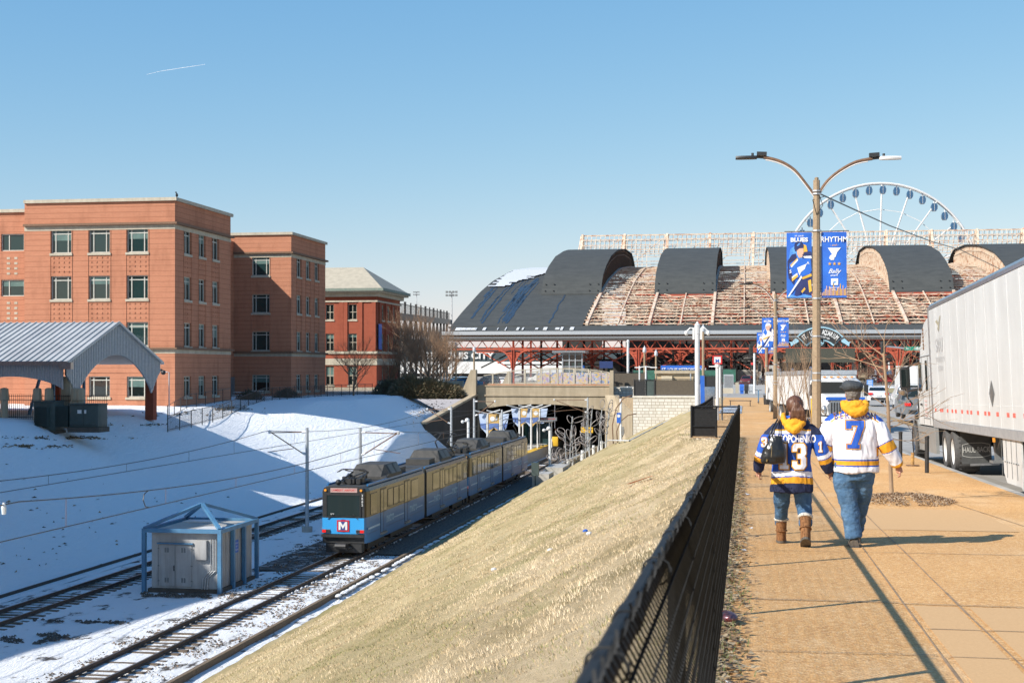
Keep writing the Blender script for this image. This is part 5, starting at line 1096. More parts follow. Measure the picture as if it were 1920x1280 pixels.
    zt = 4.25+(.22 if not pant else .8)*1.5; mb.tube([(-.85, Y(p+.1), zt-.15), (-.6, Y(p+.1), zt), (.6, Y(p+.1), zt), (.85, Y(p+.1), zt-.15)], .03, 6); mb.tube([(-.85, Y(p+.4), zt-.15), (-.6, Y(p+.4), zt), (.6, Y(p+.4), zt), (.85, Y(p+.4), zt-.15)], .03, 6)
    for k in range(16): mb.cbox((random.uniform(-.7, .7), Y(p+random.uniform(-.4, 3.0)), 3.98), (.22, .3, random.uniform(.15, .45)))
    for k in range(6): mb.beam((random.uniform(-.7, .7), Y(p+random.uniform(-.4, 3)), 3.9), (random.uniform(-.7, .7), Y(p+random.uniform(-.4, 3)), 4.25), .05)
    b(mb, 'pantograph', 'black'); mb = MB(); mb.ellip((-.5, Y(.75), 3.95), (.16, .2, .16)); b(mb, 'horn', 'black')
m, n, b_ = nodes('train_blue_lit'); b_.inputs['Base Color'].default_value = (.035, .28, .6, 1); b_.inputs['Roughness'].default_value = .35; MT['tfront'] = m  # lit version of the blue used on the sides
MT['twscreen'] = glass('windscreen_glass', (.02, .03, .03)); MT['redlamp'] = M('red_lamp', (.6, .01, .01), None, 3, .3, emit=.4)
random.seed(9)
for i, (y0, lab) in enumerate([(74.7, 'front blue and bronze light rail car with round letter badge on its nose'), (103.9, 'rear blue and bronze light rail car nearest the bridge')]):
    t = empty('light_rail_car', (-21.6, y0, -10.2), lab, 'light rail car', 'coupled light rail cars')
    half(t, 0, True, 1, True, False); mb = MB(); mb.box(-1.2, 1.2, HL-.36, HL+.36, .8, 3.7); mb.build('bellows', 'rubber', t); half(t, HL, True, -1, True, True)
# ---------------------------------------------------------------- catenary
def mast(p, h, arm, lab, base=True, rz=0):
    t = empty('catenary_mast', p, lab, 'catenary mast', 'catenary masts along the tracks'); mb = MB(); mb.tube([(0, 0, 0), (0, 0, h)], [.13, .1], 10); mb.build('pole', 'galv', t, 'auto')
    if base: mb = MB(); mb.tube([(0, 0, -.15), (0, 0, .3)], .34, 10); mb.build('footing', 'conc_grey', t)
    s = 1 if arm > 0 else -1; za = h-.28; mb = MB(); mb.tube([(s*.3, 0, za), (arm, 0, za-.05)], .035, 6); mb.tube([(s*.3, 0, za-1.35), (arm*.97, 0, za-.02)], .04, 6); mb.tube([(s*.9, 0, za-1.05), (arm*1.05, 0, za-1.3)], .025, 6); mb.build('bracket_arm', 'rust', t)
    mb = MB(); mb.tube([(s*.08, 0, za), (s*.34, 0, za)], .075, 8); mb.tube([(s*.08, 0, za-1.42), (s*.34, 0, za-1.32)], .075, 8); mb.ellip((arm, 0, za), (.09, .09, .12)); mb.build('insulator', 'white', t)
    return t
mast(V((-27.7, 87.5, -10.4)), 6.6, -2.5, 'galvanised catenary mast with arm to the left beside the equipment shed')
mast(V((-24.2, 87.5, -10.4)), 6.6, 2.5, 'galvanised catenary mast with arm to the right behind the front train car')
p = W(846, 760, 140); mast(V((p.x, p.y, -10.4)), 6.65, -2.4, 'catenary mast with arm to the left against the dark wing wall')
p = W(889, 747, 141); mast(V((p.x, p.y, -10.4)), 7.4, 2.1, 'catenary mast with arm to the right left of the platform banners')
p = W(1102, 746, 160); mast(V((p.x, p.y, -10.4)), 7.1, -3.8, 'catenary mast carrying the small yellow sign by the wire sculptures')
t = tag(MB().box(p.x-.75, p.x+.6, p.y-.16, p.y-.11, ZBp(801)-.1, ZBp(793)).build('track_warning_sign', 'yellow'), 'small yellow warning sign on the mast by the wire sculptures', 'sign')
mb = MB(); put_text(mb, 'DO NOT CROSS', .2, (p.x-.08, p.y-.17, ZBp(796)), (1, 0, 0), (0, 0, 1)); mb.build('lettering', 'black', t, fix=False)
p = W(941, 765, 137); mb = MB(); t = empty('tall_grey_post', V((p.x, p.y, -10.4)), 'slim grey post rising just behind the rear train car', 'post'); mb.tube([(0, 0, 0), (0, 0, 6.4)], .09, 8); mb.build('pole', 'galv', t)
def wire(name, X, zf, lab, r=.016, X1=None):
    mb = MB(); pts = [(lerp(X, X1 or X, i/120), 28+i*1.2, zf(28+i*1.2)) for i in range(121)]; mb.tube(pts, r, 5, caps=False)
    return mb
def zmess(Y): t = ((Y-87.5)/48) % 1; return -4.0-.75*4*t*(1-t)
def zcont(Y): return -5.12
for X, side in ((-30.35, 'far'), (-21.7, 'near')):
    t = empty('overhead_wire', (0, 0, 0), 'overhead contact and messenger wires strung above the %s track' % side, 'overhead wire', 'overhead wires above the tracks')
    wire('m', X, zmess, '', .02).build('messenger_wire', 'black', t); wire('c', X, zcont, '', .018).build('contact_wire', 'black', t)
    for Y in [43, 51, 58.5, 66.5, 74.5, 81.5, 93, 101, 110, 119, 128]: mb = MB(); mb.tube([(X, Y, zmess(Y)), (X, Y, zcont(Y))], .009, 4); mb.build('dropper', 'rust', t)
    if side == 'near':
        mb = MB(); Y = 49.4; mb.tube([(X, Y, zmess(Y)), (X, Y-.35, zmess(Y)-.1), (X, Y-.45, -4.8), (X, Y-.25, zcont(Y)+.06), (X, Y+.1, zcont(Y))], .02, 5); mb.build('jumper_cable', 'black', t)
        p = W(5, 955, 40.5); mb = MB(); mb.tube([(X, 39.1, zmess(39.1)-.3), (X, 39.1, zmess(39.1)-.1), (X, 39.1, zmess(39.1)+.05)], [.06, .08, .03], 8); mb.build('insulator', 'white', t)
# ---------------------------------------------------------------- equipment shed
es = empty('equipment_shed', (-25.75, 65.2, -10.42), 'weathered grey metal equipment shed inside an open blue steel frame', 'equipment shed')
x0, x1, y0, y1, H = -1.95, 1.75, -2.6, 2.4, 2.95
for x, y in ((x0, y0), (x1, y0), (x0, y1), (x1, y1), (x1, y0+1.7), (x1, y0+3.2)): mb = MB(); mb.box(x-.09, x+.09, y-.09, y+.09, 0, H-.16); mb.build('frame_post', 'blueframe', es)
mb = MB()
for a, b in (((x0, y0), (x1, y0)), ((x0, y1), (x1, y1))): mb.beam((a[0]-.09, a[1], H-.07), (b[0]+.09, b[1], H-.07), .18)
for x in (x0, x1): mb.beam((x, y0+.092, H-.07), (x, y1-.092, H-.07), .18)
mb.build('frame_beam', 'blueframe', es)
for a in ((x0, y0), (x1, y0), (x0, y1), (x1, y1)): mb = MB(); mb.beam((a[0], a[1], H+.02), ((x0+x1)/2, (y0+y1)/2, H+.95), .17, .13); mb.build('hip_rafter', 'blueframe', es)
a, b, c, d, h = x0+.28, x1-.16, y0+.22, y1-.3, 2.75
mb = MB(); mb.box(a, b, c, d, .18, h); n_ = 22
for i in range(n_): y = lerp(c, d, (i+.5)/n_); mb.box(b+.002, b+.03, y-.05, y+.05, .2, h-.02)
mb.build('cabin_wall', 'shedmetal', es); mb = MB(); mb.box(a-.08, b+.08, c-.08, d+.08, h+.003, h+.1); mb.build('roof', 'conc_grey', es)
mb = MB(); mb.cbox((b-.6, c+1.0, h+.13), (1.4, 1.2, .05)); mb.cbox((a+.8, d-.5, h+.13), (1.5, .9, .05)); mb.build('roof_snow', 'white', es)
mb = MB(); mb.box(a-.15, b+.15, c-.12, d+.12, -.15, .175); mb.build('plinth', 'conc_dark', es)
for k, xx in enumerate((a+.35, a+1.17)):
    mb = MB(); mb.box(xx, xx+.8, c-.035, c-.003, .28, 2.2); dr = mb.build('door', 'shedmetal', es); mb = MB()
    for z in (.45, 1.85):
        for q in (.3, .42): mb.box(xx+q, xx+q+.08, c-.045, c-.037, z, z+.22)
    mb.build('louvre', 'greyp', dr); mb = MB(); mb.box(xx-.012, xx, c-.045, c-.003, .28, 2.2); 
    for z in (.5, 1.2, 2.0): mb.box(xx-.04 if not k else xx+.76, xx+.04 if not k else xx+.85, c-.05, c-.036, z, z+.05)
    mb.build('hinge_strip', 'greyp', dr)
mb = MB(); mb.box(a+1.1, a+1.13, c-.09, c-.04, 1.0, 1.25); mb.build('handle', 'black', es)
mb = MB(); mb.box(a+.3, a+2.05, c-.12, c-.005, 2.24, 2.3); mb.build('door_hood', 'blueframe', es)
mb = MB(); mb.box(b-1.05, b-.5, c-.22, c-.005, 1.55, 2.45); mb.build('junction_box', 'shedmetal', es, bev=.015)
for k in range(3): mb = MB(); x = b-.36+k*.12; mb.tube([(x, c-.06, 2.5), (x, c-.06, 1.05), (x-.35, c-.07, .7), (x-.42, c-.08, -.1)], .028, 8); mb.build('conduit', 'galv', es)
mb = MB(); mb.box(b+.035, b+.045, y0+2.3, y0+2.75, 1.6, 2.2); ns = mb.build('notice_sign', 'signblue', es); mb = MB()
for k, s_ in enumerate(('DANGER', 'HIGH', 'VOLTAGE')): put_text(mb, s_, .1, (b+.048, y0+2.52, 2.05-k*.16), (0, 1, 0), (0, 0, 1))
mb.build('lettering', 'white', ns, fix=False)
def gravel(name, cx, cy, rx, ry, z, n_, seed, mats, lab, smin=.04, smax=.1):
    rnd = random.Random(seed); mb = MB()
    for i in range(n_):
        a, k = rnd.uniform(0, 6.28), rnd.random()**.6; x, y = cx+math.cos(a)*rx*k*1.2, cy+math.sin(a)*ry*k*1.2; s = rnd.uniform(smin, smax)
        if noise.noise(V((x*.9, y*.9, seed)))+.5*noise.noise(V((x*3, y*3, seed))) < .12*k: continue
        mb.add([(x+rnd.uniform(-s, s), y+rnd.uniform(-s, s), z), (x+rnd.uniform(-s, s), y-s, z), (x+s, y+rnd.uniform(-s, s), z), (x, y, z+s*rnd.uniform(.4, 1))], [(0, 1, 3), (1, 2, 3), (2, 0, 3)], rnd.randrange(len(mats)))
    return tag(mb.build(name, mats, fix=False), lab, 'gravel', kind='stuff')
gravel('dark_gravel', -25.6, 62.1, 2.5, .8, -10.41, 2400, 2, ['ballast', 'conc_dark'], 'dark gravel round the front foot of the equipment shed')
p = WZ(75, 1197, -10.42); gravel('dark_gravel', p.x, p.y, 1.3, .9, -10.41, 900, 3, ['ballast', 'conc_dark'], 'dark patch of gravel showing through the shaded snow'); p = WZ(150, 1165, -10.42); gravel('dark_gravel', p.x, p.y, 1.8, .5, -10.41, 600, 4, ['ballast', 'conc_dark'], 'thin strip of gravel showing through the shaded snow')
gravel('gravel_scatter', -24.0, 78, 1.6, 8, -10.34, 2600, 5, ['ballast', 'conc_dark', 'mulch'], 'loose gravel between the tracks beside the train', .03, .09)
for X, s in ((-19.2, 11), (-23.2, 12), (-19.9, 13)): gravel('gravel_scatter', X, 60, .45, 26, -10.4, 2200, s, ['ballast', 'mulch', 'conc_dark'], 'loose gravel along the edge of the near track', .025, .07)
mb = MB(); rnd = random.Random(3)
for i in range(260): y = 62+rnd.random()*62; x = rnd.choice([-20.55, -18.25])+rnd.uniform(-.05, .05); mb.ellip((x, y, -10.3), (.05+.1*(x > -19), .12+.25*(x > -19), .05), 0, 6, 4)
tag(mb.build('snow_crumbs', 'snow', smooth=True, fix=False), 'lines of snow lumps left along the rail and timber kerb', 'snow', kind='stuff')
# ---------------------------------------------------------------- platform
pl = empty('station_platform', (-26, 141, -10.4), 'island station platform with yellow edge running under the bridge', 'platform')
xr = -23.3; mb = MB(); mb.box(-28.4, xr, 141, 235, -10.4, -9.2); rel(mb.build('slab', 'conc_grey', pl), pl); mb = MB(); mb.box(xr-.75, xr+.04, 141, 235, -9.196, -9.17); rel(mb.build('yellow_edge', 'yellow', pl), pl)
mb = MB(); mb.box(-20.1, -19.9, 110, 134, -10.4, -9.3); 
for x, (px, d, sd) in enumerate([(914, 150, 0), (938, 152, 1), (974, 160, 0), (996, 162, 1), (1012, 168, 0)]):
    p = W(px, 775 if px < 950 else 765, d); t = empty('banner_post', (p.x, p.y, -9.2), ['white post with vee arms and angled banners, first behind the train', 'white post with blue banner, second behind the train', 'white post with raised vee arms in the middle of the platform', 'white post between the two yellow banners in the middle of the platform', 'white post with vee arms farthest under the bridge'][x], 'banner post', 'white platform banner posts')
    h = p.z+9.2; mb = MB(); mb.tube([(0, 0, 0), (0, 0, h)], .11, 8); mb.build('post', 'white', t); mb = MB(); mb.beam((0, 0, h), (-1.3, -.8, h+.35), .16, .12); mb.beam((0, 0, h), (1.3, .2, h+.4), .16, .12); mb.build('vee_arm', 'white', t)
    for s, c in ((-1, 'palebanner'), (1, 'goldbanner')):
        if c not in MT: MT['palebanner'] = M('pale_blue_banner', (.42, .5, .64), (.34, .42, .58), 1); MT['goldbanner'] = M('gold_banner', (.55, .35, .12), (.45, .29, .1), 1)
        if x in (1, 4): c = {'palebanner': 'goldbanner', 'goldbanner': 'palebanner'}[c]
        mb = MB(); x0, x1 = s*.14, s*.95; mb.prism([(x0, h-.05), (x1, h-.02), (x1-s*.25, h-1.5), (x0, h-2.1)], 'y', -.03, .0); bn = mb.build('banner', c, t); mb = MB(); mb.prism([(x0+s*.02, h-1.05), (x1-s*.15, h-1.03), (x1-s*.3, h-1.5), (x0+s*.02, h-1.75)], 'y', -.06, -.035); mb.build('blue_panel', M('banner_slate', (.1, .17, .4), None, 2), bn)
        if c == 'goldbanner': mb = MB(); mb.tube([((x0+x1)/2, -.04, h-.55), ((x0+x1)/2, -.06, h-.55)], .26, 14); mb.build('badge', 'white', bn)
t = empty('shelter', W(1008, 830, 164), 'glass platform shelter with white frame and red letter display under the bridge', 'shelter'); t.location.z = -9.2
mb = MB()
for x in (-1.6, .1, 1.5):
    for y in (-.9, .9): mb.box(x-.06, x+.06, y-.06, y+.06, 0, 3.0)
mb.box(-1.8, 1.7, -1, 1, 3.0, 3.15); mb.build('frame', 'white', t); mb = MB(); mb.box(-1.5, 1.4, .86, .89, .3, 2.8); mb.box(-1.52, -1.5, -.8, .8, .3, 2.8); mb.build('glazing', 'glassg', t)
mb = MB(); mb.box(.4, 2.4, -1.3, -1.05, 3.2, 3.6); ds = mb.build('display', 'greyp', t); mb = MB(); put_text(mb, 'NEXT TRAIN 5 MIN', .19, (1.4, -1.31, 3.4), (1, 0, 0), (0, 0, 1)); mb.build('lettering', 'red', ds, fix=False)
mb = MB(); mb.box(-1.2, 1.0, .3, .7, .42, .48); mb.build('bench', 'galv', t)
p = W(1038, 820, 168); mb = MB(); mb.box(p.x-.5, p.x+.5, p.y, p.y+.5, -9.2, -8.1); tag(mb.build('yellow_box', 'yellow', bev=.03), 'bright yellow equipment box on the platform under the bridge', 'box')
for (px, d, h, lab) in [(1022, 170, 1.1, 'grey litter bin on the platform beside the shelter')]: p = W(px, 800, d); mb = MB(); mb.tube([(p.x, p.y, -9.2), (p.x, p.y, -9.2+h)], .32, 12); tag(mb.build('litter_bin', 'galv'), lab, 'litter bin')
def farperson(px, d, zf, h, top, leg, lab):
    p = W(px, 800, d); mb = MB(); k = h/1.8
    mb.loft([[V((s*.09*k+math.cos(a)*r*k, math.sin(a)*r*k*.8, z*k)) for a in [i*.785 for i in range(8)]] for s, z, r in ((1, 0, .07), (1, .45, .07), (1, .85, .1))], 1); mb.loft([[V((-s*.09*k+math.cos(a)*r*k, math.sin(a)*r*k*.8, z*k)) for a in [i*.785 for i in range(8)]] for s, z, r in ((1, 0, .07), (1, .45, .07), (1, .85, .1))], 1)
    mb.loft([[V((math.cos(a)*r*k, math.sin(a)*r*k*.65, z*k)) for a in [i*.785 for i in range(8)]] for z, r in ((.82, .2), (1.1, .2), (1.4, .25), (1.5, .12), (1.56, .06))], 0)
    for s in (-1, 1): mb.tube([(s*.24*k, 0, 1.42*k), (s*.3*k, .02, 1.1*k), (s*.24*k, -.12, .85*k)], [.07*k, .06*k, .04*k], 6, 0)
    mb.ellip((0, 0, 1.67*k), (.095*k, .11*k, .13*k), 2, 8, 6); o = mb.build('person', [top, leg, 'skin'], smooth=True); o.location = (p.x, p.y, zf); return tag(o, lab, 'person')
farperson(1031, 169, -9.2, 1.8, 'greyp', 'black', 'person in a grey coat standing on the platform under the bridge'); farperson(1018, 167.5, -9.2, 1.6, 'black', 'denim', 'person in a black jacket bending by the platform shelter'); farperson(1042, 176, -9.2, 1.75, 'black', 'black', 'person in dark clothes deep in the shade under the bridge')
# track side camera posts, concrete retaining blocks, handrail
for px, py, d, h, lab in [(878, 790, 139, 0, 'short white camera post in front of the dark wing wall'), (1031, 806, 133, 0, 'white camera post beside the concrete block by the near track')]:
    p = W(px, py, d); t = empty('camera_post', (p.x, p.y, -10.4), lab, 'camera post', 'white camera posts by the tracks'); h = p.z+10.4; mb = MB(); mb.tube([(0, 0, 0), (0, 0, h)], .13, 8); mb.build('post', 'white', t); mb = MB(); mb.ellip((-.1, 0, h+.15), (.22, .22, .2)); mb.ellip((-.55, -.1, h-.02), (.16, .16, .16)); mb.tube([(0, 0, h), (-.5, -.1, h+.05)], .05, 6); mb.build('camera_head', 'white', t)
rb_ = empty('retaining_block', W(1030, 905, 124), 'pale stepped concrete retaining blocks at the foot of the grass slope', 'retaining wall'); q = rb_.location.copy()
def CB(px0, px1, py0, py1, d, dep, zb=-10.6):
    a, b = W(px0, py1, d), W(px1, py0, d); mb = MB(); mb.box(a.x-q.x, b.x-q.x, a.y-q.y, a.y-q.y+dep, zb-q.z, b.z-q.z); return mb
CB(998, 1030, 888, 935, 121, 3.0).build('lower_block', 'conc_grey', rb_); CB(1022, 1056, 876, 915, 127, 5).build('upper_block', 'conc_grey', rb_); CB(960, 996, 915, 940, 123, 3).build('end_block', 'conc_grey', rb_)
a = W(1056, 878, 128); mb = MB(); mb.box(-17.9-q.x, -17.5-q.x, 130-q.y, 168-q.y, -10.6-q.z, -9.3-q.z); mb.build('track_wall', 'conc', rb_)
hr = empty('handrail', (-17.2, 128, -9.3), 'long white handrail climbing from the track wall to the white block wall', 'handrail')
pts = [(-17.4, 126, -8.85), (-17.0, 145, -8.75), (-16.4, 163, -8.6)]; pts2 = [W(1142, 825, 163), W(1180, 826, 160), W(1243, 793, 157.2), W(1316, 760, 154)]
def nearemb(x, y, d): q_ = onemb(x, y); k_ = q_.y*CA-q_.x*SA; return W(x, y, min(d, k_-.8))
P_ = [nearemb(1018, 884, 126), nearemb(1080, 855, 142), nearemb(1142, 825, 158), nearemb(1180, 826, 156), nearemb(1243, 793, 155), nearemb(1316, 760, 153)]
mb = MB(); mb.tube([p-hr.location for p in P_], .07, 6); mb.build('rail', 'white', hr)
for i in range(9):
    for a, b in ((P_[0], P_[1]), (P_[1], P_[2])):
        if i < 4: p = a.lerp(b, (i+.5)/4); mb = MB(); mb.tube([p-hr.location, V((p.x, p.y, max(-10.2, p.z-1.25)))-hr.location], .05, 5); mb.build('baluster', 'white', hr)
for px, d, wl in ((1065, 136, 'leftmost of the white vent pipes'), (1092, 146, 'second from the left of the white vent pipes'), (1113, 150, 'third from the left of the white vent pipes'), (1128, 156, 'rightmost of the white vent pipes')): p = W(px, 850, d); mb = MB(); z = zemb(p.x, p.y) if p.x > -18.3 else -10.3; mb.tube([(p.x, p.y, z-.1), (p.x, p.y, z+1.0)], .16, 8); tag(mb.build('vent_pipe', 'white'), wl+' below the handrail', 'pipe', 'white vent pipes below the handrail')
p = W(1164, 747, 152); t = empty('sign_pole', (p.x, p.y, zemb(p.x, p.y)), 'white pole with small blue and red station signs at the top of the grass slope', 'sign pole'); H = p.z-t.location.z; mb = MB(); mb.tube([(0, 0, 0), (0, 0, H)], .13, 8); mb.build('pole', 'white', t)
mb = MB(); mb.box(-.42, .0, -.2, -.15, H-2.6, H-1.5); s_ = mb.build('station_sign', 'signblue', t); mb = MB(); mb.tube([(-.21, -.2, H-1.85), (-.21, -.22, H-1.85)], .17, 12); mb.build('badge', 'white', s_); mb = MB(); mb.box(.05, .35, -.2, -.15, H-3.9, H-3.0); mb.build('notice_sign', 'alu', t); mb = MB(); mb.ellip((-.05, 0, H+.15), (.2, .15, .12)); mb.build('camera_head', 'black', t)
# wire sculptures
MT['rodgrey'] = M('rod_grey', (.2, .17, .16), (.3, .27, .25), 2, .5)
def sculpture(px, py, d, h, seed, lab):
    rnd = random.Random(seed); p = W(px, py, d); zb = max(zemb(p.x, p.y) if p.x > -18.3 else -10.35, -10.35); t = empty('wire_sculpture', (p.x, p.y, zb), lab, 'sculpture', 'bent wire plant sculptures by the tracks')
    for k in range(3):
        x = rnd.uniform(-.9, .9); H = h*rnd.uniform(.55, 1); mb = MB(); c = rnd.uniform(-.6, .6)
        mb.tube([(x, 0, 0), (x+c*.2, 0, H*.4), (x+c*.6, 0, H*.75), (x+c, 0, H)], .055, 5); mb.build('stem', 'galv', t)
        for j in range(4):
            u = rnd.uniform(.3, 1); a = rnd.uniform(-1.3, 1.3); l, w_ = rnd.uniform(.8, 1.3), rnd.uniform(.14, .24); q = V((x+c*u, 0, H*u)); mb = MB()
            pts = [q+V((math.sin(a)*l*(1-math.cos(s))/2+math.cos(a)*w_*math.sin(s), .25*math.sin(s), math.cos(a)*l*(1-math.cos(s))/2-math.sin(a)*w_*math.sin(s))) for s in [2*math.pi*i/14 for i in range(15)]]
            mb.tube(pts, .036, 4, caps=False); mb.build('leaf_loop', 'rodgrey', t)
    return t
for i, a in enumerate([(1055, 880, 136, 1.6), (1078, 850, 140, 5.2), (1095, 845, 143, 3.8), (1120, 840, 148, 5.6), (1135, 835, 152, 4.6)]): sculpture(*a, 30+i, ['small bent wire plant sculpture nearest the concrete blocks', 'tall bent wire plant sculpture with two top leaves left of the yellow sign', 'bent wire plant sculpture behind the yellow sign', 'tallest bent wire plant sculpture in the middle of the row', 'bent wire plant sculpture against the right bridge wall'][i])
for px, lab in ((1150, 'tall thin arching rod beside the white sign pole'), (1158, 'short arching rod just left of the white sign pole')):
    p = W(px, 835, 152); z = zemb(p.x, p.y); k = 1 if px == 1150 else .6; mb = MB(); mb.tube([(p.x, p.y, z), (p.x-.1, p.y, z+2*k), (p.x+.3, p.y, z+3.8*k), (p.x+1.1, p.y, z+4.9*k), (p.x+2, p.y, z+5.2*k)], .06, 5); tag(mb.build('arched_rod', 'rust', smooth=True), lab, 'sculpture')
for px, d, lab, h in ((1037, 126, 'small grey signal cabinet beside the near track', 1.3),): p = W(1003, 868, 119); mb = MB(); mb.box(p.x-.3, p.x+.3, p.y, p.y+.4, -9.0, -7.9); mb.box(p.x-.05, p.x+.05, p.y+.15, p.y+.25, -10.4, -9.0); tag(mb.build('signal_box', 'greybox'), lab, 'cabinet')
# ---------------------------------------------------------------- wheels and the lorry
def wheel(parent, c, r, wd, s, rim='alu', hub=True):       # axle along x, s = outward side
    mb = MB(); pr = [(-wd/2, r*.6), (-wd/2, r*.9), (-wd*.38, r*.985), (wd*.38, r*.985), (wd/2, r*.9), (wd/2, r*.6)]
    rings = []; n = 28
    for k in range(n): a = 2*math.pi*k/n; rings.append([V((x, math.cos(a)*q, math.sin(a)*q)) for x, q in pr])
    rings.append(rings[0]); mb.loft(rings, caps=False, closed=False)
    for k in range(n): a = 2*math.pi*k/n; mb.cbox((0, math.cos(a)*r*.985, math.sin(a)*r*.985), (wd*.7, .03*r/.5, .03), rot=Matrix.Rotation(a, 3, 'X'))
    w_ = mb.build('wheel', 'rubber', parent, 'auto', fix=True); w_.location = c
    mb = MB(); xo = s*wd*.5; rr = [(xo*.95, r*.61), (xo*.9, r*.55), (xo*.2 if hub else xo*.05, r*.5), (xo*.2, r*.3), (xo*.8 if hub else xo*.3, r*.2), (xo*.9 if hub else xo*.35, .001)]
    rings = []
    for k in range(25): a = 2*math.pi*k/24; rings.append([V((x, math.cos(a)*q, math.sin(a)*q)) for x, q in rr])
    mb.loft(rings, caps=False, closed=False)
    for k in range(10): a = 2*math.pi*k/10; mb.tube([(xo*.2, math.cos(a)*r*.4, math.sin(a)*r*.4), (xo*.2+s*.03, math.cos(a)*r*.4, math.sin(a)*r*.4)], .035*r/.5, 6, 1 if hub else 0)
    mb.build('rim', [rim, 'black'], w_, 'auto'); return w_
YT = 37.3; lt = (4.74, YT, zs(YT)-.125)
tr_ = empty('semi_trailer', lt, 'long white box trailer with red reflective strips parked along the kerb', 'trailer')
ct = empty('lorry_tractor', lt, 'white long haul lorry cab with grey lower fairings coupled to the box trailer', 'lorry')
for e in (tr_, ct): e.rotation_euler = (-math.atan(.0197), -R(2.6), 0)
mb = MB(); mb.box(.0, 2.6, -16.2, 0, 1.2, 3.98); mb.build('box', 'whitet', tr_)
mb = MB(); mb.prism([(-.012, 3.985), (-.012, 4.06), (.05, 4.13), (2.55, 4.13), (2.61, 4.06), (2.61, 3.985)], 'y', -16.2, .01); mb.build('top_rail', 'alu', tr_)
mb = MB(); mb.box(-.015, .12, -16.2, .0, 1.02, 1.195); mb.box(2.48, 2.615, -16.2, .0, 1.02, 1.195); 
for i in range(40): mb.box(.13, 2.47, -16+i*.4, -15.95+i*.4, 1.03, 1.15)
mb.build('side_rail', 'galv', tr_)
mb = MB(); mb.box(-.02, .06, -.06, .02, 1.2, 3.98); mb.tube([(0, .0, 1.2), (0, .0, 4.05)], .035, 6); mb.build('corner_post', 'alu', tr_)
mb = MB()
for i in range(1, 14):
    y = -i*1.22; mb.box(-.004, -.001, y-.012, y+.012, 1.2, 3.97)
    for k in range(34): mb.cbox((-.004, y-.03, 1.25+k*.08), (.005, .012, .012), 0)
for k in range(130): mb.cbox((-.004, -.1-k*.12, 1.62), (.005, .012, .012), 0)
mb.build('panel_seams', [M('seam_pale', (.66, .67, .67), (.6, .61, .61), 3), 'alu'], tr_, fix=False)
mb = MB(); ys = [-.35, -1.3, -1.62, -2.5, -3.3, -3.85, -4.8, -5.6, -6.1, -7, -7.9, -8.35, -9.3, -10.4, -11, -12]
for i, y in enumerate(ys):
    for k in range(3): mb.box(-.006, -.002, y-.24+k*.085, y-.165+k*.085, 1.42, 1.5)
mb.build('reflector_strip', M('reflector_red', (.62, .07, .05), (.7, .2, .15), 20), tr_)
mb = MB(); o_ = (-.007, -1.75, 0); ux, uz = (0, -1, 0), (0, 0, 1)
put_text(mb, 'SRAT', .5, (-.007, -1.75, 3.02), (0, -1, 0), uz, sx=1.2); put_text(mb, 'TRANSPORTATION', .19, (-.007, -1.75, 2.68), (0, -1, 0), uz, sx=.95); put_text(mb, 'MILLTOWN', .17, (-.007, -1.75, 2.47), (0, -1, 0), uz, sx=1.0)
mb.build('company_lettering', M('faded_grey', (.42, .42, .42), (.5, .5, .5), 4), tr_, fix=False)
mb = MB(); mb.add([(-.007, -1.7+y*1.7, 3.36+z*.75) for y, z in ((0, 0), (.1, .1), (.02, .2), (.28, .36), (.1, .4), (-.02, .28), (-.22, .48), (-.3, .5), (-.14, .22), (-.1, .1))], [tuple(range(10))]); mb.build('bird_emblem', M('emblem_grey', (.25, .24, .22), (.4, .35, .2), 9), tr_, fix=False)
mb = MB()
for y, z in ((-8.9, 1.85),): mb.add([(-.008, y, z+.26), (-.008, y-.3, z), (-.008, y, z-.26), (-.008, y+.3, z)], [(0, 1, 2, 3)]); mb.add([(-.011, y, z+.18), (-.011, y-.2, z), (-.011, y, z-.18), (-.011, y+.2, z)], [(0, 1, 2, 3)], 1)
mb.build('diamond_decal', ['greyp', 'alu'], tr_, fix=False)
mb = MB(); ys = [-9.2-i*.14 for i in range(17)]
for s in (0,): mb.loft([[V((lerp(.5, .03, min(1, i/3)), y, lerp(.62, .2, min(1, i/5)) if i < 16 else .14)), V((lerp(.5, .03, min(1, i/3)), y, 1.02)), V((lerp(.53, .06, min(1, i/3)), y, 1.02)), V((lerp(.53, .06, min(1, i/3)), y, lerp(.62, .2, min(1, i/5)) if i < 16 else .14))] for i, y in enumerate(ys)])
mb.build('side_skirt', 'whitet', tr_)
mb = MB()
for i in range(4): y = -9.5-i*.5; mb.box(.02, .027, y, y+.015, .3, 1.0)
for i in range(9): y = -9.4-i*.22; mb.box(.015, .028, y, y+.06, .58, .6)
mb.build('skirt_seam', 'greyp', tr_)
for s in (.45, 2.0): mb = MB(); mb.box(s-.07, s+.07, -6.6, -6.45, .45, 1.1); mb.box(s-.15, s+.15, -6.75, -6.3, .4, .45); mb.beam((s, -6.5, .6), (s, -7.3, 1.1), .06); mb.build('landing_leg', 'greyp', tr_)
mb = MB(); mb.box(-.02, .0, -9.0, -8.8, .92, 1.0); mb.build('marker_lamp', 'orange', tr_)
mb = MB(); mb.box(.1, 2.5, -16, -.1, .98, 1.02); mb.box(.9, 1.7, -12, -3.5, .6, .97); mb.build('underframe', 'black', tr_)
for y in (-14, -15.3): wheel(tr_, (.32, y, .52), .52, .56, -1, 'white', False); wheel(tr_, (2.28, y, .52), .52, .56, 1, 'white', False)
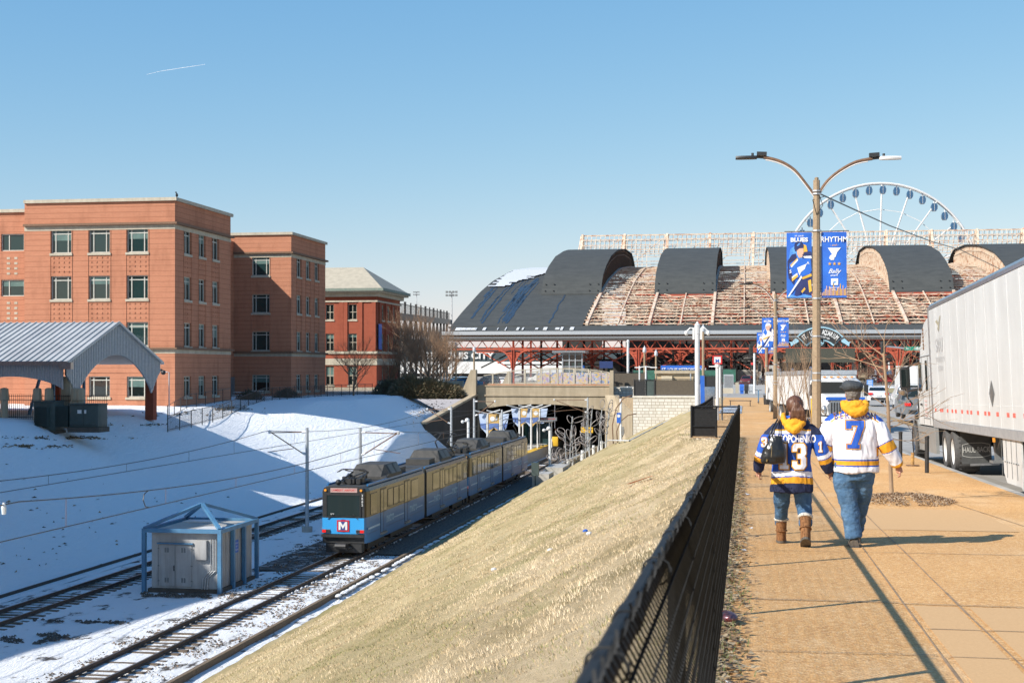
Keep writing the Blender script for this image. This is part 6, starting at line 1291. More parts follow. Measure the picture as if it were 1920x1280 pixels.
# tractor
def xprism(mb, pts, x0, x1, m=0): mb.prism(pts, 'x', x0, x1, m)
cabp = [(.95, 1.02), (.95, 3.86), (1.35, 3.88), (2.0, 3.8), (2.6, 3.55), (3.1, 3.1), (3.35, 2.78), (3.55, 2.7), (4.12, 1.92), (4.12, 1.02)]
mb = MB(); rings = []
for x, k in ((.1, .0), (.16, .05), (.5, .08), (2.0, .08), (2.34, .05), (2.4, 0)): rings.append([V((x, y-(.0 if k else .05)*(y > 1.3), z-(.06-k if z > 2 else 0))) for y, z in cabp])
mb.loft(rings); mb.build('cab_shell', 'whitet', ct, 'auto')
mb = MB(); A = [(.25, 1.02), (.2, 1.5), (.34, 1.78), (.7, 1.9), (1.8, 1.9), (2.16, 1.78), (2.3, 1.5), (2.25, 1.02)]
def hring(y, ins, top, bot): return [V((lerp(x, 1.25, ins), y, bot+(z-1.02)/(.88)*(top-bot))) for x, z in A]
mb.loft([hring(4.1, -.1, 1.95, 1.02), hring(4.6, -.06, 1.86, 1.02), hring(5.2, 0, 1.72, .98), hring(5.65, .08, 1.55, .9), hring(5.88, .16, 1.3, .8)]); mb.build('hood', 'whitet', ct, 'auto')
mb = MB(); xprism(mb, [(5.1, .35), (5.98, .35), (6.0, .75), (5.9, .95), (5.25, .95)], .12, 2.38); mb.build('bumper', 'whitet', ct, bev=.04)
mb = MB(); mb.box(.55, 1.95, 5.86, 5.95, .98, 1.4); mb.build('grille', 'black', ct)
for s in (.3, 2.2): mb = MB(); mb.ellip((s, 5.55, 1.2), (.16, .3, .16)); mb.build('headlamp', 'glassd', ct, True)
# wheel arches and lower side fairings (grey)
for x0, x1 in ((.07, .15), (2.35, 2.43)):
    mb = MB(); arch = [(4.6+.62*math.cos(a), .5+.62*math.sin(a)) for a in [math.pi*i/14 for i in range(15)]]
    xprism(mb, [(3.99, .42), (3.99, 1.0), (4.1, 1.15), (5.25, 1.12), (5.3, .5)]+[p for p in arch], x0, x1); mb.build('wheel_arch', 'greyp2' if 'greyp2' in MT else MT.setdefault('greyp2', M('grey_fairing', (.24, .25, .25), (.2, .205, .2), 3, .45)), ct)
    mb = MB(); xprism(mb, [(.35, .32), (3.97, .32), (3.97, .98), (.35, .98)], x0+.0, x1); mb.build('side_fairing', 'greyp2', ct)
    mb = MB(); mb.box(x0-.015, x1+.015, 2.2, 3.9, .52, .56); mb.box(x0-.015, x1+.015, 2.2, 3.9, .8, .83); mb.build('step', 'alu', ct)
    mb = MB(); xprism(mb, [(.1, 1.02), (.93, 1.02), (.93, 3.8), (.1, 3.75)], x0+.02, x1-.02); mb.build('side_extender', 'black', ct)
mb = MB(); mb.box(.09, .098, 3.0, 3.62, 2.02, 2.72); mb.prism([(3.0, 1.95), (3.7, 1.95), (3.55, 2.68), (3.0, 2.72)], 'x', .085, .095); mb.build('door_window', 'glassd', ct)
mb = MB(); mb.box(.084, .096, 1.7, 2.05, 1.95, 2.75); mb.build('sleeper_window', 'glassd', ct)
mb = MB(); mb.prism([(3.63, 2.72), (4.15, 1.98), (4.17, 2.0), (3.66, 2.75)], 'x', .25, 2.25); mb.build('windscreen', 'glassd', ct)
mb = MB()
for y in (1.45, 2.8, 3.85): mb.box(.088, .094, y, y+.02, 1.05, 2.85)
mb.box(.088, .094, .95, 3.3, 2.86, 2.88); mb.box(.088, .093, 1.5, 2.75, 1.2, 1.215); mb.build('door_seam', 'greyp', ct)
mb = MB()
for k in range(5): mb.box(.086, .093, 2.0, 2.5, 1.25+k*.1, 1.3+k*.1)
mb.build('door_notice', M('faded_pink', (.6, .45, .43), None, 30), ct)
mb = MB(); mb.box(.06, .09, 3.05, 3.25, 1.55, 1.6); mb.ellip((.09, 3.9, 1.5), (.03, .06, .25)); mb.build('door_handle', 'black', ct)
mb = MB(); 
for k in range(6): mb.box(.086, .1, 2.1, 2.3, 3.05+k*.1, 3.12+k*.1)
mb.build('roof_vent', 'rust', ct)
for s, x in ((-1, .1), (1, 2.4)):
    mb = MB(); mb.loft([[V((x+s*a, 3.95+c_, z)) for a, c_ in ((.2, 0), (.47, 0), (.47, .14), (.2, .16))] for z in (2.0, 2.06, 2.58, 2.64)]); mm_ = mb.build('mirror', 'black', ct, bev=.02); mb = MB(); mb.box(*sorted((x+s*.23, x+s*.44)), 3.935, 3.945, 2.08, 2.56); mb.build('mirror_glass', 'glassd', mm_)
    mb = MB(); mb.tube([(x, 3.9, 2.0), (x+s*.3, 4.0, 1.95), (x+s*.35, 4.0, 2.05)], .035, 6); mb.tube([(x, 3.85, 2.75), (x+s*.3, 3.98, 2.6)], .025, 6); mb.build('mirror_arm', 'black', ct)
    mb = MB(); mb.ellip((x+s*.22, 5.35, 1.98), (.2, .1, .15), 0, 14, 8); mb.build('hood_mirror', 'alu', ct, True); mb = MB(); mb.tube([(x+s*.02, 5.2, 1.55), (x+s*.2, 5.35, 1.85)], .02, 6); mb.build('hood_mirror_arm', 'black', ct)
wheel(ct, (.14, 4.6, .51), .51, .3, -1, 'galv'); wheel(ct, (2.36, 4.6, .51), .51, .3, 1, 'galv')
for y in (-1.65, -2.95): wheel(ct, (.30, y, .51), .51, .56, -1, 'white', False); wheel(ct, (2.26, y, .51), .51, .56, 1, 'white', False)
mb = MB(); mb.box(.85, 1.15, -3.6, 4.3, .7, .98); mb.box(1.45, 1.75, -3.6, 4.3, .7, .98); mb.box(.6, 2.0, -2.9, -1.4, .99, 1.02); mb.box(.4, 2.2, -.5, .3, .5, .95); mb.build('chassis', 'black', ct)
mb = MB(); mb.box(.12, .78, -3.62, -3.6, .24, .98); mb.box(.3, .95, -3.66, -3.63, .2, .25, 1); fl_ = mb.build('mud_flap', [M('worn_rubber', (.05, .052, .052), (.07, .072, .07), 8, .7), 'alu'], ct)
mb = MB(); put_text(mb, 'HAUL-BACK', .175, (.45, -3.63, .56), (1, 0, 0), (0, 0, 1), bold=.01, sx=.62)
hx = [(-.3, .43), (-.3, .68), (-.12, .72), (.12, .72), (.3, .68), (.3, .43), (.12, .39), (-.12, .39)]
for a, b in zip(hx, hx[1:]+hx[:1]): mb.beam((.45+a[0], -3.626, a[1]), (.45+b[0], -3.626, b[1]), .012)
mb.build('flap_lettering', M('grey_print', (.4, .4, .38), None, 4), fl_, fix=False)
mb = MB(); mb.box(.12, .36, -3.68, -3.6, 1.0, 1.07); mb.build('tail_lamp', 'redlamp', ct)
# ---------------------------------------------------------------- white work trucks parked nose towards us
wt = empty('work_truck', (3.45, 69, zs(69)-.1), 'nearest white work truck with ribbed chrome grille and blue bonnet strip', 'truck', 'white work trucks parked along the kerb')
Wd = 2.4
mb = MB(); mb.loft([[V((x, y, z)) for x, z in ((.1, .9), (.1, zt-.15), (.3, zt), (Wd-.3, zt), (Wd-.1, zt-.15), (Wd-.1, .9))] for y, zt in ((1.75, 1.85), (1.8, 2.5), (2.1, 2.62), (3.5, 2.62))]); mb.build('cab', 'white', wt, 'auto')
mb = MB(); mb.loft([[V((lerp(x, Wd/2, k), y, z)) for x, z in ((.12, .85), (.12, zt-.25), (.4, zt), (Wd-.4, zt), (Wd-.12, zt-.25), (Wd-.12, .85))] for y, zt, k in ((.05, 1.55, .2), (.3, 1.65, .12), (1.78, 1.85, 0))]); mb.build('hood', 'white', wt, 'auto')
mb = MB(); mb.prism([(.42, .8), (.32, 1.3), (.5, 1.52), (Wd-.5, 1.52), (Wd-.32, 1.3), (Wd-.42, .8)], 'y', -.03, .04); g = mb.build('grille_frame', 'alu', wt); mb = MB()
for i in range(11): mb.box(.5+i*.13, .56+i*.13, -.06, -.035, .88, 1.44)
mb.build('grille_bars', 'black', g)
mb = MB(); mb.box(.3, Wd-.3, -.04, .2, 1.56, 1.7); mb.build('bonnet_strip', 'signblue', wt); mb = MB(); mb.box(0, Wd, -.25, .05, .5, .78); mb.build('bumper', 'white', wt, bev=.03)
for x in (.22, Wd-.22): mb = MB(); mb.ellip((x, .12, 1.1), (.15, .12, .2)); mb.build('headlamp', 'alu', wt, True)
mb = MB(); mb.prism([(.3, 1.88), (.26, 2.42), (Wd-.26, 2.42), (Wd-.3, 1.88)], 'y', 1.72, 1.76); mb.build('windscreen', 'glassd', wt)
for i in range(5): mb = MB(); mb.box(.5+i*.33, .62+i*.33, 1.95, 2.05, 2.64, 2.7); mb.build('marker_lamp', 'orange', wt)
for s in (0, 1): x = .1 if not s else Wd-.1; k = -1 if not s else 1; mb = MB(); mb.box(min(x, x+k*.015), max(x, x+k*.015), 2.1, 3.1, 1.75, 2.4); mb.build('side_window', 'glassd', wt); mb = MB(); mb.box(min(x+k*.1, x+k*.3), max(x+k*.1, x+k*.3), 1.6, 1.68, 1.75, 2.3); mb.tube([(x, 1.8, 2.3), (x+k*.2, 1.64, 2.25)], .02, 5); mb.build('mirror', 'black', wt)
mb = MB(); mb.box(0, Wd, 3.7, 9.0, 1.05, 2.95); 
for i in range(5): mb.box(-.05, Wd+.05, 3.75+i*1.25, 3.87+i*1.25, 1.1, 2.94)
mb.box(-.06, Wd+.06, 3.65, 9.05, 2.8, 3.02, 1); mb.build('body', ['white', 'galv'], wt)
mb = MB(); mb.tube([(.15, 3.6, 1.0), (.15, 3.6, 3.0), (.15, 3.5, 3.15)], .09, 8); mb.build('exhaust_stack', 'alu', wt); mb = MB(); mb.box(.5, Wd-.5, 0.1, 8.9, .6, .95); mb.build('chassis', 'black', wt)
for y in (1.0, 7.6): wheel(wt, (.2, y, .48), .48, .3, -1, 'white'); wheel(wt, (Wd-.2, y, .48), .48, .3, 1, 'white')
wt.rotation_euler = (-.012, 0, R(7))
dup(wt, (2.95, 82, zs(82)-.1), R(7), 'second white work truck, half hidden behind the nearest one'); dup(wt, (2.5, 95, zs(95)-.1), R(7), 'third white work truck, farthest back beside the lamp post')
# ---------------------------------------------------------------- cars
CARM = {}
def carmat(k):
    if k not in CARM:
        c = {'white': (.7, .7, .7), 'silver': (.4, .42, .43), 'red': (.3, .02, .02), 'darkred': (.1, .012, .012), 'blue': (.03, .12, .22), 'black': (.02, .02, .025), 'grey': (.16, .17, .18)}[k]
        m, n, b = nodes(k+'_car_paint'); b.inputs['Base Color'].default_value = c4(c); b.inputs['Roughness'].default_value = .25; b.inputs['Coat Weight'].default_value = .6; CARM[k] = m
    return CARM[k]
def car(p, rz, col, lab, kind='sedan', name='parked_car', group='cars parked under and beside the train shed'):
    t = empty(name, p, lab, 'car', group, rz); l, w_ = (4.6, .9) if kind == 'sedan' else (4.8, .96); H = 1.42 if kind == 'sedan' else 1.8
    if kind == 'sedan': top = [(-2.3, .55, .75), (-2.25, .9, .8), (-1.7, 1.02, .84), (-1.1, 1.36, .62), (-.2, 1.43, .6), (.5, 1.38, .62), (1.15, .98, .84), (2.05, .82, .8), (2.3, .55, .72)]
    elif kind == 'pickup': top = [(-2.6, .6, .85), (-2.58, 1.1, .9), (-.9, 1.12, .9), (-.85, 1.75, .72), (.4, 1.78, .72), (1.0, 1.2, .9), (2.4, 1.1, .86), (2.6, .6, .8)]
    else: top = [(-2.35, .6, .82), (-2.3, 1.1, .88), (-2.0, 1.68, .7), (-.5, 1.78, .68), (.5, 1.7, .7), (1.15, 1.15, .9), (2.15, 1.0, .86), (2.35, .6, .78)]
    mb = MB(); rings = []
    for y, z, k in top: rings.append([V((x, y, zz)) for x, zz in ((-w_, .28), (-w_, min(z, .72)), (-w_*(.97 if z > 1.1 else .95), min(z, 1.0)), (-w_*k/.9, z-.04), (-w_*k/.9+.12, z), (w_*k/.9-.12, z), (w_*k/.9, z-.04), (w_*(.97 if z > 1.1 else .95), min(z, 1.0)), (w_, min(z, .72)), (w_, .28))])
    mb.loft(rings); mb.build('body', carmat(col), t, 'auto')
    hi = [q for q in top if q[1] > 1.3]; y0, y1 = hi[0][0], hi[-1][0]; zt = hi[0][1]
    for s in (-1, 1): x = s*(w_*.86); mb = MB(); mb.add([(s*w_*.955, y0-.35, 1.02), (s*w_*.955, y1+.45, 1.02), (s*w_*.8, y1, zt-.08), (s*w_*.8, y0, zt-.08)], [(0, 1, 2, 3)]); mb.build('side_glass', 'glassd', t, fix=False)
    a = [q for q in top if q[0] > y1][0]; bq = [q for q in top if q[0] < y0][-1]
    for (yA, zA), (yB, zB), nm, s in (((y1, hi[-1][1]), (a[0], a[1]), 'windscreen', 1), ((y0, hi[0][1]), (bq[0], bq[1]), 'rear_window', -1)):
        mb = MB(); P1, P2 = V((0, yA, zA)), V((0, yB, zB)); u, v = P1.lerp(P2, .12), P1.lerp(P2, .85); q = V((0, s*.02, .03)); mb.add([u+q+V((-w_*.66, 0, 0)), u+q+V((w_*.66, 0, 0)), v+q+V((w_*.8, 0, 0)), v+q+V((-w_*.8, 0, 0))], [(0, 1, 2, 3)]); mb.build(nm, 'glassd', t, fix=False)
    yf, yr = top[-1][0], top[0][0]
    for s in (-1, 1):
        mb = MB(); mb.cbox((s*w_*.72, yf+.0, .68), (.36, .08, .15)); mb.build('headlamp', 'alu', t); mb = MB(); mb.cbox((s*w_*.74, yr-.01, .84), (.34, .08, .16)); mb.build('tail_lamp', 'redlamp', t)
    mb = MB(); mb.cbox((0, yf+.01, .52), (1.1, .06, .22)); mb.cbox((0, yr-.01, .42), (1.3, .06, .2)); mb.cbox((0, yr-.03, .7), (.4, .03, .14), 1); mb.build('grille', ['black', 'white'], t)
    for y in (-1.4, 1.4):
        for s in (-1, 1): wheel(t, (s*(w_-.12), y, .33), .33, .24, s)
    return t
def carpx(px, py, d, rz, col, lab, kind='sedan', **k):
    p = W(px, py, d); return car(V((p.x, p.y, k.pop('z', -3.12))), rz, col, lab, kind, **k)
carpx(1641, 757, 121, R(2), 'white', 'white sedan seen from behind driving away past the man in the flat cap', z=-2.97, name='car', group='cars on the road')
carpx(1702, 765, 104, R(0), 'white', 'white pickup ahead of the lorry seen behind its mirror', 'pickup', z=-2.95, name='pickup_truck', group='cars on the road')
carpx(1716, 780, 84, R(0), 'grey', 'dark grey pickup with red tail lamp just ahead of the lorry', 'pickup', z=-2.92, name='pickup_truck', group='cars on the road')
for a in [(1400, 722, 262, R(172), 'darkred', 'dark red suv facing us behind the planter beside the green gate', 'suv'), (1440, 722, 268, R(190), 'black', 'black suv half hidden behind the banner poles', 'suv'), (1470, 722, 272, R(170), 'red', 'dull red car far behind the banner poles', 'sedan'),
          (1668, 716, 300, R(90), 'red', 'red pickup under the shed behind the bare shrubs', 'pickup'), (1640, 714, 310, R(185), 'white', 'white suv under the shed between the shrubs', 'suv'), (1692, 716, 296, R(200), 'silver', 'silver suv under the right end of the shed', 'suv'), (1573, 712, 300, R(90), 'black', 'black car under the shed right of the black storefront', 'suv'),
          (880, 718, 226, R(100), 'blue', 'blue sedan behind the left bridge pylon', 'sedan'), (858, 718, 232, R(80), 'blue', 'dark blue car left of the blue sedan', 'suv'), (838, 716, 246, R(100), 'grey', 'grey car at the edge of the bare tree', 'sedan'), (912, 716, 240, R(95), 'black', 'black van just right of the left bridge pylon', 'suv'), (935, 712, 268, R(90), 'white', 'white car behind the arched railing', 'sedan'),
          (760, 716, 262, R(85), 'blue', 'blue car behind the bare tree by the old brick building', 'sedan'), (965, 708, 310, R(90), 'silver', 'silver car far behind the arched railing', 'sedan'), (1010, 708, 330, R(90), 'white', 'white van far behind the mosaic panels', 'suv')]: carpx(*a)
# trailer van far right
p = W(1712, 725, 150); t = empty('box_van', (p.x, p.y, -3.05), 'white box van in the distance behind the lorry mirror', 'van'); mb = MB(); mb.box(-1.2, 1.2, 0, 6, .7, 3.3); mb.build('box', 'white', t); mb = MB(); mb.box(-1.15, 1.15, -.02, -.005, .95, 1.15); mb.build('red_strip', 'red', t); mb = MB(); mb.box(-1.1, 1.1, 6.01, 7.8, .5, 2.3); mb.build('cab', 'white', t)
for y in (1, 6.5): wheel(t, (-1.0, y, .42), .42, .3, -1, 'white'); wheel(t, (1.0, y, .42), .42, .3, 1, 'white')
# ---------------------------------------------------------------- lamp posts with banners
MT['ban_blue'] = M('banner_blue', (.02, .14, .56), (.015, .10, .46), 2, .6); MT['ban_navy'] = M('banner_navy', (.012, .02, .09), (.02, .03, .13), 6, .7); MT['ban_gold'] = M('banner_gold', (.75, .42, .05), None, 3, .6)
MT['ban_white'] = M('banner_white', (.75, .77, .8), None, 3, .6); MT['ban_light'] = M('banner_light_blue', (.1, .3, .7), (.05, .2, .6), 9, .6); MT['ban_skin'] = M('banner_skin', (.62, .38, .28), None, 3, .6)
BM = ['ban_blue', 'ban_navy', 'ban_gold', 'ban_white', 'ban_light', 'ban_skin']
def star(mb, x, z, r, y, m): mb.add([(x+math.sin(a*math.pi/5)*(r if a % 2 == 0 else r*.42), y, z+math.cos(a*math.pi/5)*(r if a % 2 == 0 else r*.42)) for a in range(10)], [tuple(range(10))], m)
def lamp(p, lab, full=True, shade='tan', wav=1):
    t = empty('street_lamp', p, lab, 'street lamp', 'banner lamp posts along the kerb'); H = 7.55
    mb = MB(); mb.tube([(0, 0, -.1), (0, 0, H)], [.135, .088], 8); mb.tube([(0, 0, H), (0, 0, H+.06), (0, 0, H+.08)], [.05, .06, .02], 6); mb.build('pole', 'pole', t, 'auto')
    mb = MB()
    for z in (H-.38, H-.3, H-1.38, H-3.22, 3.3, 2.3, 2.1): mb.tube([(0, 0, z-.02), (0, 0, z+.02)], .13, 8)
    mb.build('clamp_band', 'galv', t)
    for s, pts in ((-1, [(-.06, -.42), (-.31, -.07), (-.6, .29), (-.93, .51), (-1.25, .62), (-1.42, .65)]), (1, [(.06, -.38), (.28, -.05), (.62, .24), (1.05, .47), (1.48, .55)])):
        mb = MB(); q0 = [V((x, 0, H+z)) for x, z in pts]; q = [((2*b_)+(-a_+c_)*f+(2*a_-5*b_+4*c_-d_)*f*f+(-a_+3*b_-3*c_+d_)*f**3)*.5 for a_, b_, c_, d_ in zip([q0[0]]+q0[:-2], q0[:-1], q0[1:], q0[2:]+[q0[-1]]) for f in (0, .33, .67)]+[q0[-1]]; mb.tube(q, [.045]*len(q), 8); mb.tube([v+V((-s*.01, -.02, -.065)) for v in q[:-1]], .018, 6, 1); mb.build('arm', ['rust', 'white'], t, 'auto')
        e = q[-1]; mb = MB(); mb.cbox(e+V((s*.05, 0, .1)), (.27, .16, .1), 1, Matrix.Rotation(-s*.05, 3, 'Y')); mb.tube([e, e+V((s*.2, 0, .02))], .035, 6, 1)
        mb.loft([[e+V((s*x, y*k, z)) for y, z in ((-.1, 0), (-.08, .05), (.08, .05), (.1, 0), (.08, -.04), (-.08, -.04))] for x, k in ((.18, .5), (.28, 1), (.6, 1.1), (.76, .6))], 0)
        mb.tube([e+V((s*.3, 0, .04)), e+V((s*.3, 0, .13))], .035, 8, 1); mb.build('lamp_head', ['black' if s < 0 else 'white', 'black'], t, 'auto')
    for s in (-1, 1):
        x0, x1 = (.13, .80); zt, zb = H-1.42, H-3.2
        for z in (zt+.02, zb-.02): mb = MB(); mb.tube([(0, 0, z), (s*.86, -.0, z+.01)], .012, 6); mb.build('banner_rod', 'black', t)
        f = lambda u, v: (s*lerp(x0, x1, u), math.sin(u*5+v*3)*.012*wav, lerp(zb, zt, v)); mb = MB(); mb.grid(f, 8, 12); bn = mb.build('banner', 'ban_blue', t, True, fix=False)
        cx = s*(x0+x1)/2; mb = MB(); Wb = (x1-x0)
        def pl(pts, m, k): mb.add([(cx+(x-.5)*Wb, -.018-k*.003, lerp(zb, zt, z)) for x, z in pts], [tuple(range(len(pts)))], m)
        def tx(s_, size, x, z, m, k=1, **kw): put_text(mb, s_, size, (cx+(x-.5)*Wb, -.02-k*.003, lerp(zb, zt, z)), (1, 0, 0), (0, 0, 1), m, **kw)
        if s > 0:
            tx('RHYTHM', .2, .5, .885, 3, bold=.02, sx=.9); tx('- and -', .085, .5, .8, 2, shear=.3)
            pl([(.25, .76), (.77, .76), (.62, .69), (.56, .62), (.5, .61), (.42, .66)], 3, 1); pl([(.34, .64), (.42, .66), (.52, .62), (.5, .575), (.38, .57), (.3, .6)], 3, 1.5)
            for i in range(3): star(mb, cx+(i-1)*.125+.01, lerp(zb, zt, .515), .05, -.025, 2)
            tx('Bally', .17, .5, .40, 3, shear=.4, bold=.01); tx('SPORTS', .055, .5, .335, 3, bold=.02); pl([(.38, .19), (.66, .19), (.66, .29), (.38, .29)], 3, 1); pl([(.45, .235), (.52, .25), (.6, .24), (.52, .215)], 4, 2)
            tx('enterprise', .06, .5, .155, 3); tx('center', .045, .5, .118, 3)
            hs = [.03, .05, .1, .16, .08, .15, .13, .11, .22, .15, .07, .12, .14, .2, .1, .17, .1, .12]
            for i, h in enumerate(hs): x = .03+i*.054; pl([(x, .03), (x+.03, .03), (x+.03, .05+h*.8), (x, .05+h*.8)], 2 if i % 3 else 5, 1)
        elif shade == 'tan':
            tx('ST. LOUIS', .055, .5, .945, 3, bold=.02); tx('BLUES', .15, .5, .885, 3, bold=.045, sx=1.15)
            pl([(.02, .45), (.15, .75), (.45, .83), (.7, .7), (.75, .5), (.3, .55)], 4, 0); pl([(.55, .7), (.6, .83), (.78, .8), (.85, .68), (.75, .6)], 2, .3)
            pl([(.03, .56), (.2, .66), (.36, .68), (.42, .6), (.62, .6), (.7, .7), (.95, .71), (1, .68), (1, .25), (.55, .28), (.35, .3), (.28, .2), (.08, .3), (.04, .42)], 1, 1)
            pl([(.12, .53), (.45, .6), (.95, .6), (1, .42), (.92, .36), (.4, .3), (.25, .33), (.1, .46)], 0, 2)
            pl([(.14, .5), (.42, .61), (.46, .58), (.17, .47)], 2, 3); pl([(.17, .485), (.44, .595), (.46, .575), (.2, .462)], 3, 3.5); pl([(.66, .635), (.98, .64), (1, .6), (.7, .61)], 3, 3)
            pl([(.2, .3), (.42, .36), (.46, .33), (.22, .25)], 2, 3); pl([(.2, .32), (.42, .38), (.44, .36), (.21, .3)], 3, 3.2); pl([(.6, .31), (.98, .37), (1, .33), (.64, .28)], 2, 3); pl([(.42, .46), (.8, .52), (.72, .44), (.56, .39), (.52, .34), (.48, .38)], 3, 4)
            tx('A', .1, .85, .53, 3, 4, bold=.02); tx('5', .12, .15, .4, 3, 5, bold=.03)
            pl([(.4, .74), (.42, .8), (.5, .81), (.66, .79), (.68, .7), (.62, .62), (.5, .61), (.42, .66)], 5, 3); pl([(.3, .76), (.32, .83), (.45, .865), (.6, .855), (.68, .8), (.66, .76), (.5, .755), (.42, .73), (.34, .71)], 1, 4); pl([(.4, .8), (.5, .84), (.56, .83), (.45, .79)], 4, 5); pl([(.62, .665), (.66, .665), (.66, .655), (.62, .655)], 1, 5)
            pl([(.04, .02), (.1, .02), (.62, .31), (.58, .34)], 3, 5); pl([(.3, .02), (.42, .22), (.6, .28), (.98, .26), (1, .05), (.8, .03), (.62, .12), (.5, .02)], 1, 3); pl([(.85, .26), (.97, .28), (1, .1), (.9, .08)], 2, 4); pl([(.58, .1), (.72, .16), (.75, .13), (.62, .07)], 2, 4); pl([(0, 0), (1, 0), (1, .03), (.7, .05), (.4, .02), (.2, .05), (0, .02)], 4, 4)
        else:
            tx('ST. LOUIS', .05, .5, .945, 3, bold=.02); tx('BLUES', .14, .5, .885, 3, bold=.045, sx=1.15)
            pl([(.0, .3), (.1, .55), (.3, .66), (.7, .7), (1, .6), (1, .2), (.6, .1), (.2, .15)], 3, 1); pl([(.1, .5), (.3, .66), (.48, .5), (.35, .4)], 0, 2); pl([(.6, .68), (.9, .66), (.85, .5), (.66, .56)], 1, 2)
            pl([(.36, .62), (.38, .75), (.7, .75), (.68, .6), (.52, .56)], 5, 3); pl([(.28, .66), (.33, .78), (.45, .83), (.7, .82), (.78, .72), (.6, .74), (.4, .72)], 3, 4); pl([(.7, .8), (.84, .76), (.8, .66), (.72, .7)], 2, 3.5)
            pl([(0, .02), (.12, .02), (.62, .3), (.7, .36), (.6, .36)], 1, 5); pl([(.2, .02), (.4, .05), (.95, .42), (.9, .46)], 3, 6); pl([(.1, .3), (.9, .42), (.92, .38), (.12, .25)], 2, 4); pl([(.1, .0), (.9, .0), (1, .2), (.6, .22), (.3, .1)], 0, 3); pl([(.5, .02), (.65, .05), (.6, .14)], 3, 4)
        mb.build('banner_print', BM, bn, fix=False)
    return t
lamp(V((1.88, 39.6, zs(39.6))), 'nearest tan lamp post with two curved arms and tall blue player banners', True)
lamp(V((1.72, 88, zs(88))), 'middle tan lamp post with smaller banners of a player in white', True, 'w')
lamp(V((1.66, 123, zs(123))), 'far tan lamp post whose banners show left of the middle post', True, 'w')
t = empty('span_cable', (0, 0, 0), 'thin dark cable running down from the nearest lamp post to the right', 'cable'); a, b = W(1534, 362, 38.8), W(1800, 468, 80); b2 = W(1990, 560, 120); mb = MB(); mb.tube([a, a.lerp(b, .33)+V((0, 0, -.15)), a.lerp(b, .66)+V((0, 0, -.15)), b, b2], .022, 5); mb.tube([a+V((0, 0, .05)), a+V((.12, -.1, -.35)), a+V((-.05, -.14, -.6)), a+V((-.15, -.1, -.2)), a+V((.2, -.12, -.1))], .012, 5); mb.build('cable', 'black', t)
# ---------------------------------------------------------------- street furniture
for px, py, h, lab in [(1738, 885, .8, 'black steel bollard nearest the lorry drive wheels'), (1688.5, 867, .78, 'black steel bollard left of the lorry front wheel')]:
    d = 4400/(py-743); p = W(px, py, d); t = empty('bollard', (p.x, p.y, zs(p.y)), lab, 'bollard', 'bollards on the kerb edge'); mb = MB(); mb.tube([(0, 0, -.05), (0, 0, h)], .045, 12); mb.tube([(0, 0, h-.05), (0, 0, h+.01)], .05, 12); mb.build('post', 'black', t, 'auto')
p = W(1711, 872, 4400/(872-743)); t = empty('post_stub', (p.x, p.y, zs(p.y)), 'short rusty yellow post stub on a base plate between the two bollards', 'bollard'); mb = MB(); mb.tube([(0, 0, .02), (0, 0, .32)], .04, 10); mb.build('stub', M('rusty_yellow', (.5, .3, .08), (.2, .1, .05), 30), t, 'auto'); mb = MB(); mb.tube([(0, 0, .008), (0, 0, .025)], .16, 12); mb.build('base_plate', 'rust', t)
mb = MB(); rnd = random.Random(4); c = V((2.42, 23.2, 0))
for i in range(3600):
    a, k = rnd.uniform(0, 6.28), rnd.random()**.55; x, y = c.x+math.cos(a)*k*.72+(.1 if math.cos(a) > 0 else 0), c.y+math.sin(a)*k*1.1; z = zs(y)+.10*(1-k*k)+.01; s = rnd.uniform(.015, .05); b = rnd.uniform(0, 6.28)
    mb.add([(x, y, z), (x+math.cos(b)*s, y+math.sin(b)*s, z+rnd.uniform(0, .035)), (x+math.cos(b+.5)*s*.9, y+math.sin(b+.5)*s*.9, z+rnd.uniform(-.01, .03))], [(0, 1, 2)], rnd.randrange(3))
tag(mb.build('mulch_bed', ['mulch', M('mulch_light', (.4, .3, .2), None, 5), 'bark'], fix=False), 'brown wood chip mulch round the foot of the near young tree', 'mulch', kind='stuff')
def tree(name, p, h, seed, lab, spread=.5, lv=4, r0=.05, n0=4, mats=('twig', 'twig'), lean=(0, 0), first=.4, group=None, up=.3):
    t = empty(name, p, lab, 'tree', group); a, b = MB(), MB(); bare_tree(a, b, (0, 0, 0), h, seed, spread, lv, r0, lean, n0, up, first); a.build('trunk', mats[0], t, True, fix=False); b.build('crown', mats[1], t, False, fix=False); return t
# near young tree: straight stake-like trunk, low twiggy crown
t = empty('young_tree', (2.28, 23.3, zs(23.3)), 'near young bare street tree growing from the mulch bed', 'tree'); mb = MB(); mb.tube([(0, 0, 0), (-.03, 0, .7), (-.06, 0, 1.5), (-.13, 0, 2.35)], [.035, .03, .026, .018], 8); mb.build('trunk', 'twig', t, 'auto')
mb = MB(); rnd = random.Random(6)
def twig(p, d, l, r, k):
    pts = [p]; q = V(p); d = V(d).normalized()
    for i in range(4): d = (d+V((rnd.uniform(-1, 1), rnd.uniform(-1, 1), rnd.uniform(-.5, .7)))*.16).normalized(); q = q+d*l/4; pts.append(q.copy())
    mb.tube(pts, [r*(1-.15*i) for i in range(5)], 4, caps=False)
    if k:
        for i in range(rnd.randint(3, 4)): s = pts[rnd.randint(1, 4)]; twig(s, d+V((rnd.uniform(-1, 1), rnd.uniform(-1, 1), rnd.uniform(-.5, .8)))*.8, l*rnd.uniform(.45, .7), r*.6, k-1)
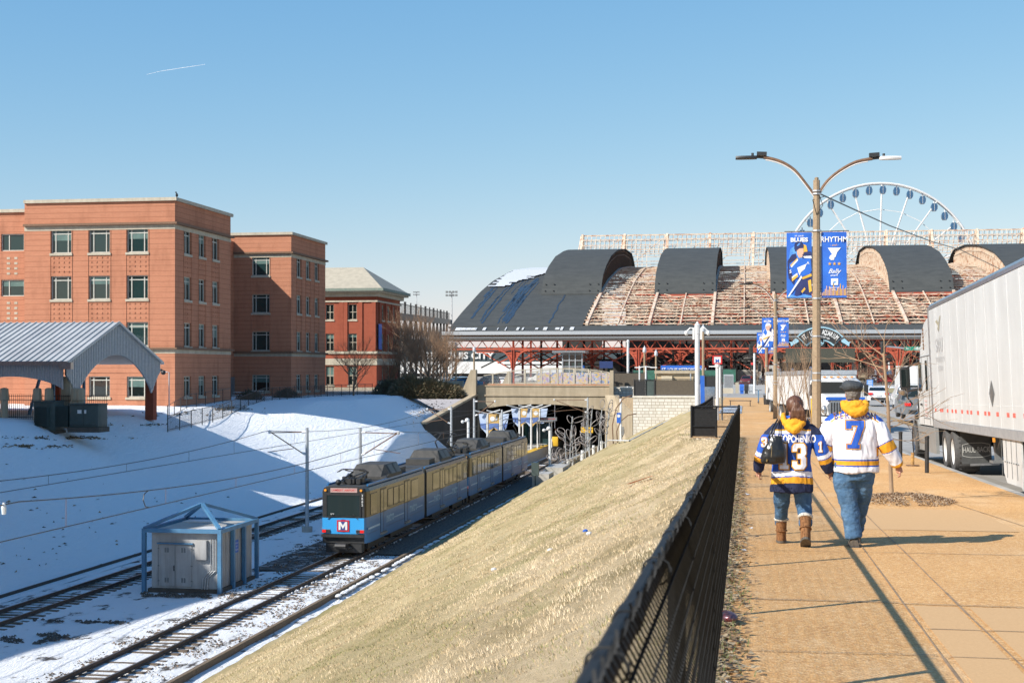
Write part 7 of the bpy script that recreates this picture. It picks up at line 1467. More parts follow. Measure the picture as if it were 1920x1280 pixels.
for z, dx, dz, l in [(1.15, 1, .35, .8), (1.25, .9, .1, .75), (1.4, 1, .5, .6), (1.5, -.8, .8, .6), (1.7, .6, .9, .7), (1.9, -.5, .9, .7), (2.05, .8, .3, .6), (2.2, -1, .5, .9), (2.3, -.9, .7, .9), (2.3, .1, 1, .5), (2.1, -.8, .4, .9), (1.0, .8, -.1, .5)]: twig((-.05-z*.03, 0, z), (dx, rnd.uniform(-.6, .6), dz), l, .011, 2)
mb.build('crown', 'twig', t, fix=False)
for i, (x, y, h, lab) in enumerate([(1.95, 44, 3.6, 'second bare street tree just left of the nearest lamp post'), (1.9, 57, 3.6, 'third bare street tree between the walking woman and the lamp post'), (1.75, 70, 3.4, 'fourth bare street tree in front of the second work truck'), (1.7, 80, 3.2, 'fifth bare street tree beside the middle lamp post')]): tree('street_tree', (x, y, zs(y)), h, 50+i, lab, .42, 4, .035, 3, first=.35, group='bare street trees along the kerb', up=.9)
mb = MB(); mb.tube([(1.95, 43.97, zs(44)+.7), (1.95, 43.97, zs(44)+1.6)], .042, 8); tag(mb.build('tree_guard', 'yellow'), 'yellow wrap round the trunk of the second street tree', 'tree guard')
MT['browntwig'] = M('brown_twig', (.3, .18, .1), (.17, .1, .06), 2, .9)
# shrubs and trees round the old brick building and under the shed
for i, (px, d, h, sp, lv, lab, nm) in enumerate([(778, 182, 11, .75, 6, 'big bare tree with pale twigs between the old brick building and the bridge', 'bare_tree'), (812, 205, 9.4, .7, 6, 'dark bare tree at the left end of the train shed', 'bare_tree'), (752, 215, 9.5, .7, 6, 'dark bare tree just right of the old brick building', 'bare_tree'), (838, 196, 8.2, .7, 5, 'leaning bare tree in front of the shed gutter', 'bare_tree'),
     (730, 186, 6.0, .4, 5, 'small pale bare tree against the side of the old brick building', 'bare_tree'), (663, 168, 7.2, .65, 5, 'bare tree whose branches cross the old brick building front', 'bare_tree'), (806, 174, 9.2, .85, 6, 'bushy bare tree above the leafy thicket', 'bare_tree')]):
    p = W(px, 742, d); dk = i in (1, 2); tree(nm, (p.x, p.y, -3.6), h, 70+i, lab, sp, lv, h*.02, 8, ('bark_dark', 'bark') if dk else ('bark', 'browntwig'), first=.15, group='bare trees by the old brick building')
MT['olive'] = M('olive_leaf', (.07, .065, .03), (.12, .1, .05), 2); MT['brownleaf'] = M('brown_leaf', (.2, .13, .07), (.14, .1, .05), 2)
for i, (px, d, r, lab) in enumerate([(735, 176, (2.6, 2, 2.2), 'dark evergreen bush at the left of the thicket'), (768, 172, (2.8, 2, 2.6), 'olive brown bush under the big bare tree'), (800, 172, (2.8, 2, 2.3), 'brown leafy bush in the middle of the thicket'), (832, 172, (2.4, 1.8, 1.9), 'low brown bush at the right of the thicket'), (852, 173, (1.6, 1.5, 1.4), 'small brown bush beside the bridge pylon')]):
    p = W(px, 742, d); bushblob('bush', (p.x, p.y, -3.7), r, 5200, 90+i, ['olive', 'bark_dark'] if i in (0,) else ['olive', 'brownleaf'], lab, 'bush', .35, .05, 'bushes by the bridge')
r = empty('stone_garden_wall', WY(790, 720, 184), 'low pale stone wall behind the thicket by the bridge', 'wall'); a, b = WY(708, 722, 184), WY(868, 717, 184); mb = MB(); mb.box(a.x-r.location.x, b.x-r.location.x, 0, .5, -.6, .45); mb.build('wall', 'limestone', r)
for i, (px, d, h, lab) in enumerate([(1625, 250, 5.2, 'brown bare shrub under the shed right of the screen'), (1655, 256, 5.4, 'reddish bare shrub under the traffic light'), (1605, 246, 4.4, 'small bare shrub right of the electronic screen'), (1680, 258, 3.2, 'low bare shrub by the right red column'), (1452, 262, 4.0, 'bare shrub behind the red stop light'), (1420, 262, 5.0, 'bare tree behind the dark red suv')]):
    p = W(px, 715, d); tree('bare_shrub', (p.x, p.y, -3.16), h, 110+i, lab, .7, 5, .09, 6, ('bark', 'rusttwig' if 'rusttwig' in MT else MT.setdefault('rusttwig', M('reddish_twig', (.22, .11, .07), (.14, .08, .05), 1)) and 'rusttwig'), first=.05, group='bare shrubs in front of the shed')
mb = MB(); mb.grid(lambda u, v: (lerp(8, 34, u), lerp(182, 225, v), -3.04+.25*math.sin(math.pi*v)), 6, 6); struct(mb.build('grass_verge', M('verge', (.32, .27, .14), (.25, .2, .1), .4, .95), smooth=True, fix=False))
mb = MB(); mb.grid(lambda u, v: (lerp(21, 27, u)+v*3, lerp(186, 200, v), -2.98+.2*math.sin(math.pi*u)), 6, 6); struct(mb.build('snow_patch', 'snow', smooth=True, fix=False))
mb = MB(); mb.grid(lambda u, v: (lerp(16, 20, u)+v*2, lerp(205, 218, v), -2.85+.2*math.sin(math.pi*u)), 6, 6); struct(mb.build('snow_patch', 'snow', smooth=True, fix=False))
mb = MB(); mb.grid(lambda u, v: (lerp(-1.9, -.35, u), lerp(98, 116, v), -3.06+.05*math.sin(math.pi*u)), 8, 8); struct(mb.build('shaded_snow_patch', snowmat('snow_blue_shade', (.3, .2, .1), .45, .6, base=(.42, .55, .7)), smooth=True, fix=False))  # bluish base colour paints the shade on this snow
# traffic lights, street sign, entrance sign
def tlight(px, py0, py1, d, lab, back=False, red=False):
    a, b = W(px, py1, d), W(px, py0, d); h = b.z-a.z; t = empty('traffic_light', a, lab, 'traffic light', 'traffic lights at the crossing'); w_ = h*.19; mb = MB(); mb.box(-w_, w_, -w_*.5, w_, 0, h); mb.build('housing', 'black', t, bev=.02)
    for k in range(3): z = h*(.18+.32*(k)); mb = MB(); mb.tube([(0, -w_*.5-.02, z), (0, -w_*.5, z)], w_*.62, 14); mb.build('lens', 'stoplight' if red and k == 2 else 'glassd', t); mb = MB(); mb.tube([(math.cos(u)*w_*.7, -w_*.5-.2, z+math.sin(u)*w_*.7) for u in [math.pi*j/8 for j in range(9)]], .02, 4); mb.build('hood', 'black', t)
    return t
MT['stoplight'] = M('stoplight', (1, .02, .02), None, 3, .4, emit=3)
tlight(1656, 641, 664, 150, 'black traffic light hanging under the mast arm left of the green street sign'); tlight(1408, 645, 666, 168, 'black traffic light left of the far banners'); tlight(1424, 680, 696, 166, 'dark traffic light low on the white pole right of the red lamp'); tlight(1410, 679, 693, 170, 'traffic light showing a red lamp left of the white pole', red=True)
t = empty('mast_arm', W(1730, 700, 150), 'curved galvanised signal mast arm reaching left from behind the lorry', 'mast arm'); q = t.location; P_ = [W(1656, 649, 150), W(1680, 651, 150), W(1720, 656, 150), W(1790, 668, 150), W(1792, 757, 150)]; mb = MB(); mb.tube([p-q for p in P_], [.06, .08, .1, .14, .18], 8); mb.build('arm', 'galv', t)
a, b = W(1696, 657, 149.8), W(1742, 649.5, 149.8); t = empty('street_sign', a, 'green street name sign reading N 18th St beside the lorry cab', 'street sign'); mb = MB(); w_ = (b.x-a.x); h = b.z-a.z; mb.box(0, w_, 0, .04, 0, h); mb.build('plate', 'signgreen', t); mb = MB(); put_text(mb, 'N', .3, (.28, -.01, h/2), (1, 0, 0), (0, 0, 1), bold=.02); put_text(mb, '18th St', .42, (w_*.62, -.01, h/2), (1, 0, 0), (0, 0, 1), bold=.03)
mb.box(.55, .57, -.01, -.005, .03, h-.03); mb.build('lettering', 'white', t, fix=False)
YE_ = 262.0; es_ = empty('entrance_sign', WY(1537, 680, YE_), 'arched black aquarium entrance sign with light blue ribbon ends over a dark screen', 'entrance sign'); q = es_.location.copy()
def E(px, py): p = WY(px, py, YE_)-q; return (p.x, p.z)
def arc(cx, cy, r, a0, a1, n): return [(cx+r*math.sin(R(a)), cy-r*math.cos(R(a))) for a in [lerp(a0, a1, i/n) for i in range(n+1)]]
cxp, cyp = 1537.5, 672.0
def band(r0, r1, a, y, m, nm, par=es_): mb = MB(); o = arc(cxp, cyp, r1, -a, a, 24); i_ = arc(cxp, cyp, r0, a, -a, 24); mb.prism([E(*p) for p in o+i_], 'y', y, y+.12); return mb.build(nm, m, par)
MT['skyblue'] = M('light_blue_trim', (.3, .5, .6), None, 3, .5)
band(34, 60, 46.5, -.1, 'skyblue', 'blue_border'); bb = band(37, 57.3, 45, -.26, 'black', 'arch_panel')
def arctext(s_, r, size, a0, a1, mb, m=0, bold=.02, sx=.8, y=-.3):
    n = len(s_)
    for i, ch in enumerate(s_):
        if ch == ' ': continue
        a = lerp(a0, a1, i/(n-1)); p = E(cxp+r*math.sin(R(a)), cyp-r*math.cos(R(a))); u = V((math.cos(R(a)), 0, -math.sin(R(a)))); v = V((math.sin(R(a)), 0, math.cos(R(a)))); put_text(mb, ch, size, (p[0], y, p[1]), u, v, m, bold, sx)
mb = MB(); arctext('ST. LOUIS AQUARIUM', 49.5, 1.2, -39, 39, mb, bold=.03, sx=.5); arctext('AT UNION STATION', 40.6, .42, -24, 24, mb, bold=.03, sx=.7); mb.build('lettering', 'white', bb, fix=False)
for s in (-1, 1):
    mb = MB(); mb.prism([E(cxp+s*(x-cxp), y) for x, y in ((1583, 634), (1591, 641), (1598, 640), (1593, 643), (1592, 649), (1578, 641), (1577, 638))], 'y', -.05, .05); mb.build('ribbon_end', 'skyblue', es_)
mb = MB(); mb.tube([(0+E(cxp, 640)[0], -.1, E(cxp, 640)[1]), (E(cxp, 640)[0], .0, E(cxp, 640)[1])], .8, 24); bd = mb.build('fish_roundel', 'black', es_); mb = MB(); c = E(cxp, 640); mb.tube([(c[0]+.7*math.cos(a), -.13, c[1]+.7*math.sin(a)) for a in [i*.33 for i in range(20)]], .05, 6); mb.ellip((c[0]-.1, -.12, c[1]), (.32, .05, .5), 0); mb.ellip((c[0]+.25, -.12, c[1]-.3), (.3, .05, .15), 0); mb.build('fish', 'skyblue', bd)
mb = MB(); a, b = E(1473, 679.5), E(1603, 652.5); mb.box(a[0], b[0], 0, .5, a[1], b[1]); sc_ = mb.build('screen', M('dark_screen', (.05, .05, .035), (.06, .06, .042), 6, .6), es_)
mb = MB()
for z in np.linspace(a[1]+.1, b[1]-.1, 12): mb.box(a[0]+.03, b[0]-.03, -.012, -.002, z-.01, z+.01)
mb.build('screen_ribs', 'black', sc_)
mb = MB()
for px in (1495, 1513, 1562, 1580): e = E(px, 652); mb.box(e[0]-.1, e[0]+.1, .15, .3, e[1], e[1]+1.0)
mb.build('bracket_row', 'black', es_)
for px in (1476, 1600): e = E(px, 680); mb = MB(); mb.box(e[0]-.2, e[0]+.2, .1, .5, GS-q.z, e[1]); mb.build('post', 'black', es_)
# station pylon, poles, kiosks
def pole(name, px, py0, py1, d, r, mat, lab, cat, head=None, group=None, zb=None):
    a = W(px, py1, d); b = W(px, py0, d); z0 = a.z if zb is None else zb; t = empty(name, (a.x, a.y, z0), lab, cat, group); h = b.z-z0; mb = MB(); mb.tube([(0, 0, 0), (0, 0, h)], r, 10); mb.build('pole', mat, t, 'auto')
    if head == 'acorn': mb = MB(); mb.loft([[V((math.cos(u)*q_, math.sin(u)*q_, h+z)) for u in [i*.785 for i in range(8)]] for z, q_ in ((-.05, .1), (.1, .26), (.6, .2), (.75, .06), (.95, .02))]); mb.build('globe', M('frosted_globe', (.6, .62, .65), None, 3, .2) if 'globe' not in MT else 'globe', t, True)
    if head == 'cams':
        mb = MB(); mb.tube([(-.75, 0, h-.35), (-.5, 0, h-.1), (0, 0, h-.15), (.5, 0, h-.1), (.75, 0, h-.35)], .05, 6); mb.ellip((-.75, 0, h-.45), (.14, .14, .18)); mb.ellip((.75, 0, h-.45), (.14, .14, .18)); mb.tube([(0, 0, h-.5), (0, 0, h+.1), (0, 0, h+.35)], [.19, .19, .02], 8); mb.box(-.33, -.18, -.1, .1, h-.9, h-.1); mb.box(.18, .33, -.1, .1, h-.9, h-.1); mb.build('camera_head', 'white', t)
    if head == 'twin': mb = MB(); mb.tube([(-.7, 0, h-.1), (0, 0, h), (.7, 0, h-.1)], .06, 6); mb.cbox((-.9, 0, h-.1), (.7, .3, .12)); mb.cbox((.9, 0, h-.1), (.7, .3, .12)); mb.build('lamp_head', 'white', t)
    if head == 'single': mb = MB(); mb.tube([(-.7, 0, h-.1), (0, 0, h)], .06, 6); mb.cbox((-.8, 0, h-.1), (.7, .3, .12)); mb.build('lamp_head', 'white', t)
    if head == 'dome': mb = MB(); mb.ellip((0, 0, h+.1), (.2, .2, .25)); mb.build('camera_head', 'white', t, True)
    return t
pole('camera_pole', 1307.5, 612, 768, 98, .17, 'white', 'tall white pole with twin cameras on top beside the blue pylon', 'camera pole', 'cams', zb=-3.1)
pole('camera_pole', 1177.5, 642, 728, 176, .16, 'white', 'slim white camera pole rising behind the bridge railing', 'camera pole', 'dome'); pole('brown_post', 1318.5, 622, 700, 170, .16, 'pole', 'brown timber pole behind the white camera pole', 'pole', 'acorn', zb=-3.1)
for px, y0, y1, d, lab in [(1208.5, 661, 735, 182, 'brown post acorn lamp nearest the middle of the shed'), (1230, 667, 700, 200, 'shorter acorn lamp above the tan kiosk'), (889, 660, 712, 205, 'acorn lamp above the left bridge pylon'), (855, 652, 720, 215, 'acorn lamp in the branches of the dark bare tree')]: pole('acorn_lamp', px, y0, y1, d, .13, 'pole', lab, 'street lamp', 'acorn', 'acorn lamps near the train shed', zb=-3.16)
pole('platform_light', 1211, 687, 742, 160, .1, 'white', 'white twin arm light left of the tan kiosk', 'street lamp', 'twin', zb=-3.1); pole('platform_light', 1199, 686, 735, 163, .09, 'white', 'plain white post left of the twin arm light', 'post', None, zb=-3.1); pole('platform_light', 1350, 685, 742, 150, .1, 'white', 'white single arm light behind the station pylon', 'street lamp', 'single', zb=-3.1)
pole('slim_post', 1295, 700, 742, 160, .07, 'galv', 'slim dotted post in front of the brown screened fence', 'post', None, zb=-3.1)
t = empty('station_pylon', (*W(1345, 785, 84).xy, zs(84)), 'white station pole topped by a red framed square letter sign', 'sign'); k = 84/F; z = lambda y: (785-y)*k; mb = MB(); mb.tube([(0, 0, 0), (0, 0, z(682))], .1, 12); mb.tube([(0, 0, z(686)), (0, 0, z(680))], .15, 12); mb.build('pole', 'white', t); mb = MB(); mb.tube([(.28, .05, 0), (.28, .05, z(682))], .05, 8); mb.tube([(.28, .05, .3), (.28, .05, z(690))], .05, 8); mb.build('side_pipe', 'greyp', t)
mb = MB(); mb.box(-.27, .27, -.02, .5, z(680), z(664)); sb = mb.build('sign_box', 'signblue', t, bev=.03); mb = MB()
for a in ((-.28, .28, z(680)-.01, z(680)+.06), (-.28, .28, z(664)-.06, z(664)+.01), (-.28, -.21, z(680)+.06, z(664)-.06), (.21, .28, z(680)+.06, z(664)-.06)): mb.box(a[0], a[1], -.07, -.021, a[2], a[3])
mb.build('red_frame', 'red', sb); mb = MB(); mb.box(-.2, .2, -.05, -.021, z(680)+.07, z(664)-.07); mb.build('face', 'white', sb); mb = MB(); put_text(mb, 'M', .3, (0, -.055, (z(680)+z(664))/2-.08), (1, 0, 0), (0, 0, 1), bold=.03); mb.build('letter', 'signblue', sb, fix=False)
p = W(1318, 768, 97); mb = MB(); mb.box(-.14, .14, -.1, .1, 0, 2.55); o = mb.build('blue_pylon', 'signblue'); o.location = (p.x, p.y, -3.06); o.rotation_euler.y = R(-1); tag(o, 'slim bright blue ticket pylon beside the white camera pole', 'pylon')
p = W(1320, 768, 101); mb = MB(); mb.box(-.45, .75, 0, .6, 0, 1.75); o = mb.build('grey_cabinet', 'alu', bev=.02); o.location = (p.x, p.y, -3.08); tag(o, 'grey metal cabinet behind the blue pylon', 'cabinet')
p = W(1366, 733, 205); mb = MB(); mb.box(-.7, .7, 0, .6, 0, 2.1); mb.box(-.6, .6, -.02, -.003, .2, 1.9, 1); o = mb.build('grey_cabinet', ['galv', 'alu']); o.location = (p.x, p.y, -3.0); tag(o, 'grey traffic cabinet in front of the green screened gate', 'cabinet')
a, b = W(1355, 739, 175), W(1375, 729, 175); mb = MB(); mb.box(a.x, b.x, a.y, a.y+.6, -3.1, b.z+.1); tag(mb.build('white_barrier', 'limestone'), 'low white barrier wall under the grey traffic cabinet', 'barrier'); a, b = W(1379, 740, 176), W(1385, 717, 176); mb = MB(); mb.box(a.x, b.x, a.y, a.y+.5, -3.1, b.z); tag(mb.build('stone_post', 'limestone'), 'tan stone post at the end of the low white barrier', 'post')
for i, (px, c, lab) in enumerate([(1391, 'signblue', 'blue newspaper box left of the black one'), (1399.5, 'black', 'black newspaper box between the blue and white ones'), (1408, 'galv', 'pale newspaper box beside the white signal pole')]): p = W(px, 737, 172); mb = MB(); mb.box(-.25, .25, 0, .4, .35, .95); mb.box(-.2, .2, .1, .3, 0, .35); mb.prism([(0, .95), (.4, .95), (.4, 1.15), (.1, 1.15)], 'x', -.25, .25); o = mb.build('newspaper_box', c); o.location = (p.x, p.y, -3.1); o.scale = (1, 1, 1); tag(o, lab, 'newspaper box', 'newspaper boxes')
pole('signal_pole', 1414.5, 662, 740, 172, .13, 'white', 'white traffic signal pole on a concrete foot beside the newspaper boxes', 'signal pole', None, zb=-3.1)
# scooter, bin, bench frame, small sign
p = W(1422, 757, 124); t = empty('electric_scooter', (p.x, p.y, zs(124)), 'parked pale blue electric scooter left of the far lamp post', 'scooter'); mb = MB(); mb.tube([(0, 0, .12), (0, .05, 1.15)], .05, 8); mb.tube([(0, 0, 1.12), (0, 0, 1.2)], .06, 8); mb.build('stem', 'blueframe', t); mb = MB(); mb.box(-.08, .08, .05, .9, .12, .17); mb.build('deck', 'black', t); mb = MB(); mb.tube([(-.28, 0, 1.18), (.28, 0, 1.18)], .025, 6); mb.build('handlebar', 'black', t)
for y in (-.05, .95): wheel(t, (0, y, .12), .12, .05, -1)
p = W(1438, 757, 121); t = empty('litter_bin', (p.x, p.y, zs(121)), 'round black litter bin beside the far lamp post', 'litter bin'); mb = MB(); mb.tube([(0, 0, 0), (0, 0, .75), (0, 0, .8)], [.27, .3, .3], 14); mb.build('body', 'black', t, 'auto'); mb = MB(); mb.tube([(0, 0, .82), (0, 0, .9), (0, 0, .98)], [.31, .31, .12], 14); mb.build('lid', 'alu', t, 'auto')
p = W(1442, 765, 110); t = empty('small_sign', (p.x, p.y, zs(108)), 'small white sign on a thin black stake beside the middle lamp post', 'sign'); mb = MB(); mb.tube([(0, 0, 0), (0, 0, 1.7)], .02, 6); mb.build('stake', 'black', t); mb = MB(); mb.box(-.13, .13, -.02, 0, 1.15, 1.7); mb.build('plate', 'white', t)
p = W(1388, 757, 116); t = empty('bench', (p.x, p.y, zs(114)), 'low dark steel bench at the left edge of the far sidewalk', 'bench'); mb = MB(); mb.box(-.9, .9, 0, .45, .42, .47); mb.build('seat', 'black', t)
for x in (-.8, .8): mb = MB(); mb.box(x-.03, x+.03, 0, .45, 0, .42); mb.build('leg', 'black', t)
mb = MB(); mb.tube([(-1.5, .2, .0), (-1.5, .2, 1.6)], .03, 6); mb.build('post', 'black', t)
p = W(1631, 741, 195); t = empty('blue_road_sign', (p.x, p.y, -3.1), 'small light blue information sign above the white sedan', 'sign'); mb = MB(); mb.tube([(0, 0, 0), (0, 0, 1.0)], .05, 6); mb.build('post', 'galv', t); mb = MB(); mb.box(-.42, .42, -.06, -.01, .45, 1.5); s_ = mb.build('plate', 'ban_light', t); mb = MB()
for k in range(4): mb.box(-.3, .3, -.07, -.062, .6+k*.22, .68+k*.22)
mb.build('print_lines', 'white', s_)
p = W(1677, 746, 160); mb = MB(); mb.cbox((p.x, p.y, -2.95), (.55, .2, .18)); tag(mb.build('yellow_kerb_reflector', 'yellow'), 'small yellow kerb marker across the road', 'marker')
mb = MB(); a, b = V((-2300, 5200, 1310)), V((-1900, 5200, 1345)); mb.tube([W(275, 140, 5600), W(300, 134, 5600), W(345, 127, 5600), W(385, 121, 5600)], [.3, .55, .7, .4], 6, caps=False); o = mb.build('contrail', 'snow', smooth=True, fix=False); tag(o, 'short thin white contrail in the blue sky above the brick offices', 'contrail')
p = W(1372, 1171, 10.3); mb = MB(); mb.ellip((-.14, 10.45, zs(10.4)+.05), (.075, .12, .045), 0, 10, 6, Matrix.Rotation(.4, 3, 'Z')); tag(mb.build('crushed_cup', M('dark_can', (.07, .09, .12), (.2, .05, .05), 18, .3, .6), smooth=True), 'crushed dark blue can by the fence foot on the sidewalk edge', 'litter')
# ---------------------------------------------------------------- people
from mathutils.bvhtree import BVHTree
from mathutils.geometry import tessellate_polygon
def ring3(c, rx, ry, n=18, ax=None, sq=2.3):
    c = V(c); X, Y = ax if ax else (V((1, 0, 0)), V((0, 1, 0))); o = []
    for i in range(n):
        t = 2*math.pi*i/n; a, b = math.cos(t), math.sin(t); k = (abs(a)**sq+abs(b)**sq)**(-1/sq); o.append(c+X*a*k*rx+Y*b*k*ry)
    return o
def limb(mb, pts, rs, n=12, m=0, flat=1.0):
    P_ = [V(p) for p in pts]; out = []; a = None; k = len(P_)
    for i in range(k):
        d = (P_[min(i+1, k-1)]-P_[max(i-1, 0)]).normalized()
        if a is None: a = V((1, 0, 0)) if abs(d.x) < .8 else V((0, 0, 1))
        a = (a-d*a.dot(d)).normalized(); b = d.cross(a); out.append(ring3(P_[i], rs[i], rs[i]*flat, n, (a, b), 2))
    mb.loft(out, m)
def dense(pts, rs, n=14):
    P_ = [V(p) for p in pts]; o, r = [], []
    for i in range(n+1):
        t = i/n*(len(P_)-1); k = min(len(P_)-2, int(t)); f = t-k; p0, p1, p2, p3 = P_[max(0, k-1)], P_[k], P_[k+1], P_[min(len(P_)-1, k+2)]
        o.append(.5*((2*p1)+(-p0+p2)*f+(2*p0-5*p1+4*p2-p3)*f*f+(-p0+3*p1-3*p2+p3)*f**3)); r.append(lerp(rs[k], rs[k+1], f))
    return o, r
def fused(name, mb, parent, mats, zone, voxel=.009, smooth=6, folds=.006, seed=0, fs=(9, 9, 4)):
    o = mb.build(name, 'white', parent, fix=True); md = o.modifiers.new('r', 'REMESH'); md.mode = 'VOXEL'; md.voxel_size = voxel; sm = o.modifiers.new('s', 'SMOOTH'); sm.iterations = smooth; sm.factor = .5
    bpy.context.view_layer.update(); me = bpy.data.meshes.new_from_object(o.evaluated_get(bpy.context.evaluated_depsgraph_get())); o.modifiers.clear(); old = o.data; o.data = me; bpy.data.meshes.remove(old); me.name = name
    me.materials.clear()
    for m_ in mats: me.materials.append(MT[m_])
    if folds:
        ns = [v.normal.copy() for v in me.vertices]
        for v, n_ in zip(me.vertices, ns):
            p = v.co; q = V((p.x*fs[0], p.y*fs[1], p.z*fs[2]+seed)); v.co = p+n_*(noise.noise(q)*folds+(.5-abs(noise.noise(q*2.1+V((p.z*3, 0, 0)))))*folds*.7)
    me.polygons.foreach_set('material_index', [zone(p.center) for p in me.polygons]); me.polygons.foreach_set('use_smooth', [True]*len(me.polygons)); me.update(); return o
def project(host, parent, name, layers, off=.006, step=.022):
    me = host.data; bv = BVHTree.FromPolygons([v.co for v in me.vertices], [tuple(p.vertices) for p in me.polygons])
    mb = MB(); mats = []
    for li, (vs, fs, mat) in enumerate(layers):
        bm = bmesh.new(); V_ = [bm.verts.new((x, 0, z)) for x, z in vs]
        if len(fs) == 1: fs = [tuple(t) for t in tessellate_polygon([[V((x, z, 0)) for x, z in vs]])]
        for f in fs:
            try: bm.faces.new([V_[i] for i in f])
            except ValueError: pass
        bmesh.ops.triangulate(bm, faces=bm.faces)
        for _ in range(3):
            es = [e for e in bm.edges if e.calc_length() > step]
            if not es: break
            bmesh.ops.subdivide_edges(bm, edges=es, cuts=1); bmesh.ops.triangulate(bm, faces=bm.faces)
        bm.verts.index_update(); pts = []
        for v in bm.verts:
            h = bv.ray_cast(V((v.co.x, -2, v.co.z)), V((0, 1, 0))); y = h[0].y if h[0] is not None else 0; pts.append((v.co.x, y-off-li*.003, v.co.z))
        mb.add(pts, [tuple(v.index for v in f.verts) for f in bm.faces], li); mats.append(mat); bm.free()
    o = mb.build(name, mats, parent, fix=False); return o
def tlayer(s_, size, x, z, bold, mat, sx=1, arc=0):
    vs, fs = [], []
    if arc:
        n = len(s_); wtot = size*sx*.78*n
        for i, ch in enumerate(s_):
            v, f = text2d(ch, size, bold); u = (i+.5)/n-.5; a = u*arc; cx_, cz = x+u*wtot, z-abs(u)**2*arc*wtot*.5; o = len(vs)
            vs += [(cx_+(px*sx*math.cos(a)+pz*math.sin(a)), cz+(-px*sx*math.sin(a)+pz*math.cos(a))) for px, pz in v]; fs += [tuple(k+o for k in ff) for ff in f]
    else:
        v, f = text2d(s_, size, bold); vs = [(x+px*sx, z+pz) for px, pz in v]; fs = f
    return (vs, fs, mat)
def poff(pts, d):
    n = len(pts); o = []; A = sum(pts[i][0]*pts[(i+1) % n][1]-pts[(i+1) % n][0]*pts[i][1] for i in range(n)); s = 1 if A > 0 else -1
    for i in range(n):
        a, b, c = V((*pts[i-1], 0)), V((*pts[i], 0)), V((*pts[(i+1) % n], 0)); d1, d2 = (b-a).normalized(), (c-b).normalized(); n1, n2 = V((d1.y, -d1.x, 0))*s, V((d2.y, -d2.x, 0))*s; m_ = (n1+n2); m_ = m_/max(.35, m_.length_squared/2) if m_.length > 1e-6 else n1; o.append((b.x+m_.x*d, b.y+m_.y*d))
    return o
SEVEN = [(0, 1), (1, 1), (1, .78), (.63, .14), (.74, .14), (.74, 0), (.06, 0), (.06, .14), (.28, .14), (.66, .83), (.3, .83), (.3, .71), (0, .71)]
THREE = [(.05, .88), (.2, 1), (.82, 1), (1, .87), (1, .6), (.88, .51), (1, .42), (1, .13), (.82, 0), (.2, 0), (.03, .12), (.03, .3), (.34, .3), (.34, .2), (.42, .15), (.62, .15), (.67, .2), (.67, .38), (.62, .43), (.4, .43), (.4, .59), (.62, .59), (.67, .64), (.67, .8), (.62, .85), (.42, .85), (.34, .8), (.34, .71), (.05, .71)]
ONE = [(.1, .86), (.5, 1), (.78, 1), (.78, .14), (1, .14), (1, 0), (.1, 0), (.1, .14), (.42, .14), (.42, .8), (.1, .72)]
def nlayer(P_, x, z, w_, h, d, mat): q = [(x+a*w_, z+b*h) for a, b in P_]; q = poff(q, d) if d else q; return (q, [tuple(range(len(q)))], mat)
def hand(mb, wrist, dirv, side, s=1.0, curl=.5):
    w_, d = V(wrist), V(dirv).normalized(); lat = V((side, 0, 0)); lat = (lat-d*lat.dot(d)).normalized(); nrm = d.cross(lat)
    limb(mb, [w_-d*.03, w_+d*.0, w_+d*.045*s, w_+d*.085*s], [.026*s, .028*s, .038*s, .034*s], 10, 0, .6)
    for i in range(4):
        l = [.062, .072, .068, .052][i]*s; b = w_+d*.08*s+nrm*(i-1.5)*.0*s+V((0, (1.5-i)*.019*s, 0)); c = lat*-1*curl
        limb(mb, [b-d*.01, b+d*l*.45+c*l*.1, b+(d*.75+c*.5)*l*.8, b+(d*.6+c*.9)*l], [.0095*s, .009*s, .0085*s, .006*s], 6)
    b = w_+d*.03*s+V((0, .03*s, 0)); limb(mb, [b-V((0, .015, 0)), b+d*.03*s+V((0, .018*s, 0)), b+d*.06*s+V((0, .016*s, 0))-lat*.012], [.012*s, .011*s, .008*s], 6)
def head(mb, c, s=1, turn=0):
    c = V(c); rot = Matrix.Rotation(turn, 3, 'Z')
    def p(x, y, z): return c+rot @ V((x*s, y*s, z*s))
    rings = []
    for z, rx, ry, yo in ((-.125, .03, .03, .045), (-.11, .05, .055, .03), (-.08, .062, .075, .012), (-.04, .07, .088, .0), (0, .076, .095, -.004), (.04, .078, .098, -.006), (.075, .068, .086, -.008), (.1, .045, .058, -.01), (.112, .015, .02, -.01)):
        rings.append([c+rot @ V((math.cos(a)*rx*s, math.sin(a)*ry*s+yo*s, z*s)) for a in [2*math.pi*i/20 for i in range(20)]])
    mb.loft(rings); mb.ellip(p(0, .095, -.02), (.014*s, .022*s, .026*s), 0, 8, 6)          # nose
    mb.ellip(p(0, .085, -.065), (.024*s, .012*s, .01*s), 0, 8, 5)                          # lips
    for k in (-1, 1): mb.ellip(p(k*.079, -.004, -.012), (.012*s, .02*s, .032*s), 0, 8, 6); mb.ellip(p(k*.03, .085, .005), (.013*s, .01*s, .008*s), 0, 8, 5)
    limb(mb, [p(0, -.01, -.2), p(0, -.012, -.12), p(0, -.008, -.05)], [.06*s, .055*s, .055*s], 14)
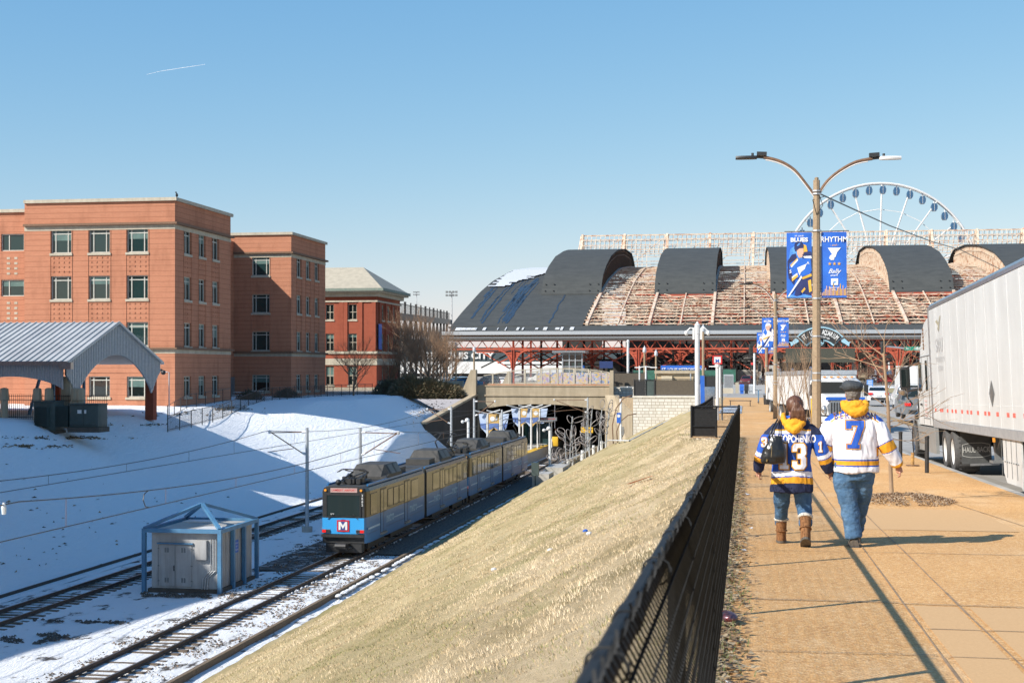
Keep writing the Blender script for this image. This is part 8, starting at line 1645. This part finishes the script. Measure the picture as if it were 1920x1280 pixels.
def foot(mb, heel, fwd, up, l=.27, w_=.05, m=0, sole=1):
    heel, f = V(heel), V(fwd).normalized(); u = V(up).normalized(); s = f.cross(u).normalized()
    pr = [(-.02, .8, .06), (0, .95, .085), (.06, 1, .085), (.12, 1.0, .07), (.2, 1.12, .05), (.25, .95, .04), (l, .5, .028)]
    mb.loft([[heel+f*y+s*x*w_*k+u*(.022+z*h_) for x, z in ((-1, 0), (-1, .4), (-.65, .95), (.65, .95), (1, .4), (1, 0))] for y, k, h_ in pr], m); mb.loft([[heel+f*y+s*x*w_*k*1.06+u*z for x, z in ((-1, 0), (-1, .021), (1, .021), (1, 0))] for y, k, h_ in pr], sole)
GY = 16.05
# the man
mx = 1.165; man = MB(); T_ = 3.2
LA = ([(-.17, 0, 1.405), (-.275, .0, 1.275), (-.335, -.01, 1.1), (-.305, .01, .95), (-.262, .05, .86)], [.088, .094, .09, .08, .062])
RA = ([(.17, 0, 1.405), (.275, -.01, 1.275), (.355, -.03, 1.12), (.41, -.01, 1.0), (.462, .03, .905)], [.088, .094, .088, .077, .062])
mz = zs(GY)
limb(man, *dense([(-.02, -.0, .9), (-.02, .0, 1.2), (-.02, 0, 1.45)], [.15, .16, .1], 8)); head(man, (-.01, .03, 1.685), 1.02, .35)
limb(man, *dense([p for p in LA[0]], [.05, .05, .045, .035, .03], 10)); limb(man, *dense(RA[0], [.05, .05, .045, .035, .03], 10)); hand(man, (-.257, .055, .87), (.06, .04, -1), -1, 1.0, -.3); hand(man, (.472, .035, .9), (.28, .1, -1), 1, 1.02, .6)
limb(man, [(-.1, 0, .9), (-.05, .02, .5), (-.0, -.01, .1)], [.09, .065, .045]); limb(man, [(.1, 0, .9), (.09, .2, .52), (.07, .42, .16)], [.09, .065, .045])
person1 = fused('person', man, None, ['skin'], lambda c: 0, .007, 3, 0); person1.location = (mx, GY, mz); tag(person1, 'man in white hockey jersey with blue number 7, flat cap and jeans walking away', 'person')
j = MB(); j.loft([ring3((x, y, z), a, b, 22) for z, a, b, x, y in ((.825, .245, .175, .015, 0), (.86, .247, .178, .015, 0), (.95, .243, .175, .012, 0), (1.08, .24, .172, .01, 0), (1.2, .246, .168, .005, 0), (1.3, .252, .158, 0, 0), (1.38, .245, .14, 0, 0), (1.44, .2, .118, 0, 0), (1.49, .13, .095, 0, 0), (1.52, .08, .07, 0, 0))])
limb(j, *dense(*LA, 14), n=16); limb(j, *dense(*RA, 14), n=16)
def armt(c, A):
    best = (9, 0); P_ = [V(p) for p in A[0]]
    for i in range(len(P_)-1):
        d = P_[i+1]-P_[i]; t = max(0, min(1, (c-P_[i]).dot(d)/d.length_squared)); q = (c-P_[i]-d*t).length; best = min(best, (q, (i+t)/(len(P_)-1)))
    return best
SHL = [(.08, 1.53), (.14, 1.51), (.2, 1.485), (.25, 1.45), (.3, 1.39), (.335, 1.31), (.36, 1.2)]
def mzone(c):
    k = interp(SHL, abs(c.x))-c.z
    if abs(c.x) < .36 and c.z > 1.28:
        if k < .05 and c.z > 1.385: return 1
        if k < .062: return 0
        if k < .078 and c.z > 1.375: return 2
    if abs(c.x) > .235 or (abs(c.x) > .2 and c.z > 1.3):
        A = LA if c.x < 0 else RA; q, t = armt(c, A)
        if t > .02 and abs(c.x) > .24 or t > .1:
            b = t*1.0
            if .46 < b < .60: return 2
            if .445 < b < .615: return 1
            if b > .93: return 2
            if c.z > 1.0 or abs(c.x) > .27: 
                return 0
    if .905 < c.z < .955: return 2
    if .892 < c.z < .97: return 1
    return 0
jm = fused('jersey', j, person1, ['whitec', 'blue', 'gold'], mzone, .008, 4, .021, 3, (9, 9, 3.2))
NX, NZ, NW, NH = -.095, 1.095, .19, .3
project(jm, jm, 'jersey_number', [nlayer(SEVEN, NX, NZ, NW, NH, .014, MT['blue']), nlayer(SEVEN, NX, NZ, NW, NH, .0105, MT['gold']), nlayer(SEVEN, NX, NZ, NW, NH, .001, MT['blue'])])
project(jm, jm, 'jersey_name', [tlayer('BERENSON', .1, .0, 1.452, .028, 'gold', .74, .3), tlayer('BERENSON', .098, .0, 1.452, .004, 'blue', .74, .3)])
jn = MB(); limb(jn, *dense([(-.085, 0, .93), (-.1, .01, .72), (-.055, .02, .48), (-.02, .0, .25), (.0, -.01, .1)], [.14, .125, .1, .092, .088], 16), n=18); limb(jn, *dense([(.09, 0, .93), (.1, .05, .72), (.085, .17, .5), (.06, .3, .3), (.05, .42, .14)], [.14, .12, .095, .088, .085], 16), n=18); jn.loft([ring3((.005, 0, z), a, b, 18) for z, a, b in ((.74, .19, .13), (.82, .215, .15), (.92, .215, .15))])
fused('jeans', jn, person1, ['denim'], lambda c: 0, .009, 3, .013, 8, (9, 9, 13))
b = MB(); b.box(-.15, -.05, -.165, -.16, .74, .8); 
sh = MB(); foot(sh, (.005, -.06, .0), (.0, 1, .0), (0, 0, 1), .29, .052); foot(sh, (.055, .39, .005), (.05, 1, .12), (0, -.1, 1), .29, .05)
shm = sh.build('shoes', [M('shoe_brown', (.07, .055, .04), (.11, .09, .07), 30), 'rubber'], person1, 'auto')
hd = MB(); limb(hd, *dense([(-.1, .05, 1.575), (-.115, -.03, 1.57), (-.09, -.1, 1.53), (.01, -.145, 1.475), (.1, -.11, 1.52), (.118, -.03, 1.575), (.1, .05, 1.59)], [.028, .036, .042, .05, .044, .038, .028], 18), n=12); limb(hd, *dense([(-.07, -.07, 1.54), (0.01, -.1, 1.5), (.07, -.07, 1.54)], [.045, .055, .045], 8), n=10)
limb(hd, *dense([(-.1, -.02, 1.6), (-.02, -.09, 1.57), (.08, -.03, 1.605)], [.018, .022, .018], 8), n=8)
hd.ellip((0, -.105, 1.545), (.115, .045, .07), 0, 16, 9)
fused('hood', hd, person1, ['gold'], lambda c: 0, .007, 3, .011, 5, (15, 15, 24))
ih = MB(); ih.loft([ring3((-.01, .0, z), a, a, 16) for z, a in ((1.47, .08), (1.56, .088), (1.61, .075))], caps=True); ih.build('hood_lining', 'blue', person1, True)
hr_ = MB(); hr_.loft([ring3((-.01, .015, z), a, b_, 18) for z, a, b_ in ((1.62, .066, .08), (1.66, .078, .097), (1.70, .084, .103), (1.73, .084, .104))]); fused('hair', hr_, person1, ['greyhair' if 'greyhair' in MT else MT.setdefault('greyhair', M('grey_hair', (.1, .085, .07), (.2, .18, .16), 60, .8, obj=True)) and 'greyhair'], lambda c: 0, .006, 2, .006, 1, (40, 40, 40))
cp = MB(); cp.loft([ring3((-.012-.01*k, .015+k*.012, z), a, b_, 20) for k, z, a, b_ in ((0, 1.715, .092, .112), (0, 1.74, .108, .13), (.3, 1.77, .116, .138), (.6, 1.8, .104, .122), (1, 1.822, .07, .085), (1, 1.832, .02, .03))]); cp.ellip((-.085, .085, 1.735), (.075, .07, .022), 0, 12, 6, Matrix.Rotation(.4, 3, 'Y'))
fused('flat_cap', cp, person1, ['cap' if 'cap' in MT else MT.setdefault('cap', M('charcoal_cap', (.03, .035, .038), (.05, .055, .06), 40, .8, obj=True)) and 'cap'], lambda c: 0, .006, 3, .008, 2, (10, 14, 14))
mb = MB(); 
# the woman
wx = .505; wm = MB(); wz = zs(GY-.05)
LW = ([(-.16, 0, 1.3), (-.255, 0, 1.2), (-.325, -.02, 1.04), (-.365, .0, .92), (-.375, .03, .83)], [.074, .08, .073, .066, .055])
RW = ([(.16, 0, 1.3), (.255, 0, 1.2), (.315, -.02, 1.04), (.36, .02, .92), (.40, .06, .835)], [.074, .08, .076, .07, .058])
limb(wm, *dense([(.01, 0, .75), (.01, 0, 1.1), (.01, 0, 1.34)], [.13, .13, .08], 8)); head(wm, (.02, .02, 1.535), .94, .25)
limb(wm, *dense(LW[0], [.04, .04, .035, .03, .026], 10)); limb(wm, *dense(RW[0], [.04, .04, .035, .03, .026], 10)); hand(wm, (-.376, .035, .84), (.06, .1, -1), -1, .9, .6); hand(wm, (.41, .065, .845), (.1, .1, -1), 1, .9, .5)
limb(wm, [(-.09, 0, .75), (-.12, .13, .45), (-.12, .33, .12)], [.06, .04, .03]); limb(wm, [(.08, 0, .75), (.115, .015, .45), (.135, -.12, .2)], [.06, .04, .03])
person2 = fused('person', wm, None, ['skin'], lambda c: 0, .007, 3, 0); person2.location = (wx, GY-.05, wz); tag(person2, 'woman in blue hockey jersey with white number 13 and brown boots walking away', 'person')
j = MB(); j.loft([ring3((x, y, z), a, b_, 22) for z, a, b_, x, y in ((.605, .232, .16, -.02, -.01), (.66, .23, .165, -.02, -.01), (.78, .222, .16, -.015, 0), (.92, .205, .15, -.01, 0), (1.05, .2, .145, 0, 0), (1.17, .212, .14, 0, 0), (1.25, .222, .13, 0, 0), (1.31, .212, .118, 0, 0), (1.36, .178, .1, .005, 0), (1.4, .125, .08, .01, 0), (1.425, .07, .055, .01, 0))])
limb(j, *dense(*LW, 14), n=16); limb(j, *dense(*RW, 14), n=16)
def wzone(c):
    if abs(c.x+.005) > .195 and c.z > .8:
        A = LW if c.x < 0 else RW; q, t = armt(c, A)
        if q < .12 and (abs(c.x) > .235 or c.z > 1.16):
            if c.z > 1.235: return 0
            if t > .72: return 0
            if t > .62: return 3
            if t > .60: return 1
            if t > .515: return 2
            return 1
    k = c.z+.25*c.x*c.x
    if k > 1.3: return 0
    if k > 1.283: return 3
    if k > 1.25: return 2
    k = c.z-.02*math.cos(c.x*7)+.02
    if k > .845: return 1
    if k > .79: return 2
    if k > .778: return 1
    if k > .71: return 3
    return 0
jw = fused('jersey', j, person2, ['navy', 'blue', 'whitec', 'gold'], wzone, .008, 4, .019, 13, (9, 9, 3.6))
def nums(P_, x, w_, z=.865, h=.275): return [nlayer(P_, x, z, w_, h, .017, MT['navy']), nlayer(P_, x, z, w_, h, .013, MT['gold']), nlayer(P_, x, z, w_, h, .002, MT['whitec'])]
project(jw, jw, 'jersey_number', nums(ONE, -.155, .1)+nums(THREE, -.015, .15))
project(jw, jw, 'jersey_name', [tlayer('TOROPCHENKO', .115, .0, 1.188, .04, 'whitec', .56)])
project(jw, jw, 'sleeve_number', [nlayer(THREE, -.345, 1.1, .06, .1, .006, MT['gold']), nlayer(THREE, -.345, 1.1, .06, .1, 0, MT['whitec']), nlayer(ONE, .27, 1.05, .04, .11, .006, MT['gold']), nlayer(ONE, .27, 1.05, .04, .11, 0, MT['whitec'])])
jn = MB(); limb(jn, *dense([(-.095, 0, .76), (-.115, .08, .56), (-.12, .2, .38), (-.12, .34, .2)], [.115, .095, .075, .062], 14), n=16); limb(jn, *dense([(.08, 0, .76), (.105, .02, .56), (.125, .0, .4), (.135, -.1, .24)], [.115, .098, .077, .064], 14), n=16); fused('jeans', jn, person2, ['denim'], lambda c: 0, .009, 3, .012, 28, (9, 9, 12))
MT['boot'] = M('tan_suede', (.26, .12, .045), (.18, .08, .03), 20, .9, obj=True); MT['sole'] = M('boot_sole', (.14, .12, .1), (.09, .08, .065), 30, .8, obj=True); MT['fleece'] = M('cream_fleece', (.7, .66, .58), None, 60, .95, bm=.6, bs=90, obj=True)
def boot(p, f, u):
    t = MB(); p, f, u = V(p), V(f).normalized(), V(u).normalized(); s = f.cross(u).normalized()
    t.loft([ring3(p+u*z+f*y, a, b_, 16, (s, f)) for z, y, a, b_ in ((.02, .08, .055, .14), (.06, .07, .055, .13), (.1, .03, .054, .085), (.17, .0, .058, .066), (.26, -.005, .062, .068))], 0); t.loft([ring3(p+u*z+f*.08, .058, .147, 16, (s, f)) for z in (0, .025)], 1); o = t.build('boot', ['boot', 'sole'], person2, 'auto')
    t = MB(); c = p+u*.27; t.tube([c+s*math.cos(a)*.064+f*(math.sin(a)*.07-.005) for a in [i*math.pi/8 for i in range(17)]], .02, 8, caps=False); t.build('fleece_cuff', 'fleece', o, True)
    t = MB(); t.tube([p+u*.14+s*math.cos(a)*.062+f*(math.sin(a)*.075+.005) for a in [i*math.pi/8 for i in range(17)]], .007, 6, caps=False); t.build('strap', 'boot', o, True)
boot((-.12, .32, .0), (.02, 1, 0), (0, -.12, 1)); boot((.13, -.19, .08), (.02, .62, -.36), (0, .3, .9))
hd = MB(); limb(hd, *dense([(-.1, .05, 1.45), (-.11, -.02, 1.43), (-.085, -.09, 1.36), (.005, -.145, 1.285), (.09, -.1, 1.36), (.115, -.02, 1.43), (.105, .05, 1.45)], [.02, .026, .036, .046, .036, .026, .02], 18), n=12); limb(hd, *dense([(-.055, -.085, 1.345), (.005, -.115, 1.31), (.06, -.085, 1.345)], [.038, .045, .038], 8), n=10)
hd.ellip((.005, -.105, 1.355), (.095, .04, .08), 0, 16, 9)
fused('hood', hd, person2, ['gold'], lambda c: 0, .006, 3, .01, 5, (16, 16, 26)); ih = MB(); ih.loft([ring3((.01, -.01, z), a, a*.95, 16) for z, a in ((1.3, .09), (1.38, .095), (1.44, .085))]); ih.build('hood_lining', 'blue', person2, True)
hw_ = MB(); hw_.ellip((.02, .0, 1.565), (.094, .108, .1), 0, 20, 12); hw_.ellip((.03, -.09, 1.545), (.06, .045, .07), 0, 14, 8)
for i in range(11): a = (i-5)*.011; limb(hw_, [(.04+a*.6, -.1, 1.56), (.05+a, -.125, 1.5), (.052+a*1.2, -.12, 1.44), (.045+a*1.5, -.105, 1.385-.01*(i % 3))], [.018, .022, .018, .006], 8)
MT['hair'] = M('auburn_hair', (.06, .022, .012), (.15, .07, .035), 18, .5, sc=(3, 3, .6), obj=True); fused('hair', hw_, person2, ['hair'], lambda c: 0, .006, 2, .005, 9, (60, 60, 6))
# the bag on her shoulder
bg_ = empty('shoulder_bag', (wx, GY-.05, wz), 'black leather shoulder bag hanging at the left side of the woman', 'bag'); mb = MB(); mb.loft([ring3((x, -.2, z), a, b_, 18) for z, a, b_, x in ((.92, .1, .045, -.225), (.94, .13, .07, -.222), (1.0, .135, .082, -.215), (1.08, .12, .075, -.205), (1.15, .085, .055, -.195), (1.205, .07, .035, -.19), (1.225, .075, .03, -.19))])
MT['leather'] = M('black_leather', (.012, .012, .012), (.02, .02, .02), 12, .3, obj=True); fused('bag_body', mb, bg_, ['leather'], lambda c: 0, .008, 4, .008, 40, (14, 14, 8))
mb = MB()
for k in (-.03, .0): mb.tube(dense([(-.24+k, -.2, 1.2), (-.2+k, -.185, 1.3), (-.15+k, -.09, 1.385), (-.14+k, .0, 1.395), (-.17+k, .1, 1.33)], [1]*5, 12)[0], .009, 6)
mb.build('strap', 'leather', bg_, True); mb = MB(); mb.tube([(-.29, -.27, .95), (-.285, -.275, .975)], .01, 8); mb.tube([(-.24, -.275, 1.0), (-.235, -.272, 1.12)], .004, 6); mb.build('zip', MT.setdefault('brass', M('brass', (.5, .4, .2), None, 3, .3, .9)), bg_)
